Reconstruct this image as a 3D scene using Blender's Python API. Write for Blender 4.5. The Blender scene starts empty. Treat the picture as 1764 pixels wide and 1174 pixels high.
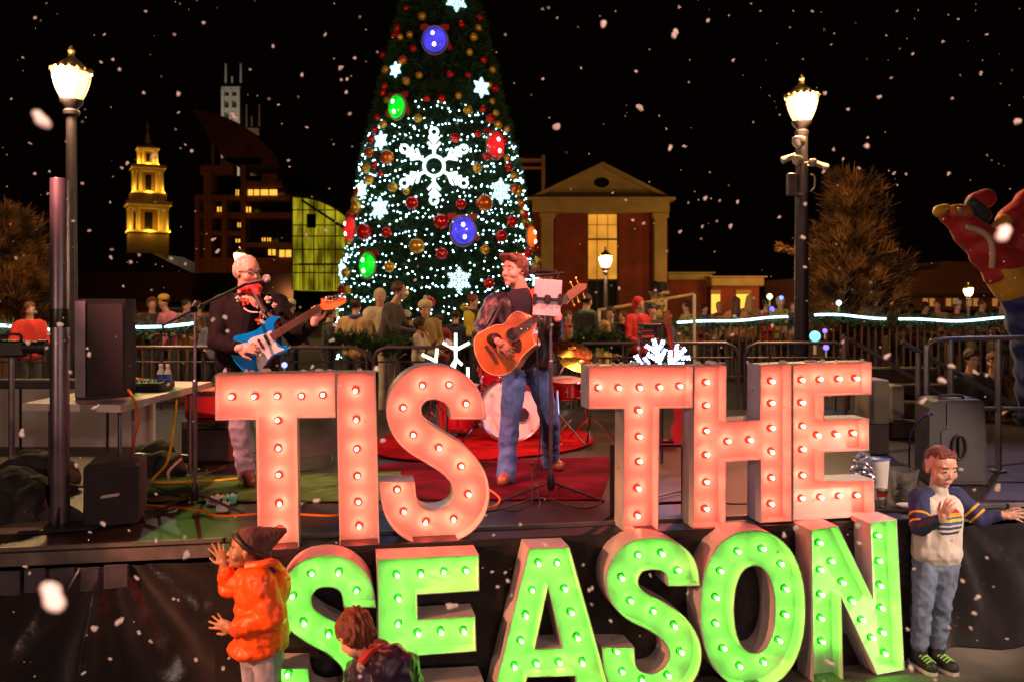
import bpy, math, random
from mathutils import Vector, Matrix, noise
from mathutils.geometry import tessellate_polygon

R = random.Random(7)
S = bpy.context.scene
COL = S.collection
PI = math.pi
rad = math.radians
# ------------------------------------------------------------------ camera
F, CX, HY, CH = 1500.0, 882.0, 520.0, 2.23       # focal length in photo pixels, centre column, horizon row, camera height
cam_d = bpy.data.cameras.new('camera')
cam = bpy.data.objects.new('camera', cam_d)
COL.objects.link(cam)
S.camera = cam
cam.location = (0, 0, CH)
cam.rotation_euler = (PI / 2, 0, 0)
cam_d.sensor_width = 36
cam_d.lens = 36 * F / 1764
cam_d.shift_y = -(587 - HY) / 1764
cam_d.clip_end = 2000
cam_d.clip_start = .05
cam_d.dof.use_dof = True
cam_d.dof.focus_distance = 5.3
cam_d.dof.aperture_fstop = 3.2
# ------------------------------------------------------------------ world, exposure
W = bpy.data.worlds.new('World')
S.world = W
W.use_nodes = True
W.node_tree.nodes['Background'].inputs[0].default_value = (.0010, .0004, .0003, 1)
W.node_tree.nodes['Background'].inputs[1].default_value = 1.0
S.view_settings.view_transform = 'Standard'
S.view_settings.look = 'None'
S.view_settings.exposure = .22
S.view_settings.gamma = 1
S.render.engine = 'CYCLES'
S.cycles.use_denoising = True
S.cycles.use_light_tree = True
S.cycles.max_bounces = 6
S.cycles.diffuse_bounces = 3
S.cycles.glossy_bounces = 3
S.cycles.transmission_bounces = 4
S.cycles.sample_clamp_indirect = 4
S.cycles.caustics_reflective = False
S.cycles.caustics_refractive = False


def P(px, py, Y):
    return Vector(((px - CX) * Y / F, Y, CH - (py - HY) * Y / F))


def onz(px, py, z):
    Y = F * (CH - z) / (py - HY)
    return P(px, py, Y)


def lamp(name, loc, col, w, r=.1, typ='POINT', aim=None, spot=60, blend=.6):
    d = bpy.data.lights.new(name, typ)
    d.energy = w
    d.color = col
    d.shadow_soft_size = r
    if typ == 'SPOT':
        d.spot_size = rad(spot)
        d.spot_blend = blend
    o = bpy.data.objects.new(name, d)
    COL.objects.link(o)
    o.location = loc
    if aim is not None:
        o.rotation_euler = (Vector(aim) - Vector(loc)).to_track_quat('-Z', 'Y').to_euler()
    return o


# unseen fill lights added around the camera and the coloured stage cans in front of the band
lamp('front_fill_light', (4.6, -1.6, 4.6), (1, .70, .50), 300, .12)  # pair of fill lights added for the lit plaza, no lamp in view
lamp('front_fill_light', (-5.2, -1.2, 3.2), (1, .55, .42), 400, .15)
lamp('camera_side_light', (.35, -.15, 2.75), (1, .66, .56), 140, .04)  # added beside the camera so the drifting snow shows brighter
lamp('child_spot_light', (5.2, 2.9, 2.9), (1, .70, .55), 900, .08, 'SPOT', (3.0, 5.5, 1.0), 30, .5)  # spot added to brighten the boy at the right
lamp('child_spot_light', (-4.3, 2.4, 2.3), (1, .36, .17), 1100, .08, 'SPOT', (-1.35, 4.45, .85), 30, .5)  # spot added to brighten the child in orange
lamp('stage_can_light', (-3.3, 4.4, 4.4), (1, .30, .24), 1450, .05, 'SPOT', (-1.6, 6.5, 2.0), 44, .6)
lamp('stage_can_light', (1.9, 4.5, 4.5), (1, .36, .3), 850, .05, 'SPOT', (.1, 6.5, 2.0), 42, .6)
lamp('stage_can_light', (-1.4, 4.5, 4.6), (1, .16, .14), 1200, .05, 'SPOT', (-.1, 6.6, 1.9), 44, .6)
lamp('stage_can_light', (2.8, 9.6, 4.6), (1, .02, .05), 800, .06, 'SPOT', (.1, 7.0, .9), 50, .5)
lamp('stage_can_light', (-2.2, 9.8, 4.6), (.3, .25, 1), 170, .06, 'SPOT', (.3, 6.9, 1.5), 44, .6)
lamp('stage_can_light', (-3.6, 9.4, 4.4), (.35, 1, .12), 120, .06, 'SPOT', (-1.7, 6.2, .9), 34, .5)
lamp('stage_can_light', (1.2, 9.8, 4.8), (1, .55, .15), 380, .06, 'SPOT', (1.6, 7.6, .9), 44, .6)
lamp('stage_can_light', (5.6, 9.4, 4.6), (.85, .6, 1), 230, .06, 'SPOT', (4.0, 6.9, 1.4), 46, .6)

# ------------------------------------------------------------------ materials
MATS = {}


def mat(name, col, rough=.6, metal=0., var=.18, scale=6., bump=.0, bscale=80., emit=None, es=0., col2=None, stops=None,
        alpha=None, trans=0., coat=0., spec=None, dist=0., sheen=0.):
    if name in MATS:
        return MATS[name]
    m = bpy.data.materials.new(name)
    m.use_nodes = True
    nt = m.node_tree
    b = nt.nodes['Principled BSDF']
    b.inputs['Roughness'].default_value = rough
    b.inputs['Metallic'].default_value = metal
    if spec is not None:
        b.inputs['Specular IOR Level'].default_value = spec
    b.inputs['Coat Weight'].default_value = coat
    b.inputs['Transmission Weight'].default_value = trans
    b.inputs['Sheen Weight'].default_value = sheen
    tc = nt.nodes.new('ShaderNodeTexCoord')
    if var or col2:
        n = nt.nodes.new('ShaderNodeTexNoise')
        n.inputs['Scale'].default_value = scale
        n.inputs['Detail'].default_value = 6
        n.inputs['Distortion'].default_value = dist
        nt.links.new(tc.outputs['Object'], n.inputs['Vector'])
        r = nt.nodes.new('ShaderNodeValToRGB')
        lo, hi = stops or (.35, .65)
        r.color_ramp.elements[0].position = lo
        r.color_ramp.elements[1].position = hi
        c2 = col2 or tuple(min(1, c * (1 + var)) for c in col)
        c1 = col if col2 else tuple(c * (1 - var) for c in col)
        r.color_ramp.elements[0].color = (*c1, 1)
        r.color_ramp.elements[1].color = (*c2, 1)
        nt.links.new(n.outputs['Fac'], r.inputs[0])
        nt.links.new(r.outputs[0], b.inputs['Base Color'])
        rr = nt.nodes.new('ShaderNodeMapRange')
        rr.inputs['To Min'].default_value = max(.02, rough - .12)
        rr.inputs['To Max'].default_value = min(1, rough + .12)
        nt.links.new(n.outputs['Fac'], rr.inputs['Value'])
        nt.links.new(rr.outputs[0], b.inputs['Roughness'])
    else:
        b.inputs['Base Color'].default_value = (*col, 1)
    if bump:
        n2 = nt.nodes.new('ShaderNodeTexNoise')
        n2.inputs['Scale'].default_value = bscale
        n2.inputs['Detail'].default_value = 5
        nt.links.new(tc.outputs['Object'], n2.inputs['Vector'])
        bp = nt.nodes.new('ShaderNodeBump')
        bp.inputs['Strength'].default_value = bump
        bp.inputs['Distance'].default_value = .01
        nt.links.new(n2.outputs['Fac'], bp.inputs['Height'])
        nt.links.new(bp.outputs[0], b.inputs['Normal'])
    if emit:
        b.inputs['Emission Color'].default_value = (*emit, 1)
        b.inputs['Emission Strength'].default_value = es
    if alpha is not None:
        b.inputs['Alpha'].default_value = alpha
    MATS[name] = m
    return m


# ------------------------------------------------------------------ mesh builder
class MB:
    def __init__(s):
        s.v, s.f = [], []

    def add(s, vs, fs):
        k = len(s.v)
        s.v += [Vector(v) for v in vs]
        s.f += [tuple(i + k for i in f) for f in fs]

    def box(s, c, size, rz=0., M=None, bevel=0.):
        c = Vector(c)
        x, y, z = (a / 2 for a in size)
        rot = M or Matrix.Rotation(rz, 3, 'Z')
        b = min(bevel, x * .9, y * .9, z * .9)
        if b <= 0:
            vs = [rot @ Vector((sx * x, sy * y, sz * z)) + c for sx in (-1, 1) for sy in (-1, 1) for sz in (-1, 1)]
            s.add(vs, [(0, 1, 3, 2), (4, 6, 7, 5), (0, 4, 5, 1), (2, 3, 7, 6), (0, 2, 6, 4), (1, 5, 7, 3)])
            return s
        ring = [(x - b, y), (-(x - b), y), (-x, y - b), (-x, -(y - b)), (-(x - b), -y), (x - b, -y), (x, -(y - b)), (x, y - b)]
        vs = []
        for zz, sc in ((-z, b), (-z + b, 0), (z - b, 0), (z, b)):
            for (u, w) in ring:
                uu = u - math.copysign(sc, u) * (1 if abs(u) > sc else 0)
                ww = w - math.copysign(sc, w) * (1 if abs(w) > sc else 0)
                vs.append(rot @ Vector((uu, ww, zz)) + c)
        fs = []
        for k in range(3):
            for i in range(8):
                j = (i + 1) % 8
                fs.append((k * 8 + i, k * 8 + j, k * 8 + 8 + j, k * 8 + 8 + i))
        fs.append(tuple(range(7, -1, -1)))
        fs.append(tuple(range(24, 32)))
        s.add(vs, fs)
        return s

    def lathe(s, prof, c=(0, 0, 0), n=16, axis=None, caps=True):
        """prof: (radius, height) list; axis: direction of height"""
        c = Vector(c)
        q = Vector((0, 0, 1)).rotation_difference(Vector(axis).normalized()) if axis is not None else None
        vs = []
        for (r, h) in prof:
            for i in range(n):
                a = 2 * PI * i / n
                p = Vector((r * math.cos(a), r * math.sin(a), h))
                if q:
                    p = q @ p
                vs.append(p + c)
        fs = []
        for k in range(len(prof) - 1):
            for i in range(n):
                j = (i + 1) % n
                fs.append((k * n + i, k * n + j, (k + 1) * n + j, (k + 1) * n + i))
        if caps:
            fs.append(tuple(range(n - 1, -1, -1)))
            m = (len(prof) - 1) * n
            fs.append(tuple(range(m, m + n)))
        s.add(vs, fs)
        return s

    def cyl(s, p0, p1, r0, r1=None, n=10):
        p0, p1 = Vector(p0), Vector(p1)
        r1 = r0 if r1 is None else r1
        return s.lathe([(r0, 0), (r1, (p1 - p0).length)], p0, n, p1 - p0)

    def cap(s, p0, p1, r0, r1=None, n=14):
        p0, p1 = Vector(p0), Vector(p1)
        r1 = r0 if r1 is None else r1
        L = (p1 - p0).length
        if L < 1e-5:
            return s.ell(p0, (r0, r0, r0))
        pr = [(max(1e-4, r0 * math.sin(a)), -r0 * math.cos(a)) for a in (0.05, .4, .8, 1.2, PI / 2)]
        pr += [(max(1e-4, r1 * math.cos(a)), L + r1 * math.sin(a)) for a in (0, .4, .8, 1.2, 1.52)]
        return s.lathe(pr, p0, n, p1 - p0)

    def ell(s, c, r, M=None, n=16, m=10):
        c = Vector(c)
        if not hasattr(r, '__len__'):
            r = (r, r, r)
        vs, fs = [], []
        for k in range(m + 1):
            t = PI * k / m
            for i in range(n):
                a = 2 * PI * i / n
                st = max(math.sin(t), 1e-3)
                p = Vector((r[0] * st * math.cos(a), r[1] * st * math.sin(a), -r[2] * math.cos(t)))
                if M:
                    p = M @ p
                vs.append(p + c)
        for k in range(m):
            for i in range(n):
                j = (i + 1) % n
                fs.append((k * n + i, k * n + j, (k + 1) * n + j, (k + 1) * n + i))
        fs.append(tuple(range(n - 1, -1, -1)))
        fs.append(tuple(range(m * n, m * n + n)))
        s.add(vs, fs)
        return s

    def tube(s, pts, r, n=8, closed=False, smooth=0):
        pts = [Vector(p) for p in pts]
        if smooth:
            pts = spline(pts, smooth, closed)
        N = len(pts)
        vs, fs = [], []
        up = None
        rr = r if hasattr(r, '__len__') else [r] * N
        if len(rr) != N:
            rr = [rr[0] + (rr[-1] - rr[0]) * i / (N - 1) for i in range(N)]
        for i, p in enumerate(pts):
            a = pts[(i - 1) % N] if (closed or i > 0) else p
            b = pts[(i + 1) % N] if (closed or i < N - 1) else p
            t = (b - a)
            t = t.normalized() if t.length > 1e-7 else Vector((0, 0, 1))
            if up is None:
                up = t.orthogonal().normalized()
            up = (up - t * up.dot(t))
            up = up.normalized() if up.length > 1e-6 else t.orthogonal().normalized()
            w = t.cross(up)
            for k in range(n):
                an = 2 * PI * k / n
                vs.append(p + (up * math.cos(an) + w * math.sin(an)) * rr[i])
        for i in range(N if closed else N - 1):
            for k in range(n):
                j = (k + 1) % n
                i2 = (i + 1) % N
                fs.append((i * n + k, i * n + j, i2 * n + j, i2 * n + k))
        if not closed:
            fs.append(tuple(range(n - 1, -1, -1)))
            fs.append(tuple(range((N - 1) * n, N * n)))
        s.add(vs, fs)
        return s

    def prism(s, loop, d, holes=()):
        """loop: 3-D points of a flat outline, extruded by vector d"""
        loops = [[Vector(p) for p in loop]] + [[Vector(p) for p in h] for h in holes]
        d = Vector(d)
        flat = [p for l in loops for p in l]
        tris = tessellate_polygon(loops)
        k = len(flat)
        fs = [tuple(t) for t in tris] + [tuple(i + k for i in reversed(t)) for t in tris]
        o = 0
        for l in loops:
            n = len(l)
            for i in range(n):
                j = (i + 1) % n
                fs.append((o + i, o + j, o + j + k, o + i + k))
            o += n
        s.add(flat + [p + d for p in flat], fs)
        return s

    def quad(s, a, b, c, d):
        s.add([a, b, c, d], [(0, 1, 2, 3)])
        return s


def spline(pts, k=6, closed=False):
    n = len(pts)
    out = []
    for i in range(n if closed else n - 1):
        p0 = pts[(i - 1) % n] if (closed or i > 0) else pts[i]
        p1, p2 = pts[i], pts[(i + 1) % n]
        p3 = pts[(i + 2) % n] if (closed or i < n - 2) else p2
        for j in range(k):
            t = j / k
            out.append(.5 * ((2 * p1) + (p2 - p0) * t + (2 * p0 - 5 * p1 + 4 * p2 - p3) * t * t + (3 * p1 - p0 - 3 * p2 + p3) * t ** 3))
    if not closed:
        out.append(pts[-1])
    return out


ORG = {}


def link(name, me, parent=None, loc=None):
    o = bpy.data.objects.new(name, me)
    COL.objects.link(o)
    if parent is not None:
        o.parent = parent
        ORG[o.name] = ORG[parent.name]
    else:
        ORG[o.name] = Vector(loc or (0, 0, 0))
        o.location = ORG[o.name]
    return o


def finish(me, m, ang=35):
    me.materials.append(m)
    for p in me.polygons:
        p.use_smooth = True
    me.set_sharp_from_angle(angle=rad(ang))


def build(name, mb, m, parent=None, loc=None, ang=35, fixn=True):
    org = ORG[parent.name] if parent is not None else Vector(loc or (0, 0, 0))
    me = bpy.data.meshes.new(name)
    me.from_pydata([tuple(v - org) for v in mb.v], [], mb.f)
    if fixn:
        import bmesh
        bm = bmesh.new()
        bm.from_mesh(me)
        bmesh.ops.recalc_face_normals(bm, faces=bm.faces)
        bm.to_mesh(me)
        bm.free()
    finish(me, m, ang)
    return link(name, me, parent, loc)


def tag(o, label=None, cat=None, group=None, kind=None):
    if label:
        o['label'] = label
    if cat:
        o['category'] = cat
    if group:
        o['group'] = group
    if kind:
        o['kind'] = kind
    return o


def thing(name, label, cat, loc, group=None):
    o = bpy.data.objects.new(name, None)
    o.empty_display_size = .1
    COL.objects.link(o)
    o.location = loc
    ORG[o.name] = Vector(loc)
    return tag(o, label, cat, group)


def struct(name, mb, m):
    return tag(build(name, mb, m), kind='structure')


def copy_tree(o, parent=None, loc=None, rz=None):
    c = o.copy()
    COL.objects.link(c)
    if parent is not None:
        c.parent = parent
    if loc is not None:
        c.location = loc
        if rz is not None:
            c.rotation_euler = (0, 0, rz)
    for ch in list(o.children):
        copy_tree(ch, c)
    return c


def blob(name, mb, m, parent=None, loc=None, voxel=.006, smooth=4, disp=None, label=None):
    """union of the closed shapes in mb as ONE continuous skin"""
    org = ORG[parent.name] if parent is not None else Vector(loc or (0, 0, 0))
    me = bpy.data.meshes.new(name)
    me.from_pydata([tuple(v - org) for v in mb.v], [], mb.f)
    t = bpy.data.objects.new('tmp', me)
    COL.objects.link(t)
    r = t.modifiers.new('r', 'REMESH')
    r.mode = 'VOXEL'
    r.voxel_size = voxel
    if smooth:
        sm = t.modifiers.new('s', 'SMOOTH')
        sm.factor = .5
        sm.iterations = smooth
    dg = bpy.context.evaluated_depsgraph_get()
    me2 = bpy.data.meshes.new_from_object(t.evaluated_get(dg))
    bpy.data.objects.remove(t)
    bpy.data.meshes.remove(me)
    if disp:
        nn = [v.normal.copy() for v in me2.vertices]
        for v, n in zip(me2.vertices, nn):
            v.co += n * disp(v.co, n)
    me2.materials.clear()
    me2.name = name
    me2.materials.append(m)
    for p in me2.polygons:
        p.use_smooth = True
    o = link(name, me2, parent, loc)
    if label:
        o['label'] = label
    return o


def folds(amp, sc=14., stretch=(1, 1, .45)):
    def f(co, n):
        p = Vector((co.x * stretch[0], co.y * stretch[1], co.z * stretch[2])) * sc
        a = noise.noise(p)
        b = noise.noise(p * 2.3 + Vector((5, 1, 2)))
        return amp * ((1 - 2 * abs(a)) * 1.0 - .5 + b * .5)
    return f


# ------------------------------------------------------------------ common materials
m_steel = mat('brushed_steel', (.22, .2, .23), .35, .8, bump=.05)
m_rail = mat('galvanised_rail', (.2, .19, .2), .4, .7, bump=.05)
m_chrome = mat('chrome', (.75, .75, .78), .12, 1)
m_black = mat('black_plastic', (.016, .013, .015), .5, bump=.15, bscale=150)
m_blackm = mat('black_metal', (.02, .018, .02), .38, .4)
m_post = mat('painted_post', (.045, .035, .05), .45, .3, bump=.1, bscale=40)
m_white = mat('white_paint', (.62, .58, .54), .5, var=.08)
m_skin = mat('skin', (.62, .33, .24), .5, var=.08, scale=9, bump=.05, bscale=120)
m_skin_d = mat('brown_skin', (.36, .17, .09), .5, var=.08, scale=9, bump=.05, bscale=120)
m_eye = mat('eye_white', (.45, .4, .37), .2, var=0)
m_iris = mat('iris', (.03, .02, .015), .15, var=0)
m_lip = mat('lips', (.5, .17, .14), .45, var=.05)
# ================================================================== SETTING
ZD, ZP = .90, .70           # deck height, raised plaza height


def edgeY(X, c=5.2):
    return c + .17 * X


m_ground = mat('concrete_apron', (.15, .135, .105), .75, var=.3, scale=2.2, bump=.3, bscale=90)
m_plaza = mat('plaza_paving', (.03, .022, .02), .9, var=.35, scale=.8, bump=.25, bscale=30)


def deck_mat():
    m = mat('deck_boards', (.03, .02, .019), .42, var=.45, scale=1.6, bump=.2, bscale=70)
    nt = m.node_tree
    b = nt.nodes['Principled BSDF']
    src = b.inputs['Base Color'].links[0].from_socket
    tc = next(n for n in nt.nodes if n.type == 'TEX_COORD')
    mp = nt.nodes.new('ShaderNodeMapping')
    mp.inputs['Rotation'].default_value = (0, 0, rad(9.6))
    br = nt.nodes.new('ShaderNodeTexBrick')
    br.inputs['Scale'].default_value = 1
    br.inputs['Brick Width'].default_value = 1.22
    br.inputs['Row Height'].default_value = 1.22
    br.inputs['Mortar Size'].default_value = .006
    br.inputs['Color1'].default_value = (1, 1, 1, 1)
    br.inputs['Color2'].default_value = (.72, .7, .68, 1)
    br.inputs['Mortar'].default_value = (.2, .2, .2, 1)
    br.offset = 0
    nt.links.new(tc.outputs['Object'], mp.inputs[0])
    nt.links.new(mp.outputs[0], br.inputs['Vector'])
    mx = nt.nodes.new('ShaderNodeMix')
    mx.data_type = 'RGBA'
    mx.blend_type = 'MULTIPLY'
    mx.inputs['Factor'].default_value = 1
    nt.links.new(src, mx.inputs[6])
    nt.links.new(br.outputs['Color'], mx.inputs[7])
    nt.links.new(mx.outputs[2], b.inputs['Base Color'])
    return m


struct('ground', MB().quad((-900, -600, 0), (900, -600, 0), (900, 9.9, 0), (-900, 9.9, 0)), m_ground)
mb = MB()
mb.quad((-900, 9.9, ZP), (900, 9.9, ZP), (900, 1500, ZP), (-900, 1500, ZP))
mb.quad((-900, 9.9, 0), (900, 9.9, 0), (900, 9.9, ZP), (-900, 9.9, ZP))
struct('plaza', mb, m_plaza)
# stage: deck, edge trim, legs, skirt
stage = thing('stage', 'low portable stage with a grey panelled deck behind the big lit letters', 'stage', (0, 5.2, 0))
XL, XR = -6.5, 6.5
mb = MB()
lo = [(XL, edgeY(XL)), (XR, edgeY(XR)), (XR, 10.8), (XL, 10.8)]
mb.prism([(x, y, ZD - .10) for x, y in lo], (0, 0, .10))
build('deck', mb, deck_mat(), stage)
mb = MB()
for k in range(11):
    x0 = XL + k * 1.22 + .01
    x1 = min(x0 + 1.20, XR)
    a, b_ = Vector((x0, edgeY(x0) - .028, 0)), Vector((x1, edgeY(x1) - .028, 0))
    for z0, z1, off in ((ZD - .018, ZD + .004, 0), (ZD - .10, ZD - .03, .004)):
        mb.prism([(a.x, a.y + off, z0), (b_.x, b_.y + off, z0), (b_.x, b_.y + off, z1), (a.x, a.y + off, z1)], (-.0, .024, 0))
build('edge_trim', mb, mat('dull_aluminium', (.2, .17, .16), .4, .6, var=.3), stage)
# pleated black skirt with a box-pleated heading on the left run
m_skirt = mat('black_skirt_cloth', (.010, .007, .009), .27, var=.4, scale=3, bump=.7, bscale=9, sheen=.3)
mb = MB()
NX, NZ = 620, 30
for i in range(NX + 1):
    x = XL + (XR - XL) * i / NX
    for k in range(NZ + 1):
        z = .01 + (ZD - .12) * k / NZ
        t = 1 - k / NZ
        w = .034 * t ** .6 * math.sin(x * 9 + 1.8 * noise.noise(Vector((x * 1.3, 0, 1))) * 3 + .6 * z)
        w += .07 * noise.noise(Vector((x * 3.2, z * 1.1, 0))) * (.3 + t) + .01 * noise.noise(Vector((x * 9, z * 7, 4)))
        w += .05 * t * max(0, noise.noise(Vector((x * 1.1, z * .5, 9))))
        for X0, am in ((-2.22, .05), (1.1, .03), (2.75, .05), (4.3, .05)):
            an = math.atan2(x - X0, ZD + .08 - z)
            w += am * max(0, 1 - abs(x - X0) / 1.1) * math.sin(an * 15) * (.3 + t)
        mb.v.append(Vector((x, edgeY(x) - .07 - .02 * t + w - .03 * t, z)))
for i in range(NX):
    for k in range(NZ):
        a = i * (NZ + 1) + k
        mb.f.append((a, a + NZ + 1, a + NZ + 2, a + 1))
build('skirt', mb, m_skirt, stage, fixn=False, ang=80)
mb = MB()
for k in range(26):
    x = -5.4 + k * .135
    if x > -2.1:
        break
    y = edgeY(x) - .1
    mb.box((x, y + .02, ZD - .165 - .004 * (k % 3)), (.128 - .02 * (k % 2), .014, .13), rz=math.atan(.17) + .08 * math.sin(k * 2.1), bevel=.008)
build('box_pleat', mb, mat('pleat_cloth', (.034, .028, .04), .6, var=.35, scale=9, bump=.3, bscale=30, sheen=.3), stage)
mb = MB()
for x in [XL + .2 + 1.22 * k for k in range(11)]:
    mb.box((x, edgeY(x) + .25, (ZD - .1) / 2), (.06, .06, ZD - .1))
build('leg', mb, m_blackm, stage)
# shelf that carries the red letters
c0 = math.atan(.18)
sh = thing('letter_shelf', 'low black bench in front of the stage that carries the red letters', 'bench', (0, 4.9, 0))
mb = MB()
lo = [(-1.62, 4.97 - .29), (2.5, 4.97 + .45), (2.5, 5.14 + .45), (-1.62, 5.14 - .29)]
mb.prism([(x, y, .845) for x, y in lo], (0, 0, .04))
build('top', mb, m_black, sh)
mb = MB()
lo = [(-1.6, 4.98 - .288), (2.48, 4.98 + .446), (2.48, 5.11 + .446), (-1.6, 5.11 - .288)]
mb.prism([(x, y, .0) for x, y in lo], (0, 0, .843))
build('cloth_front', mb, m_skirt, sh)


# rugs, turf
def patch(name, pts, z, m, label, cat, wave=0.):
    pts = spline([Vector((p.x, p.y, z)) for p in pts], 8, True) if wave else [Vector((p.x, p.y, z)) for p in pts]
    mb = MB().prism(pts, (0, 0, .008))
    return tag(build(name, mb, m), label, cat)


patch('carpet', [onz(655, 800, ZD), onz(640, 862, ZD), onz(1035, 862, ZD), onz(1060, 788, ZD)], ZD + .004,
      mat('dark_red_carpet', (.06, .003, .009), .95, var=.5, scale=3, bump=.5, bscale=160, spec=.05),
      'dark red carpet under the singer, in front of the drum rug', 'carpet')
patch('rug', [onz(700, 745, ZD), onz(640, 780, ZD), onz(760, 797, ZD), onz(960, 782, ZD), onz(1022, 760, ZD), onz(960, 740, ZD)], ZD + .016,
      mat('bright_red_rug', (.2, .003, .004), .95, var=.4, scale=6, bump=.5, bscale=160, spec=.05),
      'bright red rug under the drum kit', 'rug', 1)
patch('turf_mat', [onz(190, 828, ZD), onz(170, 866, ZD), onz(700, 866, ZD), onz(690, 815, ZD)], ZD + .012,
      mat('green_turf', (.035, .12, .01), .95, var=.4, scale=16, bump=.8, bscale=300),
      'green artificial turf mat on the deck behind the first T and I', 'mat')


# ================================================================== LETTERS
def offset_loop(l, w):
    """inward offset of a closed 2-D loop (any winding), mitred"""
    n = len(l)
    area = sum(l[i][0] * l[(i + 1) % n][1] - l[(i + 1) % n][0] * l[i][1] for i in range(n)) / 2
    sg = 1 if area > 0 else -1
    out = []
    for i in range(n):
        a, b, c = Vector(l[i - 1]), Vector(l[i]), Vector(l[(i + 1) % n])
        d1, d2 = (b - a).normalized(), (c - b).normalized()
        n1, n2 = Vector((-d1.y, d1.x)) * sg, Vector((-d2.y, d2.x)) * sg
        m_ = (n1 + n2)
        if m_.length < 1e-4:
            m_ = n1
        m_ = m_.normalized()
        k = w / max(.35, m_.dot(n1))
        out.append((b.x + m_.x * k, b.y + m_.y * k))
    return out


m_shell = mat('white_enamel', (.56, .50, .48), .45, var=.12, scale=7, bump=.04, bscale=25)
m_face = mat('letter_face', (.56, .52, .47), .5, var=.05, scale=5)
m_sock = {}
BULB = {}
bulb_mb = MB().lathe([(.005, 0), (.008, -.006), (.0098, -.016), (.0106, -.024), (.0085, -.031), (.0035, -.035)], n=12)
sock_mb = MB().lathe([(.021, .018), (.021, -.002), (.019, -.006), (.013, -.007), (.011, -.002)], n=12)
for key, ce, cs in (('red', (1, .10, .058), (.5, .02, .01)), ('green', (.13, 1, .055), (.01, .22, .04))):
    mbm = mat('bulb_' + key, ce, .3, var=0, emit=ce, es=140 if key == 'red' else 68)
    msk = mat('socket_' + key, cs, .4, var=0)
    BULB[key] = (mbm, msk)


def letter(char, key, c, slope, front, holes, bulbs, label, t=.18, rec=.105, zbot=None):
    """front: pixel outline of the lit front, unprojected on the row's own vertical plane Y = c + slope*X"""
    nrm = Vector((-slope, 1, 0)).normalized()     # pointing away from the camera
    ux = Vector((1, slope, 0)).normalized()

    def un(px, py, d=0.):
        k = (px - CX) / F
        cc = c + d / nrm.y
        Y = cc / (1 - slope * k)
        return P(px, py, Y)

    o3 = Vector((0, c, 0))

    def to2(p):
        return ((p - o3).dot(ux), p.z)

    def to3(q, d):
        return o3 + ux * q[0] + Vector((0, 0, q[1])) + nrm * d

    loops = [[to2(un(*p)) for p in front]] + [[to2(un(*p)) for p in h] for h in holes]
    if zbot is not None:
        zm = min(q[1] for q in loops[0])
        loops = [[(q[0], q[1] + zbot - zm) if False else q for q in l] for l in loops]
    cx = sum(q[0] for q in loops[0]) / len(loops[0])
    zm = min(q[1] for q in loops[0])
    base = to3((cx, zm), t / 2)
    th = thing('marquee_letter', label, 'letter', base, 'red marquee letters' if key == 'red' else 'green marquee letters')
    inner = []
    for li, l in enumerate(loops):
        w = .005
        inner.append(offset_loop(l, w if li == 0 else -w))
    mb = MB()
    for l, il in zip(loops, inner):
        n = len(l)
        vs = [to3(q, 0) for q in l] + [to3(q, t) for q in l] + [to3(q, 0) for q in il] + [to3(q, rec) for q in il]
        fs = []
        for i in range(n):
            j = (i + 1) % n
            fs += [(i, j, n + j, n + i), (i, 2 * n + i, 2 * n + j, j), (2 * n + i, 3 * n + i, 3 * n + j, 2 * n + j)]
        mb.add(vs, fs)
    bk = [[to3(q, t) for q in l] for l in loops]
    mb.add([p for l in bk for p in l], tessellate_polygon(bk))
    build('shell', mb, m_shell, th, ang=40)
    fc = [[to3(q, rec) for q in l] for l in inner]
    mb = MB()
    mb.add([p for l in fc for p in l], tessellate_polygon(fc))
    build('face', mb, m_face, th)
    # bolts and clips on the outer wall
    mb = MB()
    l = loops[0]
    per = []
    for i in range(len(l)):
        a, b_ = Vector(l[i]), Vector(l[(i + 1) % len(l)])
        if (b_ - a).length > .18:
            per.append((a + b_) / 2)
    for q in per[:6]:
        mb.ell(to3(q, t * .55), .006, n=8, m=5)
    if mb.v:
        build('bolt', mb, m_chrome, th)
    bm_, sm_ = BULB[key]
    global bme, sme
    for (px, py) in bulbs:
        p = un(px, py, rec - .03)
        q3 = p - nrm * ((p - o3).dot(nrm)) + nrm * rec
        if (key, 'b') not in BULB:
            for kk, src, mt in (('b', bulb_mb, bm_), ('s', sock_mb, sm_)):
                me = bpy.data.meshes.new('bulb' if kk == 'b' else 'socket')
                M = Matrix.Rotation(math.atan(slope), 3, 'Z') @ Matrix.Rotation(-PI / 2, 3, 'X')
                me.from_pydata([tuple(M @ v) for v in src.v], [], src.f)
                finish(me, mt, 60)
                BULB[(key, kk)] = me
        jit = Matrix.Rotation(R.uniform(-.12, .12), 4, 'X') @ Matrix.Rotation(R.uniform(-.12, .12), 4, 'Z')
        b1 = bpy.data.objects.new('bulb', BULB[(key, 'b')])
        COL.objects.link(b1)
        b1.parent = th
        b1.matrix_local = Matrix.Translation(q3 - nrm * .016 - base) @ jit
        s1 = bpy.data.objects.new('socket', BULB[(key, 's')])
        COL.objects.link(s1)
        s1.parent = b1
        s1.location = nrm * .012
    return th


def stroke(center, hw, k=5):
    """outline of a stroke along a pixel centre line"""
    pts = spline([Vector((a, b)) for a, b in center], k)
    L, Rr = [], []
    n = len(pts)
    for i, p in enumerate(pts):
        a, b = pts[max(0, i - 1)], pts[min(n - 1, i + 1)]
        if i == 0:
            d = Vector((0, -1))
        elif i == n - 1:
            d = Vector((0, -1))
        else:
            d = (b - a).normalized()
        nn = Vector((-d.y, d.x))
        L.append(p + nn * hw)
        Rr.append(p - nn * hw)
    return [(q.x, q.y) for q in L] + [(q.x, q.y) for q in reversed(Rr)]


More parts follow.
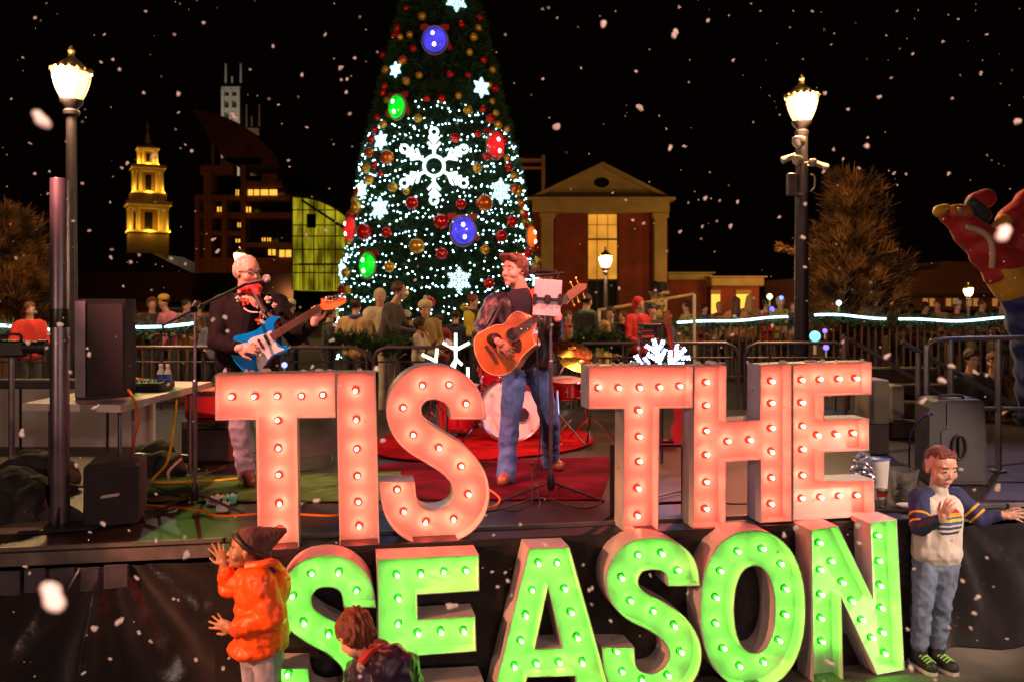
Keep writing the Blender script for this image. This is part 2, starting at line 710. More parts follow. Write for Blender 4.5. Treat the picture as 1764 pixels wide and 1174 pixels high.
RC, RS = 5.0, .18
letter('T', 'red', RC, RS, [(370, 645), (578, 640.5), (578, 719), (511.8, 719.6), (515, 947), (444, 949.5), (441, 722), (371, 723)], [],
       [(399, 683), (438, 682.5), (477.4, 682), (519, 682), (556, 680), (478.3, 724), (479, 771.7), (480, 817.7), (480.8, 867), (481, 912)],
       'red lit marquee letter T that begins the word TIS')
letter('I', 'red', RC, RS, [(579, 641), (647, 641), (653.7, 940), (585, 943)], [],
       [(612.6, 672), (613.6, 722.6), (614.8, 773), (615.7, 819.5), (617, 864), (618.8, 906)],
       'red lit marquee letter I in the middle of TIS')
letter('S', 'red', RC, RS, stroke([(807, 722), (801, 690), (779, 666), (748, 657.5), (718, 665), (698, 690), (698, 722), (716, 749), (750, 771), (785, 795), (808, 825),
                                   (812, 860), (797, 889), (767, 905), (735, 908), (705, 895), (689, 868), (684, 829)], 30.5), [],
       [(728, 663.5), (774, 662.5), (803, 695), (694.5, 702), (712, 749), (756.4, 771), (795, 802.7), (807, 851), (782, 894), (734, 899), (695.7, 881), (684.4, 843)],
       'red lit marquee letter S that ends the word TIS')
letter('T', 'red', RC, RS, [(1014, 630), (1194, 630), (1194, 703), (1136.5, 703), (1134, 913), (1074, 915.5), (1075, 704), (1014, 704)], [],
       [(1032, 667.5), (1066.6, 667.5), (1103, 667), (1137.5, 666.5), (1171.7, 664.5), (1101, 706.6), (1102, 751.6), (1102, 794.6), (1100, 840.6), (1099, 887.5)],
       'red lit marquee letter T that begins the word THE')
letter('H', 'red', RC, RS, [(1196, 630), (1252, 629), (1251.4, 724.7), (1309, 722), (1310, 628), (1364, 626), (1364, 897), (1310, 900), (1310, 791.7), (1251.4, 795.6),
                            (1250.4, 907), (1193.7, 909)], [],
       [(1218, 658), (1218, 698), (1218, 742), (1218, 783), (1218, 830), (1217, 876), (1255, 760), (1293, 757.5), (1330.6, 656), (1330.6, 694), (1330.6, 737),
        (1330.6, 777.5), (1330.6, 822.5), (1329.6, 867.5)], 'red lit marquee letter H in the middle of THE')
letter('E', 'red', RC, RS, [(1366, 626), (1502, 622.5), (1502, 679), (1420, 681.7), (1420, 722), (1497, 720), (1497, 775), (1420, 778.5), (1420, 828), (1505.7, 825),
                            (1506.7, 888), (1366, 896)], [],
       [(1383, 654), (1414, 653), (1446, 652), (1476, 651), (1383, 693), (1384, 733.5), (1410, 749), (1442, 747.7), (1471, 745.7), (1384, 773.6), (1384, 818.6),
        (1383, 858), (1415, 856), (1447.5, 854), (1477, 852.8)], 'red lit marquee letter E that ends the word THE')
GC, GS = 4.76, .2
letter('S', 'green', GC, GS, stroke([(620, 1046), (613, 1010), (592, 989), (562, 983), (530, 992), (510, 1022), (516, 1060), (543, 1083), (580, 1103), (612, 1135),
                                     (622, 1175), (605, 1210), (565, 1222), (528, 1212), (509, 1188), (503, 1150)], 28), [],
       [(536.7, 988), (583.5, 986), (614, 1018), (504, 1027), (523, 1073), (566, 1093), (602, 1122), (617, 1160), (600, 1202), (560, 1215), (515, 1195), (496, 1162)],
       'green lit marquee letter S that begins SEASON, behind the orange jacket', t=.2)
letter('E', 'green', GC, GS, [(649.5, 962.4), (825, 954.8), (826, 1017), (718.8, 1023.8), (720, 1066), (819, 1060), (821, 1121), (722, 1128.6), (723, 1178), (833, 1172),
                              (834, 1232), (653, 1241)], [],
       [(683.8, 990.5), (725, 988.6), (765, 985), (803, 983), (686.7, 1031), (686, 1075), (720.5, 1091), (759.8, 1088), (799, 1087), (687, 1118), (687, 1160), (688, 1208), (730, 1206),
        (770, 1204), (808, 1201)], 'green lit marquee letter E in SEASON behind the crouching boy', t=.2)
letter('A', 'green', GC, GS, [(911.4, 944), (981.5, 941.4), (1058, 1214), (1003, 1216), (990, 1164), (909, 1166), (896, 1219), (843, 1221)],
       [[(944, 1012), (969, 1115), (922, 1117)]],
       [(928.4, 970), (960.7, 969.7), (917.7, 1017), (973.5, 1014), (906.6, 1060), (984.8, 1054.6), (898, 1103.7), (995.3, 1098), (887, 1148), (924.4, 1143.5), (964, 1141),
        (1004, 1141), (876, 1190), (1020, 1188)], 'green lit marquee letter A in the middle of SEASON', t=.2)
letter('S', 'green', GC, GS, stroke([(1179, 1009), (1172, 975), (1150, 957), (1120, 953), (1090, 962), (1073, 990), (1076, 1020), (1096, 1043), (1130, 1060), (1162, 1083),
                                     (1180, 1115), (1177, 1148), (1155, 1176), (1120, 1187), (1086, 1177), (1069, 1152), (1065, 1114)], 28), [],
       [(1100.5, 956), (1141, 953), (1169, 982), (1072, 995), (1087, 1035), (1127, 1053), (1163, 1078), (1174, 1123), (1152, 1164), (1107, 1172), (1073, 1157), (1063, 1122)],
       'green lit marquee letter S between the A and the O of SEASON', t=.2)


def oval(cx, cy, a, b, n=44, e=2.25):
    out = []
    for i in range(n):
        t = 2 * PI * i / n
        ct, st = math.cos(t), math.sin(t)
        out.append((cx + a * math.copysign(abs(ct) ** (2 / e), ct), cy + b * math.copysign(abs(st) ** (2 / e), st)))
    return out


letter('O', 'green', GC, GS, oval(1297, 1049, 91, 137), [oval(1300, 1049, 35, 75)],
       [(1272.8, 949.6), (1315, 945), (1347, 971), (1355, 1014), (1354, 1059), (1343.6, 1102.8), (1317, 1140.8), (1275.7, 1147.5), (1247.4, 1116.7), (1234, 1074),
        (1234.8, 1029), (1242.8, 983.5)], 'green lit marquee letter O in SEASON', t=.2)
letter('N', 'green', GC, GS, [(1397, 912), (1444, 905), (1504, 1030), (1499, 900), (1545, 893.4), (1558.4, 1153), (1511, 1162), (1450, 1030), (1453, 1171), (1401, 1177)], [],
       [(1413.4, 935), (1433.5, 966.4), (1415, 981), (1453, 1002.5), (1416, 1023.6), (1469.6, 1034.6), (1416, 1065), (1487, 1067.5), (1417.5, 1104.7), (1504, 1098.5),
        (1521.7, 1089), (1525.7, 1125), (1520, 1047), (1518, 1008), (1516, 965.6), (1513.7, 922)], 'green lit marquee letter N that ends SEASON beside the boy', t=.2)
# ================================================================== BIG CHRISTMAS TREE
TX, TY = (759 - CX) * 20 / F, 20.0
PROF = [(1.15, 2.34), (1.7, 2.32), (3.8, 2.05), (5.2, 1.82), (6.5, 1.5), (7.83, 1.17), (9.16, .8), (10.4, .4), (11.6, .02)]


def tr(z):
    if z <= PROF[0][0]:
        return PROF[0][1]
    for (z0, r0), (z1, r1) in zip(PROF, PROF[1:]):
        if z <= z1:
            return r0 + (r1 - r0) * (z - z0) / (z1 - z0)
    return .02


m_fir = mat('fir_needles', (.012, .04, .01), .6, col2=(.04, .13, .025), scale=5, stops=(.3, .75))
xt = thing('christmas_tree', 'giant cone-shaped christmas tree in the square behind the band', 'christmas tree', (TX, TY, ZP))
build('trunk', MB().cyl((TX, TY, ZP), (TX, TY, 11.2), .3, .05, 12), mat('bark', (.06, .035, .02), .9, bump=.6, bscale=14), xt)
mb = MB()
mb.lathe([(r * .86, z) for z, r in PROF], (TX, TY, 0), 40)
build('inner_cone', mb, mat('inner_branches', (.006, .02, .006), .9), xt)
mb = MB()
rr = random.Random(3)


def tuft(mb, p, out, L, n, rr, droop=.25, w=.012):
    out = out.normalized()
    a = out.orthogonal().normalized()
    b = out.cross(a)
    for k in range(n):
        t = rr.uniform(0, 2 * PI)
        sp = rr.uniform(.2, .95)
        d = (out + (a * math.cos(t) + b * math.sin(t)) * sp - Vector((0, 0, droop))).normalized()
        q = p + d * L * rr.uniform(.6, 1.1)
        sd = d.cross(Vector((rr.uniform(-1, 1), rr.uniform(-1, 1), rr.uniform(-1, 1)))).normalized() * w
        k0 = len(mb.v)
        mb.v += [p - sd, p + sd, q + sd * .3, q - sd * .3]
        mb.f.append((k0, k0 + 1, k0 + 2, k0 + 3))


N = 7200
for i in range(N):
    z = 1.05 + 10.4 * (1 - math.sqrt(rr.random())) if rr.random() < .6 else rr.uniform(1.05, 11.3)
    ph = rr.uniform(PI * .9, PI * 2.1) if rr.random() < .8 else rr.uniform(0, 2 * PI)
    r = tr(z) * rr.uniform(.86, .985)
    o = Vector((math.cos(ph), math.sin(ph), .12))
    tuft(mb, Vector((TX + r * o.x, TY + r * o.y, z)), o, .17 + .05 * rr.random(), 9, rr, w=.013)
build('crown', mb, m_fir, xt, fixn=False, ang=180)


def on_tree(px, py, off=.06):
    """point on the tree's surface seen at this pixel (its edge if the ray misses)"""
    best = None
    Y = 17.2
    while Y < 20.2:
        p = P(px, py, Y)
        d = Vector((p.x - TX, p.y - TY, 0))
        e = d.length - (tr(p.z) + off)
        if best is None or e < best[0]:
            best = (e, p, d)
        if e <= 0:
            break
        Y += .02
    p, d = best[1], best[2]
    return p, d.normalized()


# rope of tiny lights wound round the lower two thirds
m_led = mat('cool_white_led', (.7, .95, 1), .4, var=0, emit=(.5, .86, 1), es=13)
mb = MB()
rr = random.Random(5)
OC = [(1, 0, 0), (-1, 0, 0), (0, 1, 0), (0, -1, 0), (0, 0, 1), (0, 0, -1)]
OF = [(0, 2, 4), (2, 1, 4), (1, 3, 4), (3, 0, 4), (2, 0, 5), (1, 2, 5), (3, 1, 5), (0, 3, 5)]


def dot(mb, p, r):
    mb.add([p + Vector(c) * r for c in OC], OF)


turn = 0
ph = PI * .85
z = 6.55
nt_ = 0
row = 0
while z > 1.25:
    z0 = z
    ph = PI * .85
    amp = rr.uniform(.04, .1)
    fq = rr.uniform(3, 6)
    o_ = rr.uniform(0, 6)
    while ph < PI * 2.15:
        r = tr(z) + .03
        zz = z0 + .16 * (ph - PI * 1.5) + amp * math.sin(fq * ph + o_) + rr.uniform(-.045, .045)
        lim = 6.15 + .42 * math.sin((ph - PI * 1.2) * 1.6)
        if zz < lim and rr.random() < .8:
            r = tr(zz) + rr.uniform(-.02, .06)
            dot(mb, Vector((TX + r * math.cos(ph), TY + r * math.sin(ph), zz)), rr.choice((.017, .02, .014, .018, .010)))
        ph += .125 / max(.6, r) * rr.uniform(.75, 1.3)
    z -= rr.uniform(.13, .2)
    row += 1
sl = build('string_lights', mb, m_led, None, (TX, TY, 1.0), fixn=False)
tag(sl, 'strings of tiny cool white lights wound round the lower part of the giant christmas tree', 'string lights', kind='stuff')

m_neon = mat('white_tube_light', (.8, 1, 1), .4, var=0, emit=(.72, .97, 1), es=1.35)
m_neond = mat('white_tube_light_bright', (.8, 1, 1), .4, var=0, emit=(.5, .86, 1), es=1.25)


def frame_at(p, nrm):
    nrm = nrm.normalized()
    u = Vector((0, 0, 1)) - nrm * nrm.z
    u.normalize()
    s_ = u.cross(nrm).normalized()
    return s_, u, nrm


def snowflake(px, py, rpx, label, big=False, rot=0., nrm=None, Y=None, m=None, grp=None, name='snowflake_light', thick=None):
    if Y is None:
        p, n_ = on_tree(px, py, .12)
        if nrm is None:
            nrm = n_
    else:
        p = P(px, py, Y)
        nrm = nrm or Vector((0, -1, 0))
    s_, u, n_ = frame_at(p, nrm)
    Rr = rpx * p.y / F
    c = p + n_ * .05

    def q(a, r, o=0.):
        return c + (s_ * math.cos(a) + u * math.sin(a)) * r + (s_ * -math.sin(a) + u * math.cos(a)) * o
    mb = MB()
    th = thick or (.036 if big else .015)
    for k in range(6):
        a = PI / 2 + k * PI / 3 + rot
        if big:
            mb.tube([q(a, .27 * Rr), q(a, .80 * Rr)], th, 7)
            mb.tube([q(a, .89 * Rr + .1 * Rr * math.cos(t), .1 * Rr * math.sin(t)) for t in [i * PI / 7 for i in range(14)]], th * .8, 6, True)
            for r0, l in ((.42, .2), (.6, .16)):
                for sg in (-1, 1):
                    mb.tube([q(a, r0 * Rr), q(a, (r0 + l) * Rr, sg * l * Rr * .8)], th * .9, 6)
        else:
            mb.tube([q(a, 0), q(a, Rr)], th, 6)
            for r0, l in ((.35, .26), (.6, .22), (.82, .12)):
                for sg in (-1, 1):
                    mb.tube([q(a, r0 * Rr), q(a, (r0 + l * .7) * Rr, sg * l * Rr)], th * .85, 6)
    if big:
        mb.tube([q(t, .26 * Rr) for t in [i * PI / 10 for i in range(20)]], th, 7, True)
    else:
        for rr_ in (.33, .62):
            mb.tube([q(t + rot, rr_ * Rr) for t in [i * PI / 6 for i in range(12)]], th * .7, 6, True)
    o = build(name, mb, m or (m_neon if big else m_neond), None, p)
    return tag(o, label, 'snowflake light', grp)


snowflake(748, 287, 66, 'largest lit snowflake, with looped tips, in the middle of the christmas tree', big=True)
G1 = 'small lit snowflakes on the christmas tree'
for a in [(785, 1, 21, 'small lit snowflake at the very top of the visible tree'), (684, 121, 14, 'small lit snowflake at the upper left edge of the tree above the green light'),
          (827, 152, 18, 'small lit snowflake at the upper right edge of the tree'), (659, 243, 17, 'small lit snowflake at the left edge level with the largest snowflake'),
          (860, 330, 23, 'small lit snowflake right of the largest one, below the red light'), (657, 359, 20, 'small lit snowflake at the left below the largest one'),
          (790, 483, 23, 'small lit snowflake low on the tree, beside the singer head'), (627, 328, 16, 'small lit snowflake seen edge-on at the left rim of the tree'),
          (592, 465, 18, 'small lit snowflake seen edge-on low at the left rim of the tree'), (919, 484, 16, 'small lit snowflake low at the right rim behind the singer')]:
    snowflake(a[0], a[1], a[2], a[3], grp=G1)

# large glowing christmas-bulb ornaments with bows
m_bow = mat('red_ribbon', (.45, .01, .03), .55, var=.2, scale=4)
m_ring = mat('ornament_ring', (.4, .3, .25), .4)


def glow(name, col, es):
    m = mat(name, tuple(min(1, c * .6 + .02) for c in col), .12, var=0, emit=col, es=es, coat=1)
    nt = m.node_tree
    b = nt.nodes['Principled BSDF']
    tc = nt.nodes.new('ShaderNodeTexCoord')
    n = nt.nodes.new('ShaderNodeTexNoise')
    n.inputs['Scale'].default_value = 4
    mr = nt.nodes.new('ShaderNodeMapRange')
    mr.inputs['From Min'].default_value = .3
    mr.inputs['From Max'].default_value = .7
    mr.inputs['To Min'].default_value = es * .35
    mr.inputs['To Max'].default_value = es * 1.2
    nt.links.new(tc.outputs['Object'], n.inputs[0])
    nt.links.new(n.outputs[0], mr.inputs[0])
    nt.links.new(mr.outputs[0], b.inputs['Emission Strength'])
    return m


GL = {'blue': glow('blue_glow', (.07, .06, 1), 1.0), 'green': glow('green_glow', (0.0, .9, .02), 1.), 'red': glow('red_glow', (1, .02, .02), .8),
      'orange': glow('orange_glow', (1, .17, .01), 1.0)}
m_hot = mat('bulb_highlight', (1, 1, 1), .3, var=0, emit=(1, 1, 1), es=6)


def ornament(px, py, a, b, col, bow, label):
    p, n_ = on_tree(px, py, .14)
    s_, u, n_ = frame_at(p, n_)
    A, B = a * p.y / F, b * p.y / F
    A = max(A, B * .8)
    th = thing('lit_ornament', label, 'ornament', p, 'large glowing ornaments on the christmas tree')
    Mx = Matrix((s_, u, n_)).transposed()
    mb = MB().ell(p + n_ * .05, (A, B, A * .55), Mx, 22, 16)
    build('globe', mb, GL[col], th)
    mb = MB()
    mb.tube([p + s_ * A * 1.12 * math.cos(t) + u * B * 1.12 * math.sin(t) + n_ * .02 for t in [i * PI / 14 for i in range(28)]], .018, 6, True)
    build('ring', mb, m_ring, th)
    for k, dz in ((0, .4), (1, -.45)):
        mb = MB().ell(p + n_ * (.05 + A * .47) + u * B * dz + s_ * A * (-.12 if k == 0 else .02), (.035, .045, .03), Mx, 10, 8)
        build('glint_spot', mb, m_hot, th)  # glowing white bead standing in for a reflection on the globe
    mb = MB()
    top = p + u * B * .95 + n_ * .0
    for sg in (-1, 1):
        l = [top, top + s_ * sg * A * .7 + u * B * .35, top + s_ * sg * A * 1.25 + u * B * .3, top + s_ * sg * A * 1.2 - u * B * .15, top + s_ * sg * A * .6 - u * B * .1]
        mb.prism(l, -n_ * .04)
    if bow:
        d = s_ * A * bow
        l = [top + d * .3, top + d * .8, top + d * 1.5 - u * B * 1.5, top + d * 1.2 - u * B * 1.7]
        mb.prism([x - n_ * .03 for x in l], -n_ * .03)
    build('bow', mb, m_bow, th)


for a in [(749, 70, 20, 22, 'blue', 1, 'round blue glowing ornament high on the tree with a red bow'),
          (797, 398, 21, 24, 'blue', 1, 'round blue glowing ornament in the middle of the tree below the largest snowflake'),
          (685, 185, 14, 20, 'green', 1, 'oval green glowing ornament at the upper left of the tree'),
          (635, 457, 14, 21, 'green', -1, 'oval green glowing ornament low at the left of the tree'),
          (852, 251, 12, 22, 'red', 1, 'oval red glowing ornament at the right edge of the tree'),
          (606, 394, 8, 20, 'red', 0, 'red glowing ornament at the left rim of the tree beside the green glass building'),
          (912, 408, 8, 18, 'orange', 0, 'orange glowing ornament at the right rim of the tree above the singer')]:
    ornament(*a)

BM = {'r': mat('red_bauble', (.8, .02, .012), .2, .45, var=0, coat=.6), 'g': mat('gold_bauble', (.95, .5, .05), .2, .5, var=0, coat=.5),
      'o': mat('copper_bauble', (.95, .2, .03), .2, .5, var=0, coat=.5)}
BPROTO = {}
baub = '''g 727 28 7;g 816 64 7;g 824 48 6;g 809 90 6;g 722 130 6;g 720 204 7;g 806 190 8;g 690 64 6;g 665 120 7;g 667 173 6;g 854 195 6;g 636 310 8;g 677 323 8;g 822 290 8;g 885 303 7
g 873 273 6;r 795 42 6;r 685 49 7;r 681 60 6;o 694 104 8;r 833 103 6;r 775 128 6;r 806 129 5;r 663 149 6;r 660 161 6;r 761 170 7;r 832 188 6;r 650 202 6;r 646 224 6;r 784 238 8;r 822 231 6
r 869 243 6;r 838 270 7;r 876 288 7;o 637 263 8;o 667 271 12;o 885 325 8;r 852 152 7;g 842 147 6;r 710 350 11;r 794 352 9;o 834 350 14;r 760 382 13;r 628 400 13;r 666 401 9;r 881 382 10
r 863 407 10;r 761 437 10;r 842 488 9;g 718 424 13;g 671 460 9;g 835 430 8;g 614 358 10;g 693 505 11;g 596 470 8;r 740 521 10;g 800 530 7;g 906 385 8;r 908 436 8;g 921 459 7;g 925 448 6
g 706 60 6;r 712 84 6;g 700 140 7;r 690 180 7;o 672 195 8;g 660 215 7;r 735 170 6;g 790 165 6;r 845 205 8;g 858 215 7;r 640 240 7;g 630 290 8;r 618 330 8;o 606 370 9;g 892 330 8;r 902 370 8;g 912 395 7;r 918 425 8;g 930 480 8;r 590 500 8;g 582 520 8;r 660 95 6;g 848 120 6;r 826 30 6;g 700 330 6;g 612 345 7;g 599 500 7;g 600 415 6;r 585 520 7;g 578 540 6;o 897 350 7;r 655 300 5;g 873 222 6;r 700 14 5;g 848 175 5;r 645 285 6;g 900 366 6'''
for it in baub.replace('\n', ';').split(';'):
    k, x, y, r = it.split()
    x, y, r = float(x), float(y), float(r)
    p, n_ = on_tree(x, y, .1)
    rw = r * 1.08 * p.y / F
    if k not in BPROTO:
        me0 = MB().ell((0, 0, 0), 1., None, 18, 12)
        o = build('bauble', me0, BM[k], None, (0, 0, 0))
        c = build('hanger', MB().lathe([(.2, .93), (.2, 1.12), (.07, 1.16), (.07, 1.35)], n=10), m_chrome, o)
        BPROTO[k] = o
    else:
        o = copy_tree(BPROTO[k])
    o.location = p
    o.scale = (rw, rw, rw)
    nm = {'r': 'red', 'g': 'gold', 'o': 'copper'}[k]
    tag(o, 'shiny %s bauble hanging on the giant christmas tree' % nm, 'bauble', '%s baubles on the christmas tree' % nm)

# ================================================================== STREET LAMPS
m_lglass = mat('lamp_glass', (1, .8, .5), .4, var=0, emit=(1, .62, .2), es=3.2)
m_lfar = mat('far_lamp_glass', (1, .8, .5), .4, var=0, emit=(1, .66, .24), es=7.)
m_goldcap = mat('lamp_crown', (.35, .25, .14), .45, .3)


def street_lamp(px, pyc, rpx, Y, label, w, name='street_lamp', base=ZP, pr=.075, bright=1., lean=0.):
    c = P(px, pyc, Y)
    k = rpx * Y / F / .22
    th = thing(name, label, 'street lamp', (c.x, c.y, base))
    mb = MB()
    mb.lathe([(.17, 0), (.17, .12), (.13, .16), (.12, .55), (.09, .62), (pr, .7), (pr * .8, c.z - base - .34 * k)], (c.x, c.y, base), 20)
    mb.lathe([(pr * .85, -.36 * k), (.09 * k, -.34 * k), (.1 * k, -.3 * k), (.07 * k, -.27 * k), (.13 * k, -.2 * k), (.14 * k, -.16 * k)], c, 20)
    build('post', mb, m_post, th)
    mb = MB().lathe([(.115 * k, -.165 * k), (.15 * k, -.1 * k), (.19 * k, 0), (.215 * k, .1 * k), (.22 * k, .15 * k), (.19 * k, .17 * k)], c, 20)
    build('globe', mb, m_lglass if rpx > 20 else m_lfar, th)
    mb = MB().lathe([(.235 * k, .17 * k), (.235 * k, .195 * k), (.17 * k, .2 * k), (.16 * k, .26 * k), (.1 * k, .32 * k), (.05 * k, .35 * k), (.03 * k, .4 * k), (.045 * k, .44 * k), (.01 * k, .5 * k)], c, 20)
    for i in range(16):
        a = 2 * PI * i / 16
        mb.ell(c + Vector((.225 * k * math.cos(a), .225 * k * math.sin(a), .205 * k)), (.025 * k,) * 3, n=8, m=6)
    cr = build('crown', mb, m_goldcap, th)
    mb = MB()
    for i in range(8):
        a = 2 * PI * i / 8
        mb.tube([c + Vector((r_ * k * math.cos(a), r_ * k * math.sin(a), z_ * k)) for r_, z_ in ((.12, -.165), (.156, -.1), (.197, 0), (.222, .1), (.228, .17))], .006 * k, 5)
    build('rib', mb, m_post, th)
    lamp('street_lamp_light', c + Vector((0, -.02, .0)) + Vector((0, -.26 * k, .05)), (1, .6, .25), w * .5, .12)
    lamp('street_lamp_light', c + Vector((0, .3 * k, .05)), (1, .6, .25), w * .5, .12)
    return th


street_lamp(123, 150, 31, 10.9, 'tall black street lamp with a glowing urn globe behind the steel pole', 720)
rl = street_lamp(1381, 190, 27, 11.9, 'tall black street lamp with a glowing urn globe and cameras clamped on its post', 720, pr=.1)
street_lamp(1043, 452, 12, 34., 'small glowing street lamp in front of the brick building window', 1500)
street_lamp(413, 446, 10, 33., 'glowing street lamp just behind the head of the blue guitar player', 600)
street_lamp(1668, 504, 8, 40., 'small round glowing lamp far right in front of the low shops', 600)
# cameras on the right lamp post
ck = P(1381, 250, 11.9)
m_cam = mat('camera_white', (.5, .42, .34), .4)
for nm, lb, px, py, r in (('security_camera', 'round white security camera highest on the right lamp post', 1376, 246, 11), ('security_camera', 'domed white security camera left of the right lamp post', 1374, 277, 9),
                          ('security_camera', 'domed white security camera right of the right lamp post', 1400, 281, 7)):
    p = P(px, py, 11.72)
    k = r * 11.8 / F
    t_ = thing(nm, lb, 'camera', p, 'cameras on the right lamp post')
    build('dome', MB().lathe([(k * .5, k), (k, k * .8), (k, 0), (k * .8, -k * .5), (k * .3, -k * .85), (.004, -k * .9)], p, 16), m_cam, t_)
    build('bracket', MB().cyl(p + Vector((0, 0, k * .3)), (ck.x, 11.86, p.z + k * .3), .015), m_cam, t_)
for px, py, dx, lb in ((1358, 272, -1, 'white bullet camera pointing left on the right lamp post'), (1414, 284, 1, 'white bullet camera pointing right on the right lamp post')):
    p = P(px, py, 11.8)
    t_ = thing('bullet_camera', lb, 'camera', p, 'cameras on the right lamp post')
    build('housing', MB().lathe([(.03, 0), (.04, .01), (.04, .15), (.046, .16), (.046, .2)], p - Vector((dx * .1, 0, -.03)), 12, Vector((dx, 0, -.35))), m_cam, t_)
    build('arm', MB().cyl(p, (ck.x, 11.88, p.z), .013), m_cam, t_)
bx = P(1364, 318, 11.8)
tag(build('junction_box', MB().box(bx, (.13, .1, .3), bevel=.012).box(bx + Vector((.09, 0, -.13)), (.12, .04, .02)), mat('grey_box', (.14, .11, .09), .5), None, bx), 'grey junction box fixed to the left side of the right lamp post', 'junction box')
ax = P(1404, 320, 11.8)
tag(build('antenna_loop', MB().tube([P(x, y, 11.8) for x, y in ((1396, 300), (1403, 305), (1403, 322), (1396, 330))], .012, 7, smooth=5), m_cam, None, ax), 'pale loop bracket on the right side of the right lamp post', 'bracket')

# ================================================================== BUILDINGS
m_brick = mat('dark_red_brick', (.2, .032, .02), .8, var=.3, scale=.6, bump=.3, bscale=8)
m_stone = mat('cream_stone', (.36, .26, .12), .7, var=.15, scale=.7)
m_roof = mat('dark_roof', (.03, .02, .018), .8)
m_win = mat('lit_window', (.8, .5, .2), .5, var=0, emit=(1, .5, .06), es=.42)
m_wind = mat('dark_window', (.01, .01, .012), .2, var=0)
m_frame = mat('window_frame', (.12, .07, .03), .6)


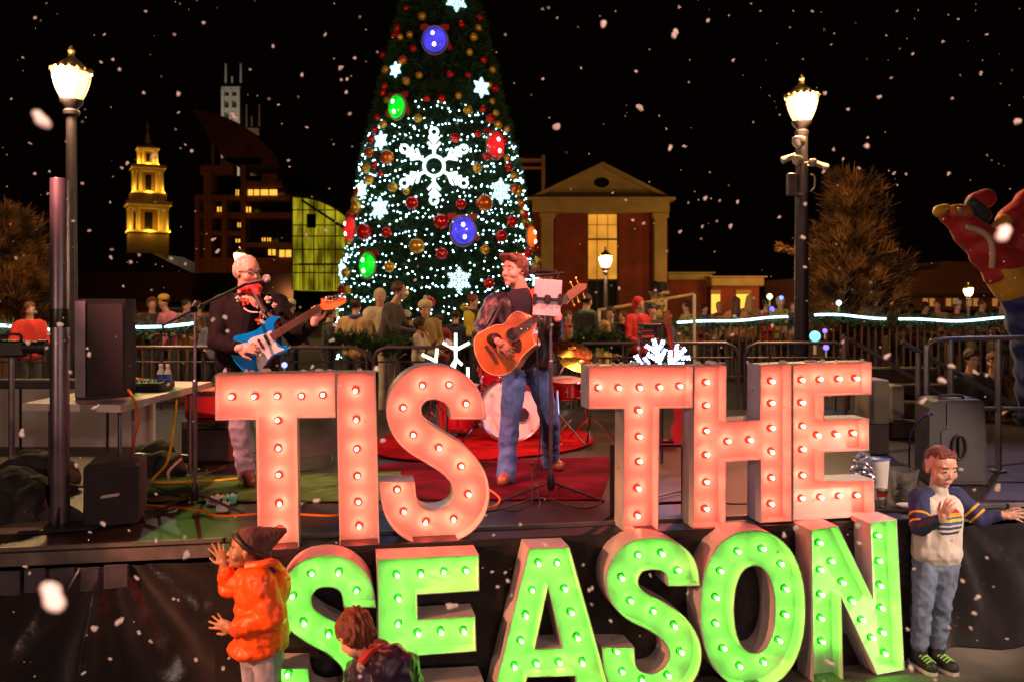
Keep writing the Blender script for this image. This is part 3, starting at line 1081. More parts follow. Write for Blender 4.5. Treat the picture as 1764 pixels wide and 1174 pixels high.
def brick_building():
    Y = 80.
    k = Y / F

    def q(px, py, d=0.):
        return P(px, py, Y) + Vector((0, d, 0))
    zb = ZP
    th = thing('brick_building', 'red brick hall with a cream pediment, corner columns and one tall lit window', 'building', (q(1035, 500).x, Y, zb))
    x0, x1 = q(918, 0).x, q(1150, 0).x
    z1 = q(0, 355).z
    wx0, wx1 = q(1011, 0).x, q(1066, 0).x
    wz0, wz1 = q(0, 540).z, q(0, 366).z
    mb = MB()
    for a, b_, c_, d_ in ((x0, wx0, zb, z1), (wx1, x1, zb, z1), (wx0, wx1, wz1, z1), (wx0, wx1, zb, wz0)):
        mb.box(((a + b_) / 2, Y + .3, (c_ + d_) / 2), (b_ - a, .6, d_ - c_))
    mb.box(((x0 + x1) / 2, Y + 12, (zb + z1) / 2), (x1 - x0, 22, z1 - zb))
    build('wall', mb, m_brick, th)
    # columns
    for cx_ in (q(942, 0).x, q(1135, 0).x):
        mb = MB()
        zt = q(0, 368).z
        mb.box((cx_, Y - .45, zb + .3), (1.6, 1.3, .6), bevel=.05)
        mb.box((cx_, Y - .4, (zb + zt) / 2), (1.15, 1.0, zt - zb), bevel=.06)
        mb.box((cx_, Y - .42, zt - .25), (1.5, 1.3, .5), bevel=.08)
        build('column', mb, m_stone, th)
    # entablature and pediment
    ex0, ex1 = q(911, 0).x, q(1155, 0).x
    mb = MB()
    za, zc = q(0, 368).z, q(0, 347).z
    mb.box(((ex0 + ex1) / 2, Y - .4, (za + zc) / 2), (ex1 - ex0 - .6, 1.6, zc - za))
    mb.box(((ex0 + ex1) / 2, Y - .5, zc + .1), (ex1 - ex0 + .4, 2.0, .25))
    build('entablature', mb, m_stone, th)
    ap = q(1037, 282)
    mb = MB()
    oc = q(1036, 315)
    hole = [oc + Vector((.72 * math.cos(t), -.2, .48 * math.sin(t))) for t in [2 * PI * i / 24 for i in range(24)]]
    mb.prism([(ex0 + .3, Y - .2, zc + .22), (ex1 - .3, Y - .2, zc + .22), (ap.x, Y - .2, ap.z - .3)], (0, .3, 0), [hole])
    build('pediment', mb, m_stone, th)
    build('round_vent', MB().prism([h + Vector((0, .12, 0)) for h in hole], (0, .05, 0)), m_wind, th)
    mb = MB()
    for sx in (ex0 - .25, ex1 + .25):
        a, b_ = Vector((sx, Y - .9, zc + .15)), Vector((ap.x, Y - .9, ap.z + .02))
        mb.prism([a, b_, b_ - Vector((0, 0, .42)), a - Vector((0, 0, .0)) + Vector(((ap.x - sx) * .1, 0, 0))], (0, 1.1, 0))
    build('raking_cornice', mb, m_stone, th)
    mb = MB()
    for sx in (ex0 - .25, ex1 + .25):
        a, b_ = Vector((sx, Y + .22, zc + .17)), Vector((ap.x, Y + .22, ap.z + .04))
        mb.prism([a, b_, b_ - Vector((0, 0, .3)), a + Vector(((ap.x - sx) * .05, 0, -.1))], (0, 22, 0))
    build('roof', mb, m_roof, th)
    # window: warm upper sashes, dark lower one
    zm = q(0, 482).z
    wn = build('window', MB().box(((wx0 + wx1) / 2, Y + .42, (zm + wz1) / 2), (wx1 - wx0, .04, wz1 - zm)), m_win_hall, th)
    mb = MB()
    for x in (wx0 + .07, wx1 - .07):
        mb.box((x, Y + .3, (wz0 + wz1) / 2), (.14, .2, wz1 - wz0))
    zz = [wz1 - .08, q(0, 412).z, zm, wz0 + .08]
    for z in zz:
        mb.box(((wx0 + wx1) / 2, Y + .29, z), (wx1 - wx0 - .28, .17, .15))
    for i in (1, 2):
        mb.box((wx0 + (wx1 - wx0) * i / 3, Y + .33, (wz0 + wz1) / 2), (.05, .06, wz1 - wz0 - .2))
    mb.box(((wx0 + wx1) / 2, Y + .34, q(0, 387).z), (wx1 - wx0 - .28, .05, .05))
    build('frame', mb, m_frame, wn)
    build('pane', MB().box(((wx0 + wx1) / 2, Y + .42, (zm + wz0) / 2), (wx1 - wx0, .04, zm - wz0 - .01)), m_wind, wn)
    # low wings to the right
    for (a, b_, top, dep, cor) in ((1156, 1226, 470, 1.5, 483), (1224, 1305, 478, -.5, 494)):
        xa, xb = q(a, 0).x, q(b_, 0).x
        zt = q(0, cor).z
        build('wing', MB().box(((xa + xb) / 2, Y + dep + 4, (zb + zt) / 2), (xb - xa, 8, zt - zb)), m_brick, th)
        mb = MB()
        mb.box(((xa + xb) / 2 + .1, Y + dep + 3.8, (zt + q(0, top).z) / 2 + .0), (xb - xa + .5, 8.6, q(0, top).z - zt - .03), bevel=.1)
        mb.box(((xa + xb) / 2 + .1, Y + dep + 3.8, q(0, top).z + .03), (xb - xa + .9, 9., .12))
        build('cornice', mb, m_stone, th)
    for a, b_ in ((1223, 1238), (1266, 1290)):
        w_ = build('window', MB().box((q((a + b_) / 2, 0).x, Y - .53, q(0, 524).z), ((b_ - a) * k, .04, 34 * k)), mat('shop_light', (.8, .5, .2), .5, var=.0, emit=(1, .62, .08), es=.8), th)
        build('blind', MB().box((q((a + b_) / 2, 0).x, Y - .58, q(0, 503).z), ((b_ - a) * k + .1, .05, 6 * k)), m_stone, w_)
    lamp('wing_fill_light', (P(1255, 0, Y).x, Y - 7, 5.2), (1, .62, .12), 520, .3)  # fill light added to brighten the wing cornices
    # two lanterns' worth of light thrown on the front by the street lamps
    lamp('front_flood', (ap.x - 8, Y - 16, 5.), (1, .5, .14), 1450, .3)
    lamp('front_flood', (ap.x + 9, Y - 12, 4.5), (1, .5, .12), 1200, .3)


def room_mat():
    m = mat('hall_window_light', (.8, .5, .2), .5, var=0, emit=(1, .42, .04), es=.6)
    nt = m.node_tree
    b = nt.nodes['Principled BSDF']
    tc = nt.nodes.new('ShaderNodeTexCoord')
    n = nt.nodes.new('ShaderNodeTexNoise')
    n.inputs['Scale'].default_value = .35
    mr = nt.nodes.new('ShaderNodeMapRange')
    mr.inputs['From Min'].default_value = .3
    mr.inputs['From Max'].default_value = .7
    mr.inputs['To Min'].default_value = .22
    mr.inputs['To Max'].default_value = .75
    nt.links.new(tc.outputs['Object'], n.inputs[0])
    nt.links.new(n.outputs[0], mr.inputs[0])
    nt.links.new(mr.outputs[0], b.inputs['Emission Strength'])
    return m


m_win_hall = room_mat()
brick_building()


def steeple():
    Y = 150.
    k = Y / F
    cx_ = P(254, 0, Y).x
    th = thing('church_steeple', 'floodlit yellow church steeple of stacked open tiers at the far left', 'steeple', (cx_, Y, ZP))
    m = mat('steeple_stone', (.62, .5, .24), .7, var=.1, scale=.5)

    def z(py):
        return P(0, py, Y).z
    rz = rad(28)
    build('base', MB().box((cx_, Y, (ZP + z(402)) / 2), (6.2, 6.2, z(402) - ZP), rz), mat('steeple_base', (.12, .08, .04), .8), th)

    def tier(w, p0, p1, p2, name):
        mb = MB()
        rot = Matrix.Rotation(rz, 3, 'Z')
        for sx in (-1, 1):
            for sy in (-1, 1):
                for (fx, fy) in ((1, 1), (.62, 1), (1, .62)):
                    c = rot @ Vector((sx * w * .46 * fx, sy * w * .46 * fy, 0))
                    mb.cyl((cx_ + c.x, Y + c.y, z(p0)), (cx_ + c.x, Y + c.y, z(p1)), w * .055, n=10)
        for a, b_, ww in ((p1, p1 - (p1 - p2) * .5, w * 1.06), (p1 - (p1 - p2) * .5, p2, w * 1.2)):
            mb.box((cx_, Y, (z(a) + z(b_)) / 2), (ww, ww, z(b_) - z(a) - .02), rz)
        mb.box((cx_, Y, z(p0) + .12), (w * 1.12, w * 1.12, .3), rz)
        t = build(name, mb, m, th)
        build('core', MB().box((cx_, Y, (z(p0) + z(p1)) / 2), (w * .66, w * .66, z(p1) - z(p0)), rz), mat('steeple_core', (.26, .16, .05), .8), t)  # core coloured darker to deepen the shade between the columns
        for sx, sy in ((0, -1), (1, 0), (-1, 0)):
            c = rot @ Vector((sx * w * .335, sy * w * .335, 0))
            build('opening', MB().box((cx_ + c.x, Y + c.y, (z(p0) + z(p1)) / 2), (w * .2, w * .02, (z(p1) - z(p0)) * .7), rz + (PI / 2 if sx else 0)), m_wind, t)
        for sx, sy in ((-1, -1), (1, -1), (0, -1), (1, 0), (-1, 0)):
            c = rot @ Vector((sx * w * .62, sy * w * .62, 0))
            lamp('steeple_flood', (cx_ + c.x, Y + c.y, z(p0) + .4), (1, .52, .05), 42 * w, .2)
    tier(6.0, 402, 362, 350, 'lower_tier')
    tier(4.6, 335, 298, 287, 'middle_tier')
    tier(3.0, 286, 262, 256, 'lantern')
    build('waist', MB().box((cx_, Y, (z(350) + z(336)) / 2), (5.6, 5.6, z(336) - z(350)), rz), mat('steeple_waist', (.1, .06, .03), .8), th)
    mb = MB().lathe([(1.1, z(256)), (.95, z(250)), (.5, z(247)), (.42, z(240)), (.3, z(236)), (.36, z(232)), (.2, z(230)), (.1, z(222)), (.3, z(219)), (.1, z(217)), (.03, z(208))], (cx_, Y, 0), 10)
    mb.box((cx_, Y, z(214)), (.7, .1, .1))
    build('spire', mb, m, th)
    rf = P(230, 445, Y - 4)
    mb = MB()
    a, b_, c_ = P(135, 470, Y - 6), P(330, 470, Y - 6), P(240, 436, Y - 6)
    mb.prism([a, b_, P(330, 520, Y - 6), P(135, 520, Y - 6)], (0, 14, 0))
    build('nave', mb, mat('nave_wall', (.06, .025, .012), .8), th)
    mb = MB().prism([a - Vector((2, 0, 0)), b_, c_ + Vector((2, 0, 0)), c_ - Vector((2, 0, 0))], (0, 14, 0))
    build('roof', mb, mat('nave_roof', (.008, .005, .004), .8), th)
    lamp('steeple_flood', (cx_ + 4.5, Y - 5, z(432)), (1, .62, .05), 12, .3)
    lamp('steeple_flood', (cx_ - 4.5, Y - 5, z(432)), (1, .4, .05), 12, .3)


steeple()


def arena():
    Y = 140.
    k = Y / F
    m_conc = mat('brown_concrete', (.2, .085, .04), .8, var=.25, scale=.2)

    def q(px, py, d=0.):
        return P(px, py, Y) + Vector((0, d, 0))
    th = thing('office_building', 'dark office block with a swooping curved roof and scattered lit windows', 'building', (q(420, 0).x, Y, ZP))
    mb = MB()
    # floors and piers leave dark window bands between them
    mb.box(((q(338, 0).x + q(500, 0).x) / 2, Y + 10, (ZP + q(0, 300).z) / 2), (162 * k, 16, q(0, 300).z - ZP))
    build('core', mb, m_wind, th)
    mb = MB()
    for y0, y1, a, b_ in ((285, 300, 345, 402), (312, 322, 424, 485), (336, 345, 336, 500), (366, 376, 336, 502), (398, 406, 336, 420), (418, 426, 420, 502), (444, 470, 336, 502), (272, 284, 380, 450)):
        p0, p1 = q(a, y1), q(b_, y0)
        mb.box(((p0.x + p1.x) / 2, Y + 1, (p0.z + p1.z) / 2), (p1.x - p0.x, 2, p1.z - p0.z))
    build('spandrel', mb, m_conc, th)
    mb = MB()
    for a, b_, y0, y1 in ((337, 345, 336, 470), (352, 366, 285, 470), (383, 392, 336, 470), (416, 424, 285, 470), (452, 478, 300, 318)):
        p0, p1 = q(a, y1), q(b_, y0)
        mb.box(((p0.x + p1.x) / 2, Y + .9, (p0.z + p1.z) / 2), (p1.x - p0.x, 2.6, p1.z - p0.z))
    build('pier', mb, m_conc, th)
    mb = MB()
    top = spline([q(333, 188), q(370, 196), q(410, 212), q(445, 238), q(470, 262), q(482, 288)], 6)
    bot = spline([q(482, 288), q(450, 284), (q(400, 283)), q(372, 255), q(350, 220), q(333, 190)], 6)
    mb.prism(top + bot[1:-1], (0, 14, 0))
    build('curved_roof', mb, mat('roof_metal', (.13, .05, .03), .6, .3, var=.3, scale=.3), th)
    build('mast', MB().cyl(q(365, 290, .5), q(365, 215, .5), .25), m_conc, th)
    wl = [(407, 337, 412, 327), (428, 337, 447, 327), (450, 337, 478, 327), (375, 365, 384, 357), (425, 366, 433, 357), (410, 392, 416, 384), (407, 418, 414, 412), (452, 416, 458, 410), (461, 416, 467, 410),
          (463, 440, 475, 430), (482, 443, 502, 431), (405, 334, 410, 327)]
    for a, y1, b_, y0 in wl[:11]:
        p0, p1 = q(a, y1), q(b_, y0)
        w_ = build('window', MB().box(((p0.x + p1.x) / 2, Y - .2, (p0.z + p1.z) / 2), (p1.x - p0.x, .1, p1.z - p0.z)), m_win_hot, th)
        build('frame', MB().box(((p0.x + p1.x) / 2, Y - .28, (p0.z + p1.z) / 2), (.18, .05, p1.z - p0.z)), m_conc, w_)
    lamp('facade_flood', q(420, 505, -26), (1, .3, .1), 2600, .5)
    # white lattice tower behind
    Y2 = 260.

    def t2(px, py):
        return P(px, py, Y2)
    w0 = t2(401, 200)
    tw = thing('lattice_tower', 'pale stone tower top with tall antenna masts rising behind the curved roof', 'tower', (w0.x, Y2, ZP))
    m_t = mat('tower_stone', (.62, .58, .5), .7, var=.1)
    mb = MB()
    z0, z1 = ZP, t2(0, 156).z
    for dx in (-2.3, 0, 2.3):
        mb.box((w0.x + dx, Y2, (z0 + z1) / 2), (.9, 4.5, z1 - z0))
    for py in (156, 172, 192, 212, 240):
        mb.box((w0.x, Y2 + .1, t2(0, py).z), (5.6, 4.2, 1.3))
    build('shaft', mb, m_t, tw)
    for px, py in ((389, 110), (400, 132), (415, 110)):
        build('mast', MB().cyl(t2(px, 160), t2(px, py), .42, .3, 8), m_t, tw)
    w1 = t2(437, 250)
    tw2 = thing('lattice_tower', 'dim brown tower with thin masts right of the pale tower', 'tower', (w1.x, Y2, ZP))
    m_d = mat('dim_tower', (.16, .08, .04), .8)
    build('shaft', MB().box((w1.x, Y2, (ZP + t2(0, 222).z) / 2), (4.4, 4, t2(0, 222).z - ZP), bevel=.2), m_d, tw2)
    for px, py in ((425, 180), (434, 200), (447, 180)):
        build('mast', MB().cyl(t2(px, 225), t2(px, py), .36, .28, 8), m_d, tw2)
    lamp('tower_flood', t2(401, 300) + Vector((0, -30, 0)), (1, .85, .7), 14000, .5)
    # glass atrium, lit green-yellow from inside
    m_at = mat('atrium_light', (.6, .6, .1), .5, var=0, emit=(.72, .62, .02), es=.42)
    nt = m_at.node_tree
    b = nt.nodes['Principled BSDF']
    tc = nt.nodes.new('ShaderNodeTexCoord')
    n = nt.nodes.new('ShaderNodeTexNoise')
    n.inputs['Scale'].default_value = .4
    n.inputs['Detail'].default_value = 5
    mp = nt.nodes.new('ShaderNodeMapping')
    mp.inputs['Scale'].default_value = (2.5, 1, .5)
    mr = nt.nodes.new('ShaderNodeMapRange')
    mr.inputs['From Min'].default_value = .4
    mr.inputs['From Max'].default_value = .62
    mr.inputs['To Min'].default_value = .07
    mr.inputs['To Max'].default_value = .5
    nt.links.new(tc.outputs['Object'], mp.inputs[0])
    nt.links.new(mp.outputs[0], n.inputs[0])
    nt.links.new(n.outputs[0], mr.inputs[0])
    nt.links.new(mr.outputs[0], b.inputs['Emission Strength'])
    Y3 = 110.

    def q3(px, py, d=0.):
        return P(px, py, Y3) + Vector((0, d, 0))
    at = thing('glass_atrium', 'glass atrium with an arched roof glowing green yellow left of the christmas tree', 'building', (q3(552, 0).x, Y3, ZP))
    arc = spline([q3(504, 336), q3(540, 340), q3(575, 354), q3(608, 378), q3(640, 410)], 6)
    mb = MB().prism(arc + [q3(640, 500), q3(504, 500)], (0, 10, 0))
    build('glazing', mb, m_at, at)
    mb = MB()
    mb.tube([p + Vector((0, -.15, .1)) for p in arc], .45, 8)
    for px in (504, 522, 541, 560, 578, 596, 614):
        yt = 336 + (max(0, px - 520) / 120) ** 1.7 * 74
        mb.cyl(q3(px, yt, -.1), q3(px, 500, -.1), .08, n=6)
    for py in (362, 388, 407, 430, 456, 470):
        mb.cyl(q3(504, py, -.1), q3(504 + (130 if py > 400 else (py - 336) * 2.2 + 40), py, -.1), .07, n=6)
    mb.cyl(q3(520, 345, -.2), q3(604, 400, -.2), .16, n=6)
    build('mullion', mb, mat('dark_mullion', (.05, .035, .01), .6), at)
    build('opening', MB().box(q3(537, 381, -.2), (16 * Y3 / F, .12, 24 * Y3 / F)), m_wind, at)
    mb = MB()
    mb.box(q3(575, 456, -1), (115 * Y3 / F, .2, .25))
    for i in range(14):
        mb.cyl(q3(520 + i * 8, 457, -1), q3(520 + i * 8, 500, -1), .05, n=5)
    build('railing', mb, mat('atrium_rail', (.2, .2, .02), .6), at)


m_win_hot = mat('office_window_light', (.8, .5, .2), .5, var=0, emit=(1, .5, .06), es=1.1)
arena()
# roof frame behind the tree and the dim shops at the far right
rf = P(915, 290, 90)
tag(build('roof_frame', MB().box(P(905, 277, 90), (60 * .06, .5, .35)).box(P(905, 290, 90), (60 * .06, .5, .25)).box(P(936, 292, 90), (6 * .06, .6, 48 * .06)).cyl(P(936, 310, 90), (P(936, 0, 90).x, 90, ZP), .2), mat('rust_frame', (.3, .13, .04), .7), None, rf),
    'dim brown steel frame standing beside the right edge of the tree above the roofs', 'frame')
lamp('frame_light', P(925, 330, 84), (1, .5, .2), 300, .3)
m_shop = mat('dim_shop_wall', (.12, .045, .022), .8, var=.3, scale=.15)
ls = thing('shop_row', 'long dim row of low brown shops at the far right with a stepped parapet', 'building', P(1560, 520, 90))
mb = MB()
pts = [(1318, 484), (1370, 480), (1480, 478), (1582, 476), (1586, 466), (1620, 462), (1626, 450), (1700, 452), (1706, 466), (1780, 470), (1780, 535), (1318, 535)]
mb.prism([P(x, y, 90) for x, y in pts], (0, 12, 0))
build('wall', mb, m_shop, ls)
mb = MB()
mb.box(P(1650, 508, 88.6), (240 * .06, 2.6, 5 * .06))
build('awning', mb, m_roof, ls)
for px in (1490, 1530, 1600, 1640, 1675, 1720):
    w_ = build('window', MB().box(P(px, 521, 89.9), (1.2, .1, .8)), m_shopw if False else mat('dim_shop_light', (.8, .4, .1), .5, var=0, emit=(1, .42, .1), es=.22), ls)
    build('frame', MB().box(P(px, 521, 89.8), (.1, .1, .8)), m_roof, w_)
lamp('shop_light', P(1620, 500, 74), (1, .45, .15), 1500, .4)
lamp('shop_light', P(1400, 500, 74), (1, .4, .15), 500, .4)


# ================================================================== BROWN TREES
def bare_tree(px, base_py, h, spread, Y, label, seed, base=ZP, lean=0.):
    rr = random.Random(seed)
    b = P(px, base_py, Y)
    b.z = base
    th = thing('cypress_tree', label, 'tree', b)
    mb = MB()
    mb.tube([b, b + Vector((lean * .3, 0, h * .5)), b + Vector((lean, 0, h))], [.14, .02], 8, smooth=5)
    lv = MB()
    for i in range(120):
        t = rr.uniform(.08, .99) ** .9
        a = rr.uniform(0, 2 * PI)
        L = spread * (1 - t) ** .8 * min(1, .35 + t * 3) * rr.uniform(.5, 1.15) + .12
        p0 = b + Vector((lean * t, 0, h * t))
        d = Vector((math.cos(a), math.sin(a), 0))
        p1 = p0 + d * L * .6 + Vector((0, 0, L * .35))
        p2 = p0 + d * L + Vector((0, 0, L * (.9 + .9 * rr.random())))
        pts = spline([p0, p1, p2], 5)
        mb.tube(pts, [.028 * (1 - t) + .008, .004], 5)
        for q_ in pts[2:]:
            for _ in range(5):
                tuft(lv, q_ + Vector((rr.gauss(0, .07), rr.gauss(0, .07), rr.gauss(0, .07))), (d + Vector((0, 0, 1.1))), .26 + .1 * rr.random(), 7, rr, droop=.05, w=.011)
    build('trunk', mb, mat('pale_bark', (.16, .09, .045), .9), th)
    build('crown', lv, mat('rusty_needles', (.045, .018, .006), .8, col2=(.48, .22, .06), scale=2.6, stops=(.42, .68)), th, fixn=False, ang=180)


bare_tree(1468, 540, 3.75, .92, 17., 'feathery rusty brown cypress right of the right street lamp', 11)
bare_tree(2, 540, 3.0, .95, 16.5, 'feathery brown cypress at the left edge of the photo behind the street lamp', 12)
sm = thing('young_tree', 'short sapling with a pale drooping tuft left of the right lamp post', 'tree', (P(1375, 500, 13).x, 13.2, ZP))
bb = Vector(sm.location)
build('trunk', MB().tube([bb, P(1376, 480, 13.2), P(1378, 440, 13.2)], .02, 6), mat('pale_bark', (.16, .09, .045), .9), sm)
lv = MB()
rr = random.Random(4)
for i in range(60):
    p = P(1345 + 32 * i / 60, 424 + 10 * i / 60 + rr.uniform(-3, 3), 13.2 + rr.uniform(-.1, .1))
    tuft(lv, p, Vector((-1, 0, .2)), .12, 6, rr, w=.01)
build('crown', lv, mat('rusty_needles', (.07, .03, .01), .8), sm, fixn=False, ang=180)
# ================================================================== PEOPLE
def hframe(fwd, tilt=0., roll=0.):
    f = Vector(fwd).normalized()
    s_ = f.cross(Vector((0, 0, 1))).normalized()      # the person's right
    u = s_.cross(f).normalized()
    if tilt:
        q = Matrix.Rotation(tilt, 3, s_)
        f, u = q @ f, q @ u
    if roll:
        q = Matrix.Rotation(roll, 3, f)
        s_, u = q @ s_, q @ u
    return s_, f, u


def head_shapes(mb, c, fr, hh, kid=False):
    s_, f, u = fr
    if kid:
        s_ = s_ * 1.08
    M = Matrix((s_, f, u)).transposed()

    def q(x, y, z):
        return c + (s_ * x + f * y + u * z) * hh
    mb.ell(q(0, -.05, .12), (.325 * hh, .385 * hh, .375 * hh), M, 20, 14)
    mb.ell(q(0, .11, -.06), (.28 * hh, .245 * hh, .36 * hh), M, 18, 12)
    if kid:
        mb.ell(q(0, .09, -.24), (.255 * hh, .235 * hh, .2 * hh), M, 16, 10)
        mb.ell(q(0, .25, -.38), (.09 * hh, .07 * hh, .06 * hh), M, 12, 8)
        mb.cap(q(0, .33, -.0), q(0, .385, -.12), .024 * hh, .038 * hh)
        mb.ell(q(0, .36, -.13), (.058 * hh, .035 * hh, .03 * hh), M, 12, 8)
        mb.cap(q(-.16, .27, .13), q(.16, .27, .13), .05 * hh)
        mb.ell(q(0, .315, -.26), (.085 * hh, .04 * hh, .045 * hh), M, 12, 8)
    else:
        mb.ell(q(0, .12, -.28), (.225 * hh, .22 * hh, .19 * hh), M, 16, 10)
        mb.ell(q(0, .27, -.42), (.1 * hh, .075 * hh, .07 * hh), M, 12, 8)
        mb.cap(q(0, .32, .05), q(0, .41, -.12), .026 * hh, .044 * hh)
        mb.ell(q(0, .37, -.135), (.068 * hh, .045 * hh, .036 * hh), M, 12, 8)
        mb.cap(q(-.19, .265, .1), q(.19, .265, .1), .05 * hh)
        mb.ell(q(0, .325, -.275), (.1 * hh, .045 * hh, .045 * hh), M, 12, 8)
    for sg in (-1, 1):
        mb.ell(q(sg * .165, .2, -.13), (.125 * hh, .12 * hh, .12 * hh), M, 12, 8)
        mb.ell(q(sg * .325, -.03, -.03), (.035 * hh, .075 * hh, .12 * hh), M, 12, 8)
        mb.ell(q(sg * .345, -.05, .03), (.03 * hh, .05 * hh, .05 * hh), M, 10, 8)


def hand_shapes(mb, w, d, pn, L, side=1, curl=.35, spread=.16, el=None):
    """w wrist, d finger direction, pn palm normal (where fingers curl to), L hand length, side: +1 thumb towards d x pn"""
    d = Vector(d).normalized()
    pn = Vector(pn)
    pn = (pn - d * pn.dot(d)).normalized()
    t = d.cross(pn).normalized() * side
    rot = Matrix((t, pn, d)).transposed()
    mb.cap(w - d * .03 * L, w + d * .12 * L, .15 * L, .16 * L)
    mb.ell(w + d * .28 * L, (.215 * L, .085 * L, .27 * L), rot, 16, 12)
    mb.ell(w + d * .18 * L + t * .12 * L + pn * .03 * L, (.1 * L, .085 * L, .15 * L), rot, 12, 8)
    for k, (off, ln, cr) in enumerate(((.145, .42, 1.), (.05, .47, 1.05), (-.045, .44, 1.1), (-.135, .34, 1.2))):
        p = w + d * (.47 - .03 * abs(k - 1)) * L + t * off * L
        dr = (d + t * (off * spread * 9)).normalized()
        r = (.052, .053, .05, .044)[k] * L
        a = 0
        for j, seg in enumerate((.42, .32, .26)):
            a += curl * cr * (.7 if j == 0 else 1)
            dd = dr * math.cos(a) + pn * math.sin(a)
            p2 = p + dd * ln * seg * L
            mb.cap(p, p2, r * (1 - .07 * j), r * (.93 - .07 * j), 10)
            p = p2
    p = w + d * .14 * L + t * .15 * L
    d1 = (t * .85 + d * .75 + pn * .35).normalized()
    p2 = p + d1 * .2 * L
    mb.cap(p, p2, .07 * L, .058 * L, 10)
    d2 = (t * .35 + d * .95 + pn * (.25 + curl * .5)).normalized()
    p3 = p2 + d2 * .15 * L
    mb.cap(p2, p3, .056 * L, .052 * L, 10)
    mb.cap(p3, p3 + (d2 + pn * curl * .4).normalized() * .12 * L, .05 * L, .042 * L, 10)


def face_parts(body, c, fr, hh, hairm, brow=True, lips=True, lipm=None):
    s_, f, u = fr
    M = Matrix((s_, f, u)).transposed()

    def q(x, y, z):
        return c + (s_ * x + f * y + u * z) * hh
    for sg in (-1, 1):
        e = build('eye', MB().ell(q(sg * .135, .295, .02), (.058 * hh, .05 * hh, .032 * hh), M, 14, 10), m_eye, body)
        build('iris', MB().ell(q(sg * .135, .332, .018), (.028 * hh, .016 * hh, .028 * hh), M, 12, 8), m_iris, e)
        if brow:
            build('eyebrow', MB().tube([q(sg * .06, .345, .11), q(sg * .14, .34, .135), q(sg * .21, .28, .11)], .014 * hh, 6, smooth=3), hairm, body)
    if lips:
        build('lips', MB().ell(q(0, .352, -.262), (.075 * hh, .022 * hh, .012 * hh), M, 12, 8).ell(q(0, .348, -.287), (.06 * hh, .022 * hh, .013 * hh), M, 12, 8), lipm or m_lip, body)


def hair_cap(name, body, c, fr, hh, m, front=.17, back=-.42, thick=.06, seed=1, vox=.004, strand=.006, quiff=0., side=0., label=None):
    """hair hugging the skull: kept above the brow in front and down to the nape behind"""
    s_, f, u = fr
    M = Matrix((s_, f, u)).transposed()

    def q(x, y, z):
        return c + (s_ * x + f * y + u * z) * hh
    mb = MB()
    mb.ell(q(0, -.09, .17), ((.325 + thick) * hh, (.365 + thick) * hh, (.345 + thick) * hh), M, 22, 16)
    mb.ell(q(0, -.2, -.02), ((.30 + thick) * hh, (.25 + thick) * hh, (.27 + thick) * hh), M, 20, 12)
    if quiff:
        for i in range(5):
            x = -.2 + .1 * i
            mb.cap(q(x, .22, .33), q(x + .05, .30 + quiff * .3, .40 + quiff), .09 * hh, .07 * hh)
    if side:
        for sg in (-1, 1):
            mb.cap(q(sg * .3, -.02, .15), q(sg * .32, -.05, .15 - side), .07 * hh, .05 * hh)

    def dsp(co, n):
        p = co - (c - ORG[body.name])
        l = Vector((p.dot(s_), p.dot(f), p.dot(u))) / hh
        a = noise.noise(Vector((l.x * 13, l.y * 2.5, l.z * 3)) + Vector((seed, 0, 0)))
        b = noise.noise(Vector((l.x * 30, l.y * 5, l.z * 6)))
        return strand * (a + .6 * b)
    return blob(name, mb, m, body, voxel=vox, smooth=2, disp=dsp, label=label)


def limb(mb, a, b, c, ra, rb, rc):
    mb.cap(a, b, ra, rb)
    mb.cap(b, c, rb, rc)


def mk_hair(col, nm):
    return mat(nm, col, .45, var=.45, scale=60, bump=.6, bscale=240)


h_brown = mk_hair((.10, .035, .016), 'brown_hair')
h_dark = mk_hair((.03, .014, .01), 'dark_hair')
h_white = mk_hair((.5, .42, .34), 'white_hair')
h_auburn = mk_hair((.16, .035, .018), 'auburn_hair')
m_jean = mat('blue_denim', (.05, .12, .33), .8, var=.35, scale=9, bump=.5, bscale=300)
m_jean_p = mat('pale_denim', (.30, .30, .37), .8, var=.3, scale=9, bump=.5, bscale=300)
m_leather = mat('black_leather', (.010, .007, .007), .46, var=.3, scale=9, bump=.3, bscale=30)
m_shoe_b = mat('brown_leather', (.17, .06, .03), .4, var=.2)


def shoe(mb, an, toe, k=1.):
    an, toe = Vector(an), Vector(toe)
    d = (toe - an)
    d.z = 0
    d = d.normalized()
    g = min(an.z, toe.z)
    mb.cap(Vector((an.x, an.y, toe.z + .03 * k)) - d * .03 * k, toe, .045 * k, .038 * k)
    mb.cap(Vector((an.x, an.y, toe.z + .01 * k)), an + Vector((0, 0, .02)), .05 * k, .046 * k)


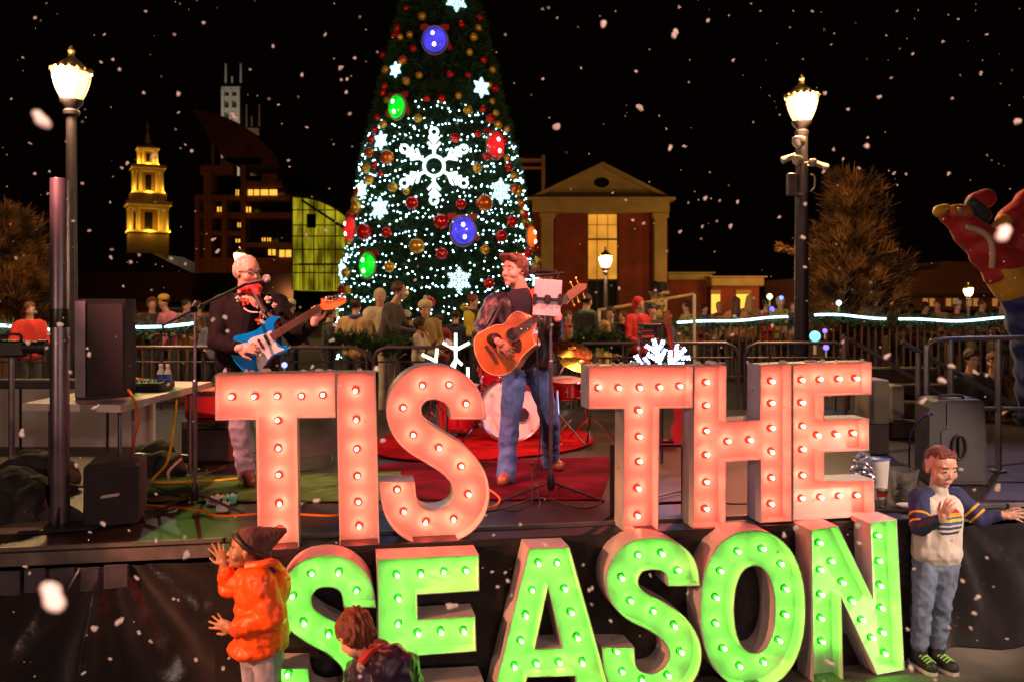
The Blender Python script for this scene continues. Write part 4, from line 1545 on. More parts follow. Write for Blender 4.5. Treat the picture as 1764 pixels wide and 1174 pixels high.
# ---------------------------------------------------------------- singer with acoustic guitar
def singer():
    Y = 6.5
    o = Vector((P(905, 600, Y).x, Y, ZD))

    def q(px, py, dy=0.):
        return P(px, py, Y + dy)
    hc = q(886, 466)
    hh = .245
    fr = hframe((-.74, -.68, 0), tilt=.02)
    body = MB()
    head_shapes(body, hc, fr, hh)
    neck = q(897, 506, .03)
    body.cap(hc - Vector((-.02, 0, .06)), neck, .058, .066)
    shR, shL = q(852, 522, -.02), q(930, 524, .06)
    elR, wrR = q(826, 573, -.16), q(858, 588, -.455)
    elL, wrL = q(957, 576, -.04), q(961, 548, -.34)
    body.cap(q(900, 520), q(905, 600), .1, .1)
    limb(body, shR, elR, wrR, .05, .04, .028)
    limb(body, shL, elL, wrL, .05, .04, .028)
    hipR, hipL = q(889, 640, 0), q(925, 640, .02)
    knR, knL = q(878, 728, -.12), q(948, 722, .06)
    anR, anL = onz(872, 833, ZD) + Vector((0, 0, .1)), onz(948, 808, ZD) + Vector((0, 0, .1))
    limb(body, hipR, knR, anR, .08, .06, .045)
    limb(body, hipL, knL, anL, .08, .06, .045)
    hand_shapes(body, wrR, (.75, -.05, -.62), (.1, 1, 0), .185, side=-1, curl=.42)
    hand_shapes(body, wrL, (-.1, .2, .95), (-.6, .5, -.1), .185, side=1, curl=.75)
    b = blob('person', body, m_skin, None, o, .005, 3)
    tag(b, 'man singing in a black leather jacket and blue jeans, playing an acoustic guitar', 'person')
    face_parts(b, hc, fr, hh, h_brown)
    hair_cap('hair', b, hc, fr, hh, h_brown, thick=.03, quiff=.05, side=.2, vox=.005, strand=.006)
    s_, f, u = fr
    build('earpiece', MB().ell(hc - s_ * .0 + (-s_) * .335 * hh - f * .0 - u * .03 * hh, .011, n=10, m=8), m_black, b)
    mb = MB()
    mb.ell(q(897, 520, .02), (.12, .09, .06))
    mb.cap(q(898, 525, .01), q(905, 625, .01), .135, .135)
    mb.ell(q(905, 590, -.03), (.15, .12, .2))
    blob('shirt', mb, mat('slate_shirt', (.022, .02, .03), .85, spec=.15, bump=.3, bscale=120), b, voxel=.008, smooth=4)
    mb = MB()
    for sx, a, e, w in ((-1, shR, elR, wrR), (1, shL, elL, wrL)):
        mb.cap(a, e, .078, .06)
        w2 = w + (e - w).normalized() * .03
        mb.cap(e, w2, .06, .043)
    mb.cap(q(869, 527, -.05), q(884, 622, -.05), .08, .09)
    mb.cap(q(929, 527, -.03), q(931, 622, -.03), .075, .085)
    mb.cap(shR + Vector((.03, .03, 0)), q(880, 632, 0), .08, .085)
    mb.cap(shL + Vector((-.02, .03, 0)), q(932, 632, .03), .085, .09)
    mb.cap(shR + Vector((0, .08, .0)), shL + Vector((0, .06, 0)), .08, .08)
    mb.cap(q(885, 600, .09), q(925, 600, .1), .11, .11)
    mb.tube([q(884, 505, .02), q(893, 500, .09), q(908, 500, .08), q(915, 508, .0)], .025, 8)
    blob('jacket', mb, m_leather, b, voxel=.008, smooth=3, disp=folds(.011, 13))
    mb = MB()
    mb.cap(q(893, 632, .0), q(922, 632, .02), .118, .115)
    for h, k_, a, j in ((hipR, knR, anR, 0), (hipL, knL, anL, 1)):
        mb.cap(h, k_, .098, .072)
        mb.cap(k_, a + Vector((0, 0, -.04)), .07, .072)
    blob('jeans', mb, m_jean, b, voxel=.008, smooth=3, disp=folds(.009, 12, (1, 1, .8)))
    for a, toe in ((anR, onz(866, 838, ZD)), (anL, onz(964, 812, ZD))):
        mb = MB()
        shoe(mb, a, toe + Vector((0, 0, .045)), 1.15)
        blob('shoe', mb, m_shoe_b, b, voxel=.008, smooth=3)
    # guitar
    Yg = 6.13

    def g(px, py, dy=0.):
        return P(px, py, Yg + dy)
    gt = thing('acoustic_guitar', 'honey brown cutaway acoustic guitar held by the singer', 'guitar', g(865, 600))
    m_top = mat('spruce_top', (.42, .12, .018), .25, var=.18, scale=5, coat=.7, dist=2)
    m_sideg = mat('maple_side', (.6, .2, .03), .3, var=.15, coat=.6)
    out = [(820, 579), (836, 568), (853, 560.5), (866, 559), (873, 553), (880, 543), (892, 537), (904, 542), (909, 552), (914, 562), (920, 565), (917, 576), (921, 592), (911, 602), (899, 614),
           (888, 631), (874, 643), (852, 645), (834, 636), (821.7, 616), (817, 597)]
    l = spline([g(x, y) for x, y in out], 4, True)
    build('body', MB().prism(l, (.045, .105, -.01)), m_sideg, gt, ang=50)
    ctr = g(868, 598)
    l2 = [ctr + (p - ctr) * .975 + Vector((0, -.004, 0)) for p in l]
    build('top', MB().prism(l2, (0, .003, 0)), m_top, gt)
    hole = g(883, 576, -.007)
    bind = MB().tube([p + Vector((0, -.003, 0)) for p in l], .0035, 6, True)
    build('binding', bind, mat('cream_binding', (.6, .5, .3), .4), gt)
    sh_ = MB().prism([hole + Vector((.043 * math.cos(t), 0, .043 * math.sin(t))) for t in [2 * PI * i / 26 for i in range(26)]], (0, .003, 0))
    build('sound_hole', sh_, mat('hole_black', (.01, .006, .004), .9), gt)
    build('rosette', MB().tube([hole + Vector((.048 * math.cos(t), -.001, .048 * math.sin(t))) for t in [2 * PI * i / 26 for i in range(26)]], .003, 5, True), mat('rosette', (.2, .1, .05), .4), gt)
    pg = [g(x, y, -.006) for x, y in ((884, 588), (894, 584), (899, 592), (896, 606), (886, 604), (880, 595))]
    build('pickguard', MB().prism(spline(pg, 4, True), (0, .003, 0)), mat('tortoise', (.04, .012, .008), .2, coat=.6), gt)
    a, b2 = g(886, 574, -.012), g(979, 512, -.0)
    ax = (b2 - a).normalized()
    up = Vector((0, -1, 0)).cross(ax).normalized()
    build('neck', MB().prism([a + up * .03, a - up * .03, b2 - up * .024, b2 + up * .024], (0, .026, 0)), mat('rosewood', (.06, .022, .012), .4), gt)
    fm = MB()
    for i in range(15):
        p = a + (b2 - a) * (.12 + .86 * (1 - .944 ** (i * 1.3)) / (1 - .944 ** 19))
        fm.cyl(p + up * .028 + Vector((0, -.002, 0)), p - up * .028 + Vector((0, -.002, 0)), .0012, n=5)
    build('frets', fm, m_chrome, gt)
    hs = [(967, 515), (978, 503), (997, 488), (1011, 489), (1010, 497), (1001, 503), (985, 516), (976, 525)]
    build('headstock', MB().prism([g(x, y) for x, y in hs], (0, .018, 0)), mat('honey_maple', (.2, .09, .035), .3, coat=.5), gt)
    for (x, y) in ((979, 501), (987, 495), (996, 488), (986, 517), (994, 511), (1004, 504)):
        build('tuning_peg', MB().cyl(g(x, y, .01), g(x + (2 if y > 500 else -3), y + (7 if y > 500 else -7), .01), .004).ell(g(x + (3 if y > 500 else -4), y + (9 if y > 500 else -8), .01), (.009, .005, .012)), mat('gold_peg', (.8, .5, .12), .25, .8), gt)
    br = g(846, 609, -.005)
    build('bridge', MB().prism([br + up * .07 + ax * .012, br + up * .07 - ax * .012, br - up * .07 - ax * .012, br - up * .07 + ax * .012], (0, -.008, 0)), mat('rosewood', (.06, .022, .012), .4), gt)
    sm_ = MB()
    for i in range(6):
        o_ = up * (-.02 + .008 * i)
        sm_.cyl(br + o_ * 1.3 + Vector((0, -.012, 0)), b2 + o_ + Vector((0, -.006, 0)), .0009, n=4)
    build('strings', sm_, m_chrome, gt)
    build('strap', MB().tube([q(916, 500, -.06), q(922, 520, -.1), q(921, 550, -.16), g(918, 566, .05)], .022, 6, smooth=4), mat('red_strap', (.5, .07, .02), .6), gt)
    build('strap', MB().tube([q(868, 512, -.06), q(862, 530, -.16), g(845, 560, .1), g(818, 596, .08)], .014, 6, smooth=4), m_black, gt)


singer()


# ---------------------------------------------------------------- electric guitar player
def player():
    Y = 6.4
    o = Vector((P(425, 600, Y).x, Y, ZD))

    def q(px, py, dy=0.):
        return P(px, py, Y + dy)
    hc = q(427, 470)
    hh = .25
    fr = hframe((.8, -.62, 0), tilt=-.05)
    s_, f, u = fr
    body = MB()
    head_shapes(body, hc, fr, hh)
    body.cap(hc - Vector((.01, 0, .06)), q(425, 512, .03), .06, .07)
    shR, shL = q(384, 528, -.02), q(474, 526, .06)
    elR, wrR = q(372, 588, -.14), q(409, 600, -.41)
    elL, wrL = q(508, 580, -.08), q(541, 556, -.33)
    body.cap(q(428, 530), q(425, 620), .12, .12)
    limb(body, shR, elR, wrR, .05, .04, .029)
    limb(body, shL, elL, wrL, .05, .04, .029)
    hipR, hipL = q(412, 650), q(446, 650)
    knR, knL = q(412, 735, -.03), q(462, 735, 0)
    anR, anL = onz(424, 832, ZD) + Vector((0, 0, .1)), onz(474, 825, ZD) + Vector((0, 0, .1))
    limb(body, hipR, knR, anR, .08, .06, .045)
    limb(body, hipL, knL, anL, .08, .06, .045)
    hand_shapes(body, wrR, (.95, -.1, .05), (.05, .9, -.4), .19, side=-1, curl=.5)
    hand_shapes(body, wrL, (.15, .1, .95), (-.35, .9, 0), .19, side=-1, curl=.8)
    b = blob('person', body, m_skin, None, o, .005, 3)
    tag(b, 'grey-haired man in glasses and flower-embroidered black jacket playing the blue guitar', 'person')
    face_parts(b, hc, fr, hh, h_white)

    def hq(x, y, z):
        return hc + (s_ * x + f * y + u * z) * hh
    mb = MB()
    M = Matrix((s_, f, u)).transposed()
    mb.ell(hq(0, -.2, .08), (.36 * hh, .27 * hh, .34 * hh), M, 20, 14)
    mb.ell(hq(0, -.1, .19), (.34 * hh, .37 * hh, .345 * hh), M, 20, 14)
    for sg in (-1, 1):
        mb.cap(hq(sg * .31, -.06, .14), hq(sg * .33, -.02, -.06), .06 * hh, .04 * hh)
    blob('hair', mb, h_white, b, voxel=.005, smooth=2, disp=lambda co, n: .004 * noise.noise(Vector((co.x * 70, co.y * 70, co.z * 14))))
    mb = MB()
    for sg in (-1, 1):
        mb.tube([hq(sg * .14 + .095 * math.cos(t), .385 - .03 * abs(math.cos(t)), .01 + .07 * math.sin(t)) for t in [i * PI / 8 for i in range(16)]], .003, 6, True)
        mb.tube([hq(sg * .235, .35, .03), hq(sg * .33, .1, .04), hq(sg * .345, -.06, .02)], .003, 6)
    mb.cyl(hq(-.045, .39, .02), hq(.045, .39, .02), .003)
    build('glasses', mb, m_blackm, b)
    mb = MB()
    mb.ell(q(432, 497, -.05), (.085, .08, .045))
    mb.cap(q(440, 497, -.1), q(444, 510, -.13), .03, .02)
    blob('neckerchief', mb, mat('red_scarf', (.55, .02, .02), .7, bump=.2), b, voxel=.006, smooth=3, disp=folds(.006, 25))
    mb = MB()
    for a, e, w in ((shR, elR, wrR), (shL, elL, wrL)):
        mb.cap(a, e, .088, .066)
        mb.cap(e, w + (e - w).normalized() * .03, .066, .046)
    mb.cap(shR + Vector((.03, .02, 0)), q(396, 625, 0), .1, .11)
    mb.cap(shL + Vector((-.03, .02, 0)), q(456, 625, 0), .1, .11)
    mb.cap(shR + Vector((0, .05, 0)), shL + Vector((0, .03, 0)), .095, .095)
    mb.cap(q(420, 540, 0), q(424, 625, -.02), .15, .16)
    mb.ell(q(426, 512, .02), (.12, .1, .04))
    blob('jacket', mb, mat('black_wool', (.007, .005, .006), .8, spec=.15, bump=.3, bscale=90), b, voxel=.008, smooth=3, disp=folds(.01, 11))
    # embroidered flowers on the yoke
    rr = random.Random(9)

    def flower(px, py, r, m):
        mb = MB()
        c = q(px, py, -.172)
        for k in range(5):
            a = 2 * PI * k / 5 + rr.random()
            mb.ell(c + Vector((math.cos(a) * r * .6, .012, math.sin(a) * r * .6)), (r * .38, .008, r * .38), n=8, m=6)
        mb.ell(c, (r * .3, .014, r * .3), n=8, m=6)
        build('embroidered_flower', mb, m, b)
    fw = mat('cream_thread', (.6, .5, .4), .7)
    fo = mat('red_thread', (.65, .06, .02), .7)
    for x, y, r, m in ((409, 515, .024, fw), (421, 520, .036, fo), (444, 528, .018, fw), (449, 540, .018, fw), (461, 516, .03, fw), (472, 526, .022, fw), (446, 553, .032, fo),
                       (475, 560, .03, fo), (455, 545, .02, fw)):
        flower(x, y, r, m)
    build('pocket_piping', MB().tube([q(420, 531, -.2), q(430, 537, -.2), q(444, 538, -.2)], .006, 6, smooth=4), fw, b)
    mb = MB()
    mb.cap(q(413, 640), q(444, 640), .13, .13)
    for h, k_, a in ((hipR, knR, anR), (hipL, knL, anL)):
        mb.cap(h, k_, .1, .075)
        mb.cap(k_, a + Vector((0, 0, -.02)), .073, .066)
    blob('jeans', mb, m_jean_p, b, voxel=.008, smooth=3, disp=folds(.009, 12, (1, 1, .8)))
    for a, toe in ((anR, onz(430, 842, ZD)), (anL, onz(482, 834, ZD))):
        mb = MB()
        shoe(mb, a, toe + Vector((0, 0, .045)), 1.15)
        blob('shoe', mb, m_shoe_b, b, voxel=.008, smooth=3)
    Yg = 6.06

    def g(px, py, dy=0.):
        return P(px, py, Yg + dy)
    gt = thing('electric_guitar', 'bright blue electric guitar with a white pickguard and maple headstock', 'guitar', g(440, 600))
    out = [(402, 581), (415, 576), (432, 572), (446, 565), (455, 555), (463, 547), (472, 544.5), (479.5, 547), (476, 552), (471.5, 560), (473, 571), (477, 586.5), (484, 595), (495, 596), (496, 601), (484, 608),
           (471.5, 613), (461.7, 622), (448, 635.5), (434, 642), (422.5, 641), (409, 627.6), (399, 612), (403, 598)]
    l = spline([g(x, y) for x, y in out], 4, True)
    build('body', MB().prism(l, (0, .045, 0)), mat('sky_blue_lacquer', (.0, .22, .72), .18, var=.05, coat=1), gt, ang=50)
    pg = [(467.5, 569), (456, 575), (436, 580.6), (427, 588.5), (434, 595), (441, 608), (442, 626), (446, 636), (456, 628), (465.6, 614), (479, 606), (490, 601), (479, 597), (475, 588.5), (467.5, 577)]
    build('pickguard', MB().prism(spline([g(x, y, -.004) for x, y in pg], 3, True), (0, .004, 0)), mat('white_pickguard', (.75, .68, .7), .3, var=.04), gt)
    a, b2 = g(467, 581, -.014), g(551, 529, -.014)
    ax = (b2 - a).normalized()
    up = Vector((0, -1, 0)).cross(ax).normalized()
    for t_ in (-.035, -.085, -.135):
        c = a + ax * t_ + Vector((0, .002, 0))
        build('pickup', MB().prism([c + up * .038 + ax * .009, c + up * .038 - ax * .009, c - up * .038 - ax * .009, c - up * .038 + ax * .009], (0, .01, 0)), m_black, gt)
    build('neck', MB().prism([a + up * .028, a - up * .028, b2 - up * .021, b2 + up * .021], (0, .02, 0)), mat('rosewood_board', (.13, .05, .04), .4), gt)
    fm = MB()
    for i in range(17):
        p = a + (b2 - a) * (.03 + .95 * (1 - .944 ** (i * 1.2)) / (1 - .944 ** 20))
        fm.cyl(p + up * .026 + Vector((0, -.002, 0)), p - up * .026 + Vector((0, -.002, 0)), .0014, n=5)
    build('frets', fm, m_chrome, gt)
    hs = [(549, 526), (553, 523), (553, 514), (560, 515), (575, 518), (590, 511), (596, 514), (595.5, 521), (585, 527), (572, 533), (560, 534), (553, 533)]
    build('headstock', MB().prism([g(x, y) for x, y in hs], (0, .016, 0)), mat('orange_maple', (.62, .17, .03), .25, coat=.6), gt)
    for i in range(6):
        x, y = 562 + i * 5.6, 519 - i * 1.2
        build('tuning_peg', MB().ell(g(x, y, -.006), (.008, .007, .008)).ell(g(x - 1, y - 6, .005), (.007, .004, .01)), m_chrome, gt)
    c = a - ax * .19
    build('bridge', MB().prism([c + up * .035 + ax * .014, c + up * .035 - ax * .014, c - up * .035 - ax * .014, c - up * .035 + ax * .014], (0, .01, 0)), m_chrome, gt)
    sm_ = MB()
    for i in range(6):
        o_ = up * (-.017 + .0068 * i)
        sm_.cyl(c + o_ + Vector((0, -.004, 0)), b2 + o_ + Vector((0, -.004, 0)), .0009, n=4)
    build('strings', sm_, m_chrome, gt)
    build('strap', MB().tube([q(440, 505, -.12), q(455, 535, -.22), g(478, 552, .02)], .02, 6, smooth=4), m_black, gt)


player()


# ---------------------------------------------------------------- child in the orange jacket
def orange_child():
    Y = 4.42
    o = Vector((P(450, 1100, Y).x, Y + .05, 0))

    def q(px, py, dy=0.):
        return P(px, py, Y + dy)
    hc = q(421, 946)
    hh = .205
    fr = hframe((-.94, -.3, 0), tilt=.12)
    s_, f, u = fr

    def hq(x, y, z):
        return hc + (s_ * x + f * y + u * z) * hh
    body = MB()
    head_shapes(body, hc, fr, hh, True)
    body.cap(hq(0, -.08, -.2), q(440, 985, .02), .042, .05)
    shN, shF = q(446, 1003, -.11), q(430, 1000, .12)
    elN, wrN = q(470, 1062, -.13), q(401, 1083, -.16)
    elF, wrF = q(395, 1010, .17), q(388, 972, .12)
    body.cap(q(445, 1005), q(450, 1110), .075, .085)
    limb(body, shN, elN, wrN, .036, .03, .022)
    limb(body, shF, elF, wrF, .036, .03, .022)
    hipN, hipF = q(462, 1130, -.05), q(440, 1130, .05)
    anN, anF = q(462, 1262, -.06), q(440, 1255, .06)
    knN, knF = q(462, 1195, -.06), q(440, 1192, .06)
    limb(body, hipN, knN, anN, .055, .045, .035)
    limb(body, hipF, knF, anF, .055, .045, .035)
    hand_shapes(body, wrN, (-.8, .15, .28), (-.3, .95, 0), .145, side=1, curl=.12, spread=.3)
    hand_shapes(body, wrF, (-.45, .15, .85), (-.4, .9, 0), .14, side=1, curl=.12, spread=.3)
    b = blob('person', body, m_skin_d, None, o, .0042, 2)
    tag(b, 'small child in a puffy orange jacket and dark knit hat raising both hands', 'person')
    face_parts(b, hc, fr, hh, h_dark)
    # knit hat, pointed at the back
    M = Matrix((s_, f, u)).transposed()
    mb = MB()
    mb.ell(hq(0, -.1, .2), (.385 * hh, .37 * hh, .37 * hh), M, 22, 14)
    mb.cap(hq(0, -.12, .32), hq(0, -.88, .5), .28 * hh, .09 * hh)
    mb.cap(hq(0, -.3, .12), hq(0, -.5, -.1), .28 * hh, .17 * hh)
    mb.cap(hq(0, -.5, .2), hq(0, -.8, .42), .24 * hh, .11 * hh)
    blob('knit_hat', mb, mat('charcoal_knit', (.11, .04, .045), .9, bump=.8, bscale=130), b, voxel=.0045, smooth=3, disp=folds(.003, 30))
    mb = MB()
    mb.tube([hq(.385 * math.cos(t), .01 + .38 * math.sin(t) * .95 - .08, .12 + .26 * math.sin(t)) for t in [i * PI / 12 for i in range(24)]], .014, 8, True)
    build('hat_band', mb, m_black, b)
    # jacket
    m_or = mat('orange_nylon', (.9, .10, .008), .45, var=.08, bump=.5, bscale=45)
    mb = MB()
    mb.cap(q(446, 1012, -.03), q(452, 1095, -.02), .118, .135)
    mb.cap(q(443, 1010, .06), q(446, 1095, .05), .1, .115)
    mb.ell(q(445, 1110, 0), (.15, .16, .06))
    mb.ell(q(478, 1010, 0), (.065, .11, .1))
    mb.ell(q(432, 985, 0), (.075, .09, .035))
    for a, e, w, r in ((shN, elN, wrN, 1.1), (shF, elF, wrF, .95)):
        mb.cap(a, e, .072 * r, .062 * r)
        mb.cap(e, w + (e - w).normalized() * .03, .06 * r, .042 * r)

    def puff(co, n):
        z = (co.z + o.z)
        return .006 * abs(math.sin(z * 34 + 2.4 * noise.noise(co * 5))) ** .7 - .004 + .010 * (.4 - abs(noise.noise(co * 12))) + .004 * noise.noise(co * 30)
    blob('puffer_jacket', mb, m_or, b, voxel=.006, smooth=3, disp=puff)
    mb = MB()
    mb.tube([q(425, 975, -.10), q(448, 972, -.115), q(470, 968, -.09), q(482, 980, -.02), q(478, 985, .08)], .022, 8, smooth=5)
    build('hood', mb, m_or, b)
    build('hood_lining', MB().ell(q(460, 976, -.0), (.075, .09, .03)), mat('blue_lining', (.02, .02, .4), .7), b)
    mb = MB()
    for i in range(14):
        t = 2 * PI * i / 14
        d = (elN - wrN).normalized()
        a_ = d.orthogonal().normalized()
        c_ = d.cross(a_)
        mb.ell(wrN + d * .005 + (a_ * math.cos(t) + c_ * math.sin(t)) * .03, .009, n=8, m=6)
    build('bead_bracelet', mb, mat('pink_beads', (.6, .05, .12), .3), b)
    mb = MB()
    mb.cap(q(440, 1130, .04), q(462, 1130, -.04), .08, .08)
    for h, k_, a in ((hipN, knN, anN), (hipF, knF, anF)):
        mb.cap(h, k_, .075, .062)
        mb.cap(k_, a, .06, .055)
    blob('jeans', mb, m_jean_p, b, voxel=.007, smooth=3, disp=folds(.007, 16))
    for a in (anN, anF):
        mb = MB()
        shoe(mb, Vector((a.x, a.y, .07)), Vector((a.x - .12, a.y, .035)), .85)
        blob('shoe', mb, m_black, b, voxel=.008, smooth=2)


orange_child()


# ---------------------------------------------------------------- boy crouching in the middle
def crouching_boy():
    Y = 3.95
    o = Vector((P(660, 1200, Y).x, Y, 0))

    def q(px, py, dy=0.):
        return P(px, py, Y + dy)
    hc = q(612, 1094)
    hh = .205
    fr = hframe((-.55, .75, 0), tilt=-.75)
    s_, f, u = fr
    body = MB()
    head_shapes(body, hc, fr, hh, True)
    body.cap(hc - u * .04, q(650, 1140, .02), .045, .05)
    sN, sF = q(690, 1150, -.14), q(622, 1160, .12)
    body.cap(q(660, 1150, .0), q(715, 1260, -.05), .085, .09)
    eN, wN = q(670, 1235, -.16), q(610, 1262, -.05)
    eF, wF = q(600, 1230, .16), q(570, 1255, .15)
    limb(body, sN, eN, wN, .036, .03, .022)
    limb(body, sF, eF, wF, .036, .03, .022)
    hand_shapes(body, wN, (-.8, .3, -.4), (0, .3, -1), .13, side=1, curl=.3)
    hand_shapes(body, wF, (-.6, .4, -.5), (0, .3, -1), .13, side=-1, curl=.3)
    hN, hF = q(735, 1270, -.1), q(715, 1270, .08)
    kN, kF = q(668, 1290, -.2), q(650, 1290, .12)
    aN, aF = Vector((hN.x - .02, hN.y - .03, .08)), Vector((hF.x - .02, hF.y, .08))
    limb(body, hN, kN, aN, .06, .048, .035)
    limb(body, hF, kF, aF, .06, .048, .035)
    b = blob('person', body, m_skin, None, o, .0045, 2)
    tag(b, 'boy in a dark navy jacket crouching with his back to us', 'person')
    face_parts(b, hc, fr, hh, h_auburn)
    hair_cap('hair', b, hc, fr, hh, h_auburn, thick=.075, vox=.004, strand=.014)
    m_nv = mat('navy_nylon', (.03, .016, .045), .42, var=.3, bump=.2, bscale=30)
    mb = MB()
    mb.cap(q(652, 1150, .0), q(716, 1270, -.05), .125, .14)
    mb.cap(sN, sF, .085, .08)
    mb.cap(sN + Vector((-.03, 0, .0)), q(700, 1230, -.05), .1, .12)
    for a, e, w in ((sN, eN, wN), (sF, eF, wF)):
        mb.cap(a, e, .075, .06)
        mb.cap(e, w + (e - w).normalized() * .03, .06, .042)
    blob('jacket', mb, m_nv, b, voxel=.006, smooth=3, disp=folds(.012, 14, (1, 1, 1)))
    mb = MB()
    mb.tube([q(622, 1142, -.1), q(640, 1122, -.07), q(655, 1116, .0), q(650, 1126, .08)], [.024, .02], 8, smooth=5)
    build('red_collar', mb, mat('red_lining', (.5, .03, .02), .7), b)
    em = [q(603, 1164, .0), q(612, 1161, .0), (q(620, 1164, .0)), q(618, 1174, .0), q(606, 1176, .0)]
    mb = MB()
    for h, k_, a in ((hN, kN, aN), (hF, kF, aF)):
        mb.cap(h, k_, .085, .07)
        mb.cap(k_, a, .066, .055)
    mb.cap(hN, hF, .1, .1)
    blob('trousers', mb, m_jean, b, voxel=.008, smooth=3, disp=folds(.007, 16))
    for a in (aN, aF):
        mb = MB()
        shoe(mb, a, a + Vector((-.13, .03, -.045)), .85)
        blob('shoe', mb, m_black, b, voxel=.008, smooth=2)


crouching_boy()


# ---------------------------------------------------------------- boy at the right in the raglan shirt
def raglan_boy():
    Y = 5.36
    o = Vector((P(1610, 1135, Y).x, Y, 0))

    def q(px, py, dy=0.):
        return P(px, py, Y + dy)
    hc = q(1621, 804)
    hh = .246
    fr = hframe((.22, -.95, 0), tilt=-.22)
    s_, f, u = fr

    def hq(x, y, z):
        return hc + (s_ * x + f * y + u * z) * hh
    body = MB()
    head_shapes(body, hc, fr, hh, True)
    body.cap(hc - Vector((0, -.02, .06)), q(1612, 862, .02), .045, .052)
    shR, shL = q(1585, 858, 0), q(1648, 856, .03)
    elR, wrR = q(1584, 908, -.12), q(1622, 893, -.26)
    elL, wrL = q(1688, 892, -.05), q(1727, 886, -.1)
    body.cap(q(1613, 885, .02), q(1610, 945, .02), .06, .07)
    limb(body, shR, elR, wrR, .036, .03, .022)
    limb(body, shL, elL, wrL, .036, .03, .022)
    hipR, hipL = q(1594, 968), q(1630, 968)
    anR, anL = q(1584, 1104, -.03), q(1614, 1100, -.02)
    knR, knL = q(1590, 1035, -.04), q(1624, 1035, -.04)
    limb(body, hipR, knR, anR, .06, .048, .035)
    limb(body, hipL, knL, anL, .06, .048, .035)
    hand_shapes(body, wrR, (.35, -.25, .9), (.7, .6, 0), .15, side=1, curl=.35, spread=.2)
    hand_shapes(body, wrL, (.97, -.1, .02), (0, -.95, -.3), .16, side=-1, curl=.12, spread=.3)
    b = blob('person', body, m_skin, None, o, .0045, 2)
    tag(b, 'boy in a white and navy raglan shirt reaching out one arm', 'person')
    face_parts(b, hc, fr, hh, h_auburn)
    hair_cap('hair', b, hc, fr, hh, h_auburn, thick=.018, quiff=.0, vox=.0045, strand=.005, seed=4)
    M = Matrix((s_, f, u)).transposed()
    mb = MB()
    rr = random.Random(2)
    for i in range(14):
        x = -.2 + .4 * i / 13
        mb.cap(hq(x, .1, .42), hq(x + .05, .22 + .03 * rr.random(), .37), .06 * hh, .04 * hh)
    blob('fringe', mb, h_auburn, b, voxel=.004, smooth=1, disp=lambda co, n: .006 * noise.noise(co * 80))
    # shirt with a printed round sunset badge on the chest
    m_sh = mat('cream_jersey', (.62, .56, .48), .85, var=.06, bump=.25, bscale=160)
    nt = m_sh.node_tree
    bs = nt.nodes['Principled BSDF']
    src = bs.inputs['Base Color'].links[0].from_socket
    tc = nt.nodes.new('ShaderNodeTexCoord')
    sep = nt.nodes.new('ShaderNodeSeparateXYZ')
    nt.links.new(tc.outputs['Object'], sep.inputs[0])
    cc = q(1624, 893) - o

    def mth(op, a, b_=None, c_=None):
        n = nt.nodes.new('ShaderNodeMath')
        n.operation = op
        for i, v in enumerate((a, b_, c_)):
            if v is None:
                continue
            if isinstance(v, (int, float)):
                n.inputs[i].default_value = v
            else:
                nt.links.new(v, n.inputs[i])
        return n.outputs[0]
    dx = mth('SUBTRACT', sep.outputs[0], cc.x)
    dz = mth('SUBTRACT', sep.outputs[2], cc.z)
    d2 = mth('SQRT', mth('ADD', mth('MULTIPLY', dx, dx), mth('MULTIPLY', dz, dz)))
    inside = mth('MULTIPLY', mth('LESS_THAN', d2, .092), mth('LESS_THAN', sep.outputs[1], 0.0))
    rp = nt.nodes.new('ShaderNodeValToRGB')
    rp.color_ramp.interpolation = 'CONSTANT'
    cols = [(0, (.6, .54, .46)), (.12, (.03, .03, .08)), (.2, (.6, .54, .46)), (.27, (.04, .05, .12)), (.36, (.6, .54, .46)), (.42, (.05, .12, .22)), (.52, (.7, .5, .1)), (.62, (.05, .12, .22)), (.68, (.75, .36, .03)), (.8, (.5, .03, .03)), (.99, (.5, .03, .03))]
    rp.color_ramp.elements[0].position = 0
    rp.color_ramp.elements[0].color = (*cols[0][1], 1)
    rp.color_ramp.elements[1].position = cols[1][0]
    rp.color_ramp.elements[1].color = (*cols[1][1], 1)
    for p_, c_ in cols[2:]:
        e = rp.color_ramp.elements.new(p_)
        e.color = (*c_, 1)
    mrn = nt.nodes.new('ShaderNodeMapRange')
    mrn.inputs['From Min'].default_value = -.092
    mrn.inputs['From Max'].default_value = .092
    nt.links.new(dz, mrn.inputs['Value'])
    nt.links.new(mrn.outputs[0], rp.inputs[0])
    mx = nt.nodes.new('ShaderNodeMix')
    mx.data_type = 'RGBA'
    nt.links.new(inside, mx.inputs['Factor'])
    nt.links.new(src, mx.inputs[6])
    nt.links.new(rp.outputs[0], mx.inputs[7])
    nt.links.new(mx.outputs[2], bs.inputs['Base Color'])
    mb = MB()
    mb.cap(q(1597, 872, .0), q(1597, 942, 0), .085, .088)
    mb.cap(q(1634, 872, .01), q(1630, 942, .01), .085, .088)
    mb.cap(q(1598, 950, 0), q(1628, 950, 0), .1, .1)
    mb.cap(q(1613, 885, 0), q(1612, 945, 0), .11, .108)
    mb.ell(q(1615, 860, .0), (.1, .072, .05))
    mb.cap(q(1617, 852, .01), q(1618, 846, .0), .058, .054)
    blob('shirt', mb, m_sh, b, voxel=.006, smooth=4, disp=folds(.008, 12, (1, 1, .6)))
    m_nav = mat('navy_jersey', (.022, .026, .10), .8, var=.1, bump=.25, bscale=160)
    m_yel = mat('yellow_band', (.75, .33, .02), .8, var=.05)
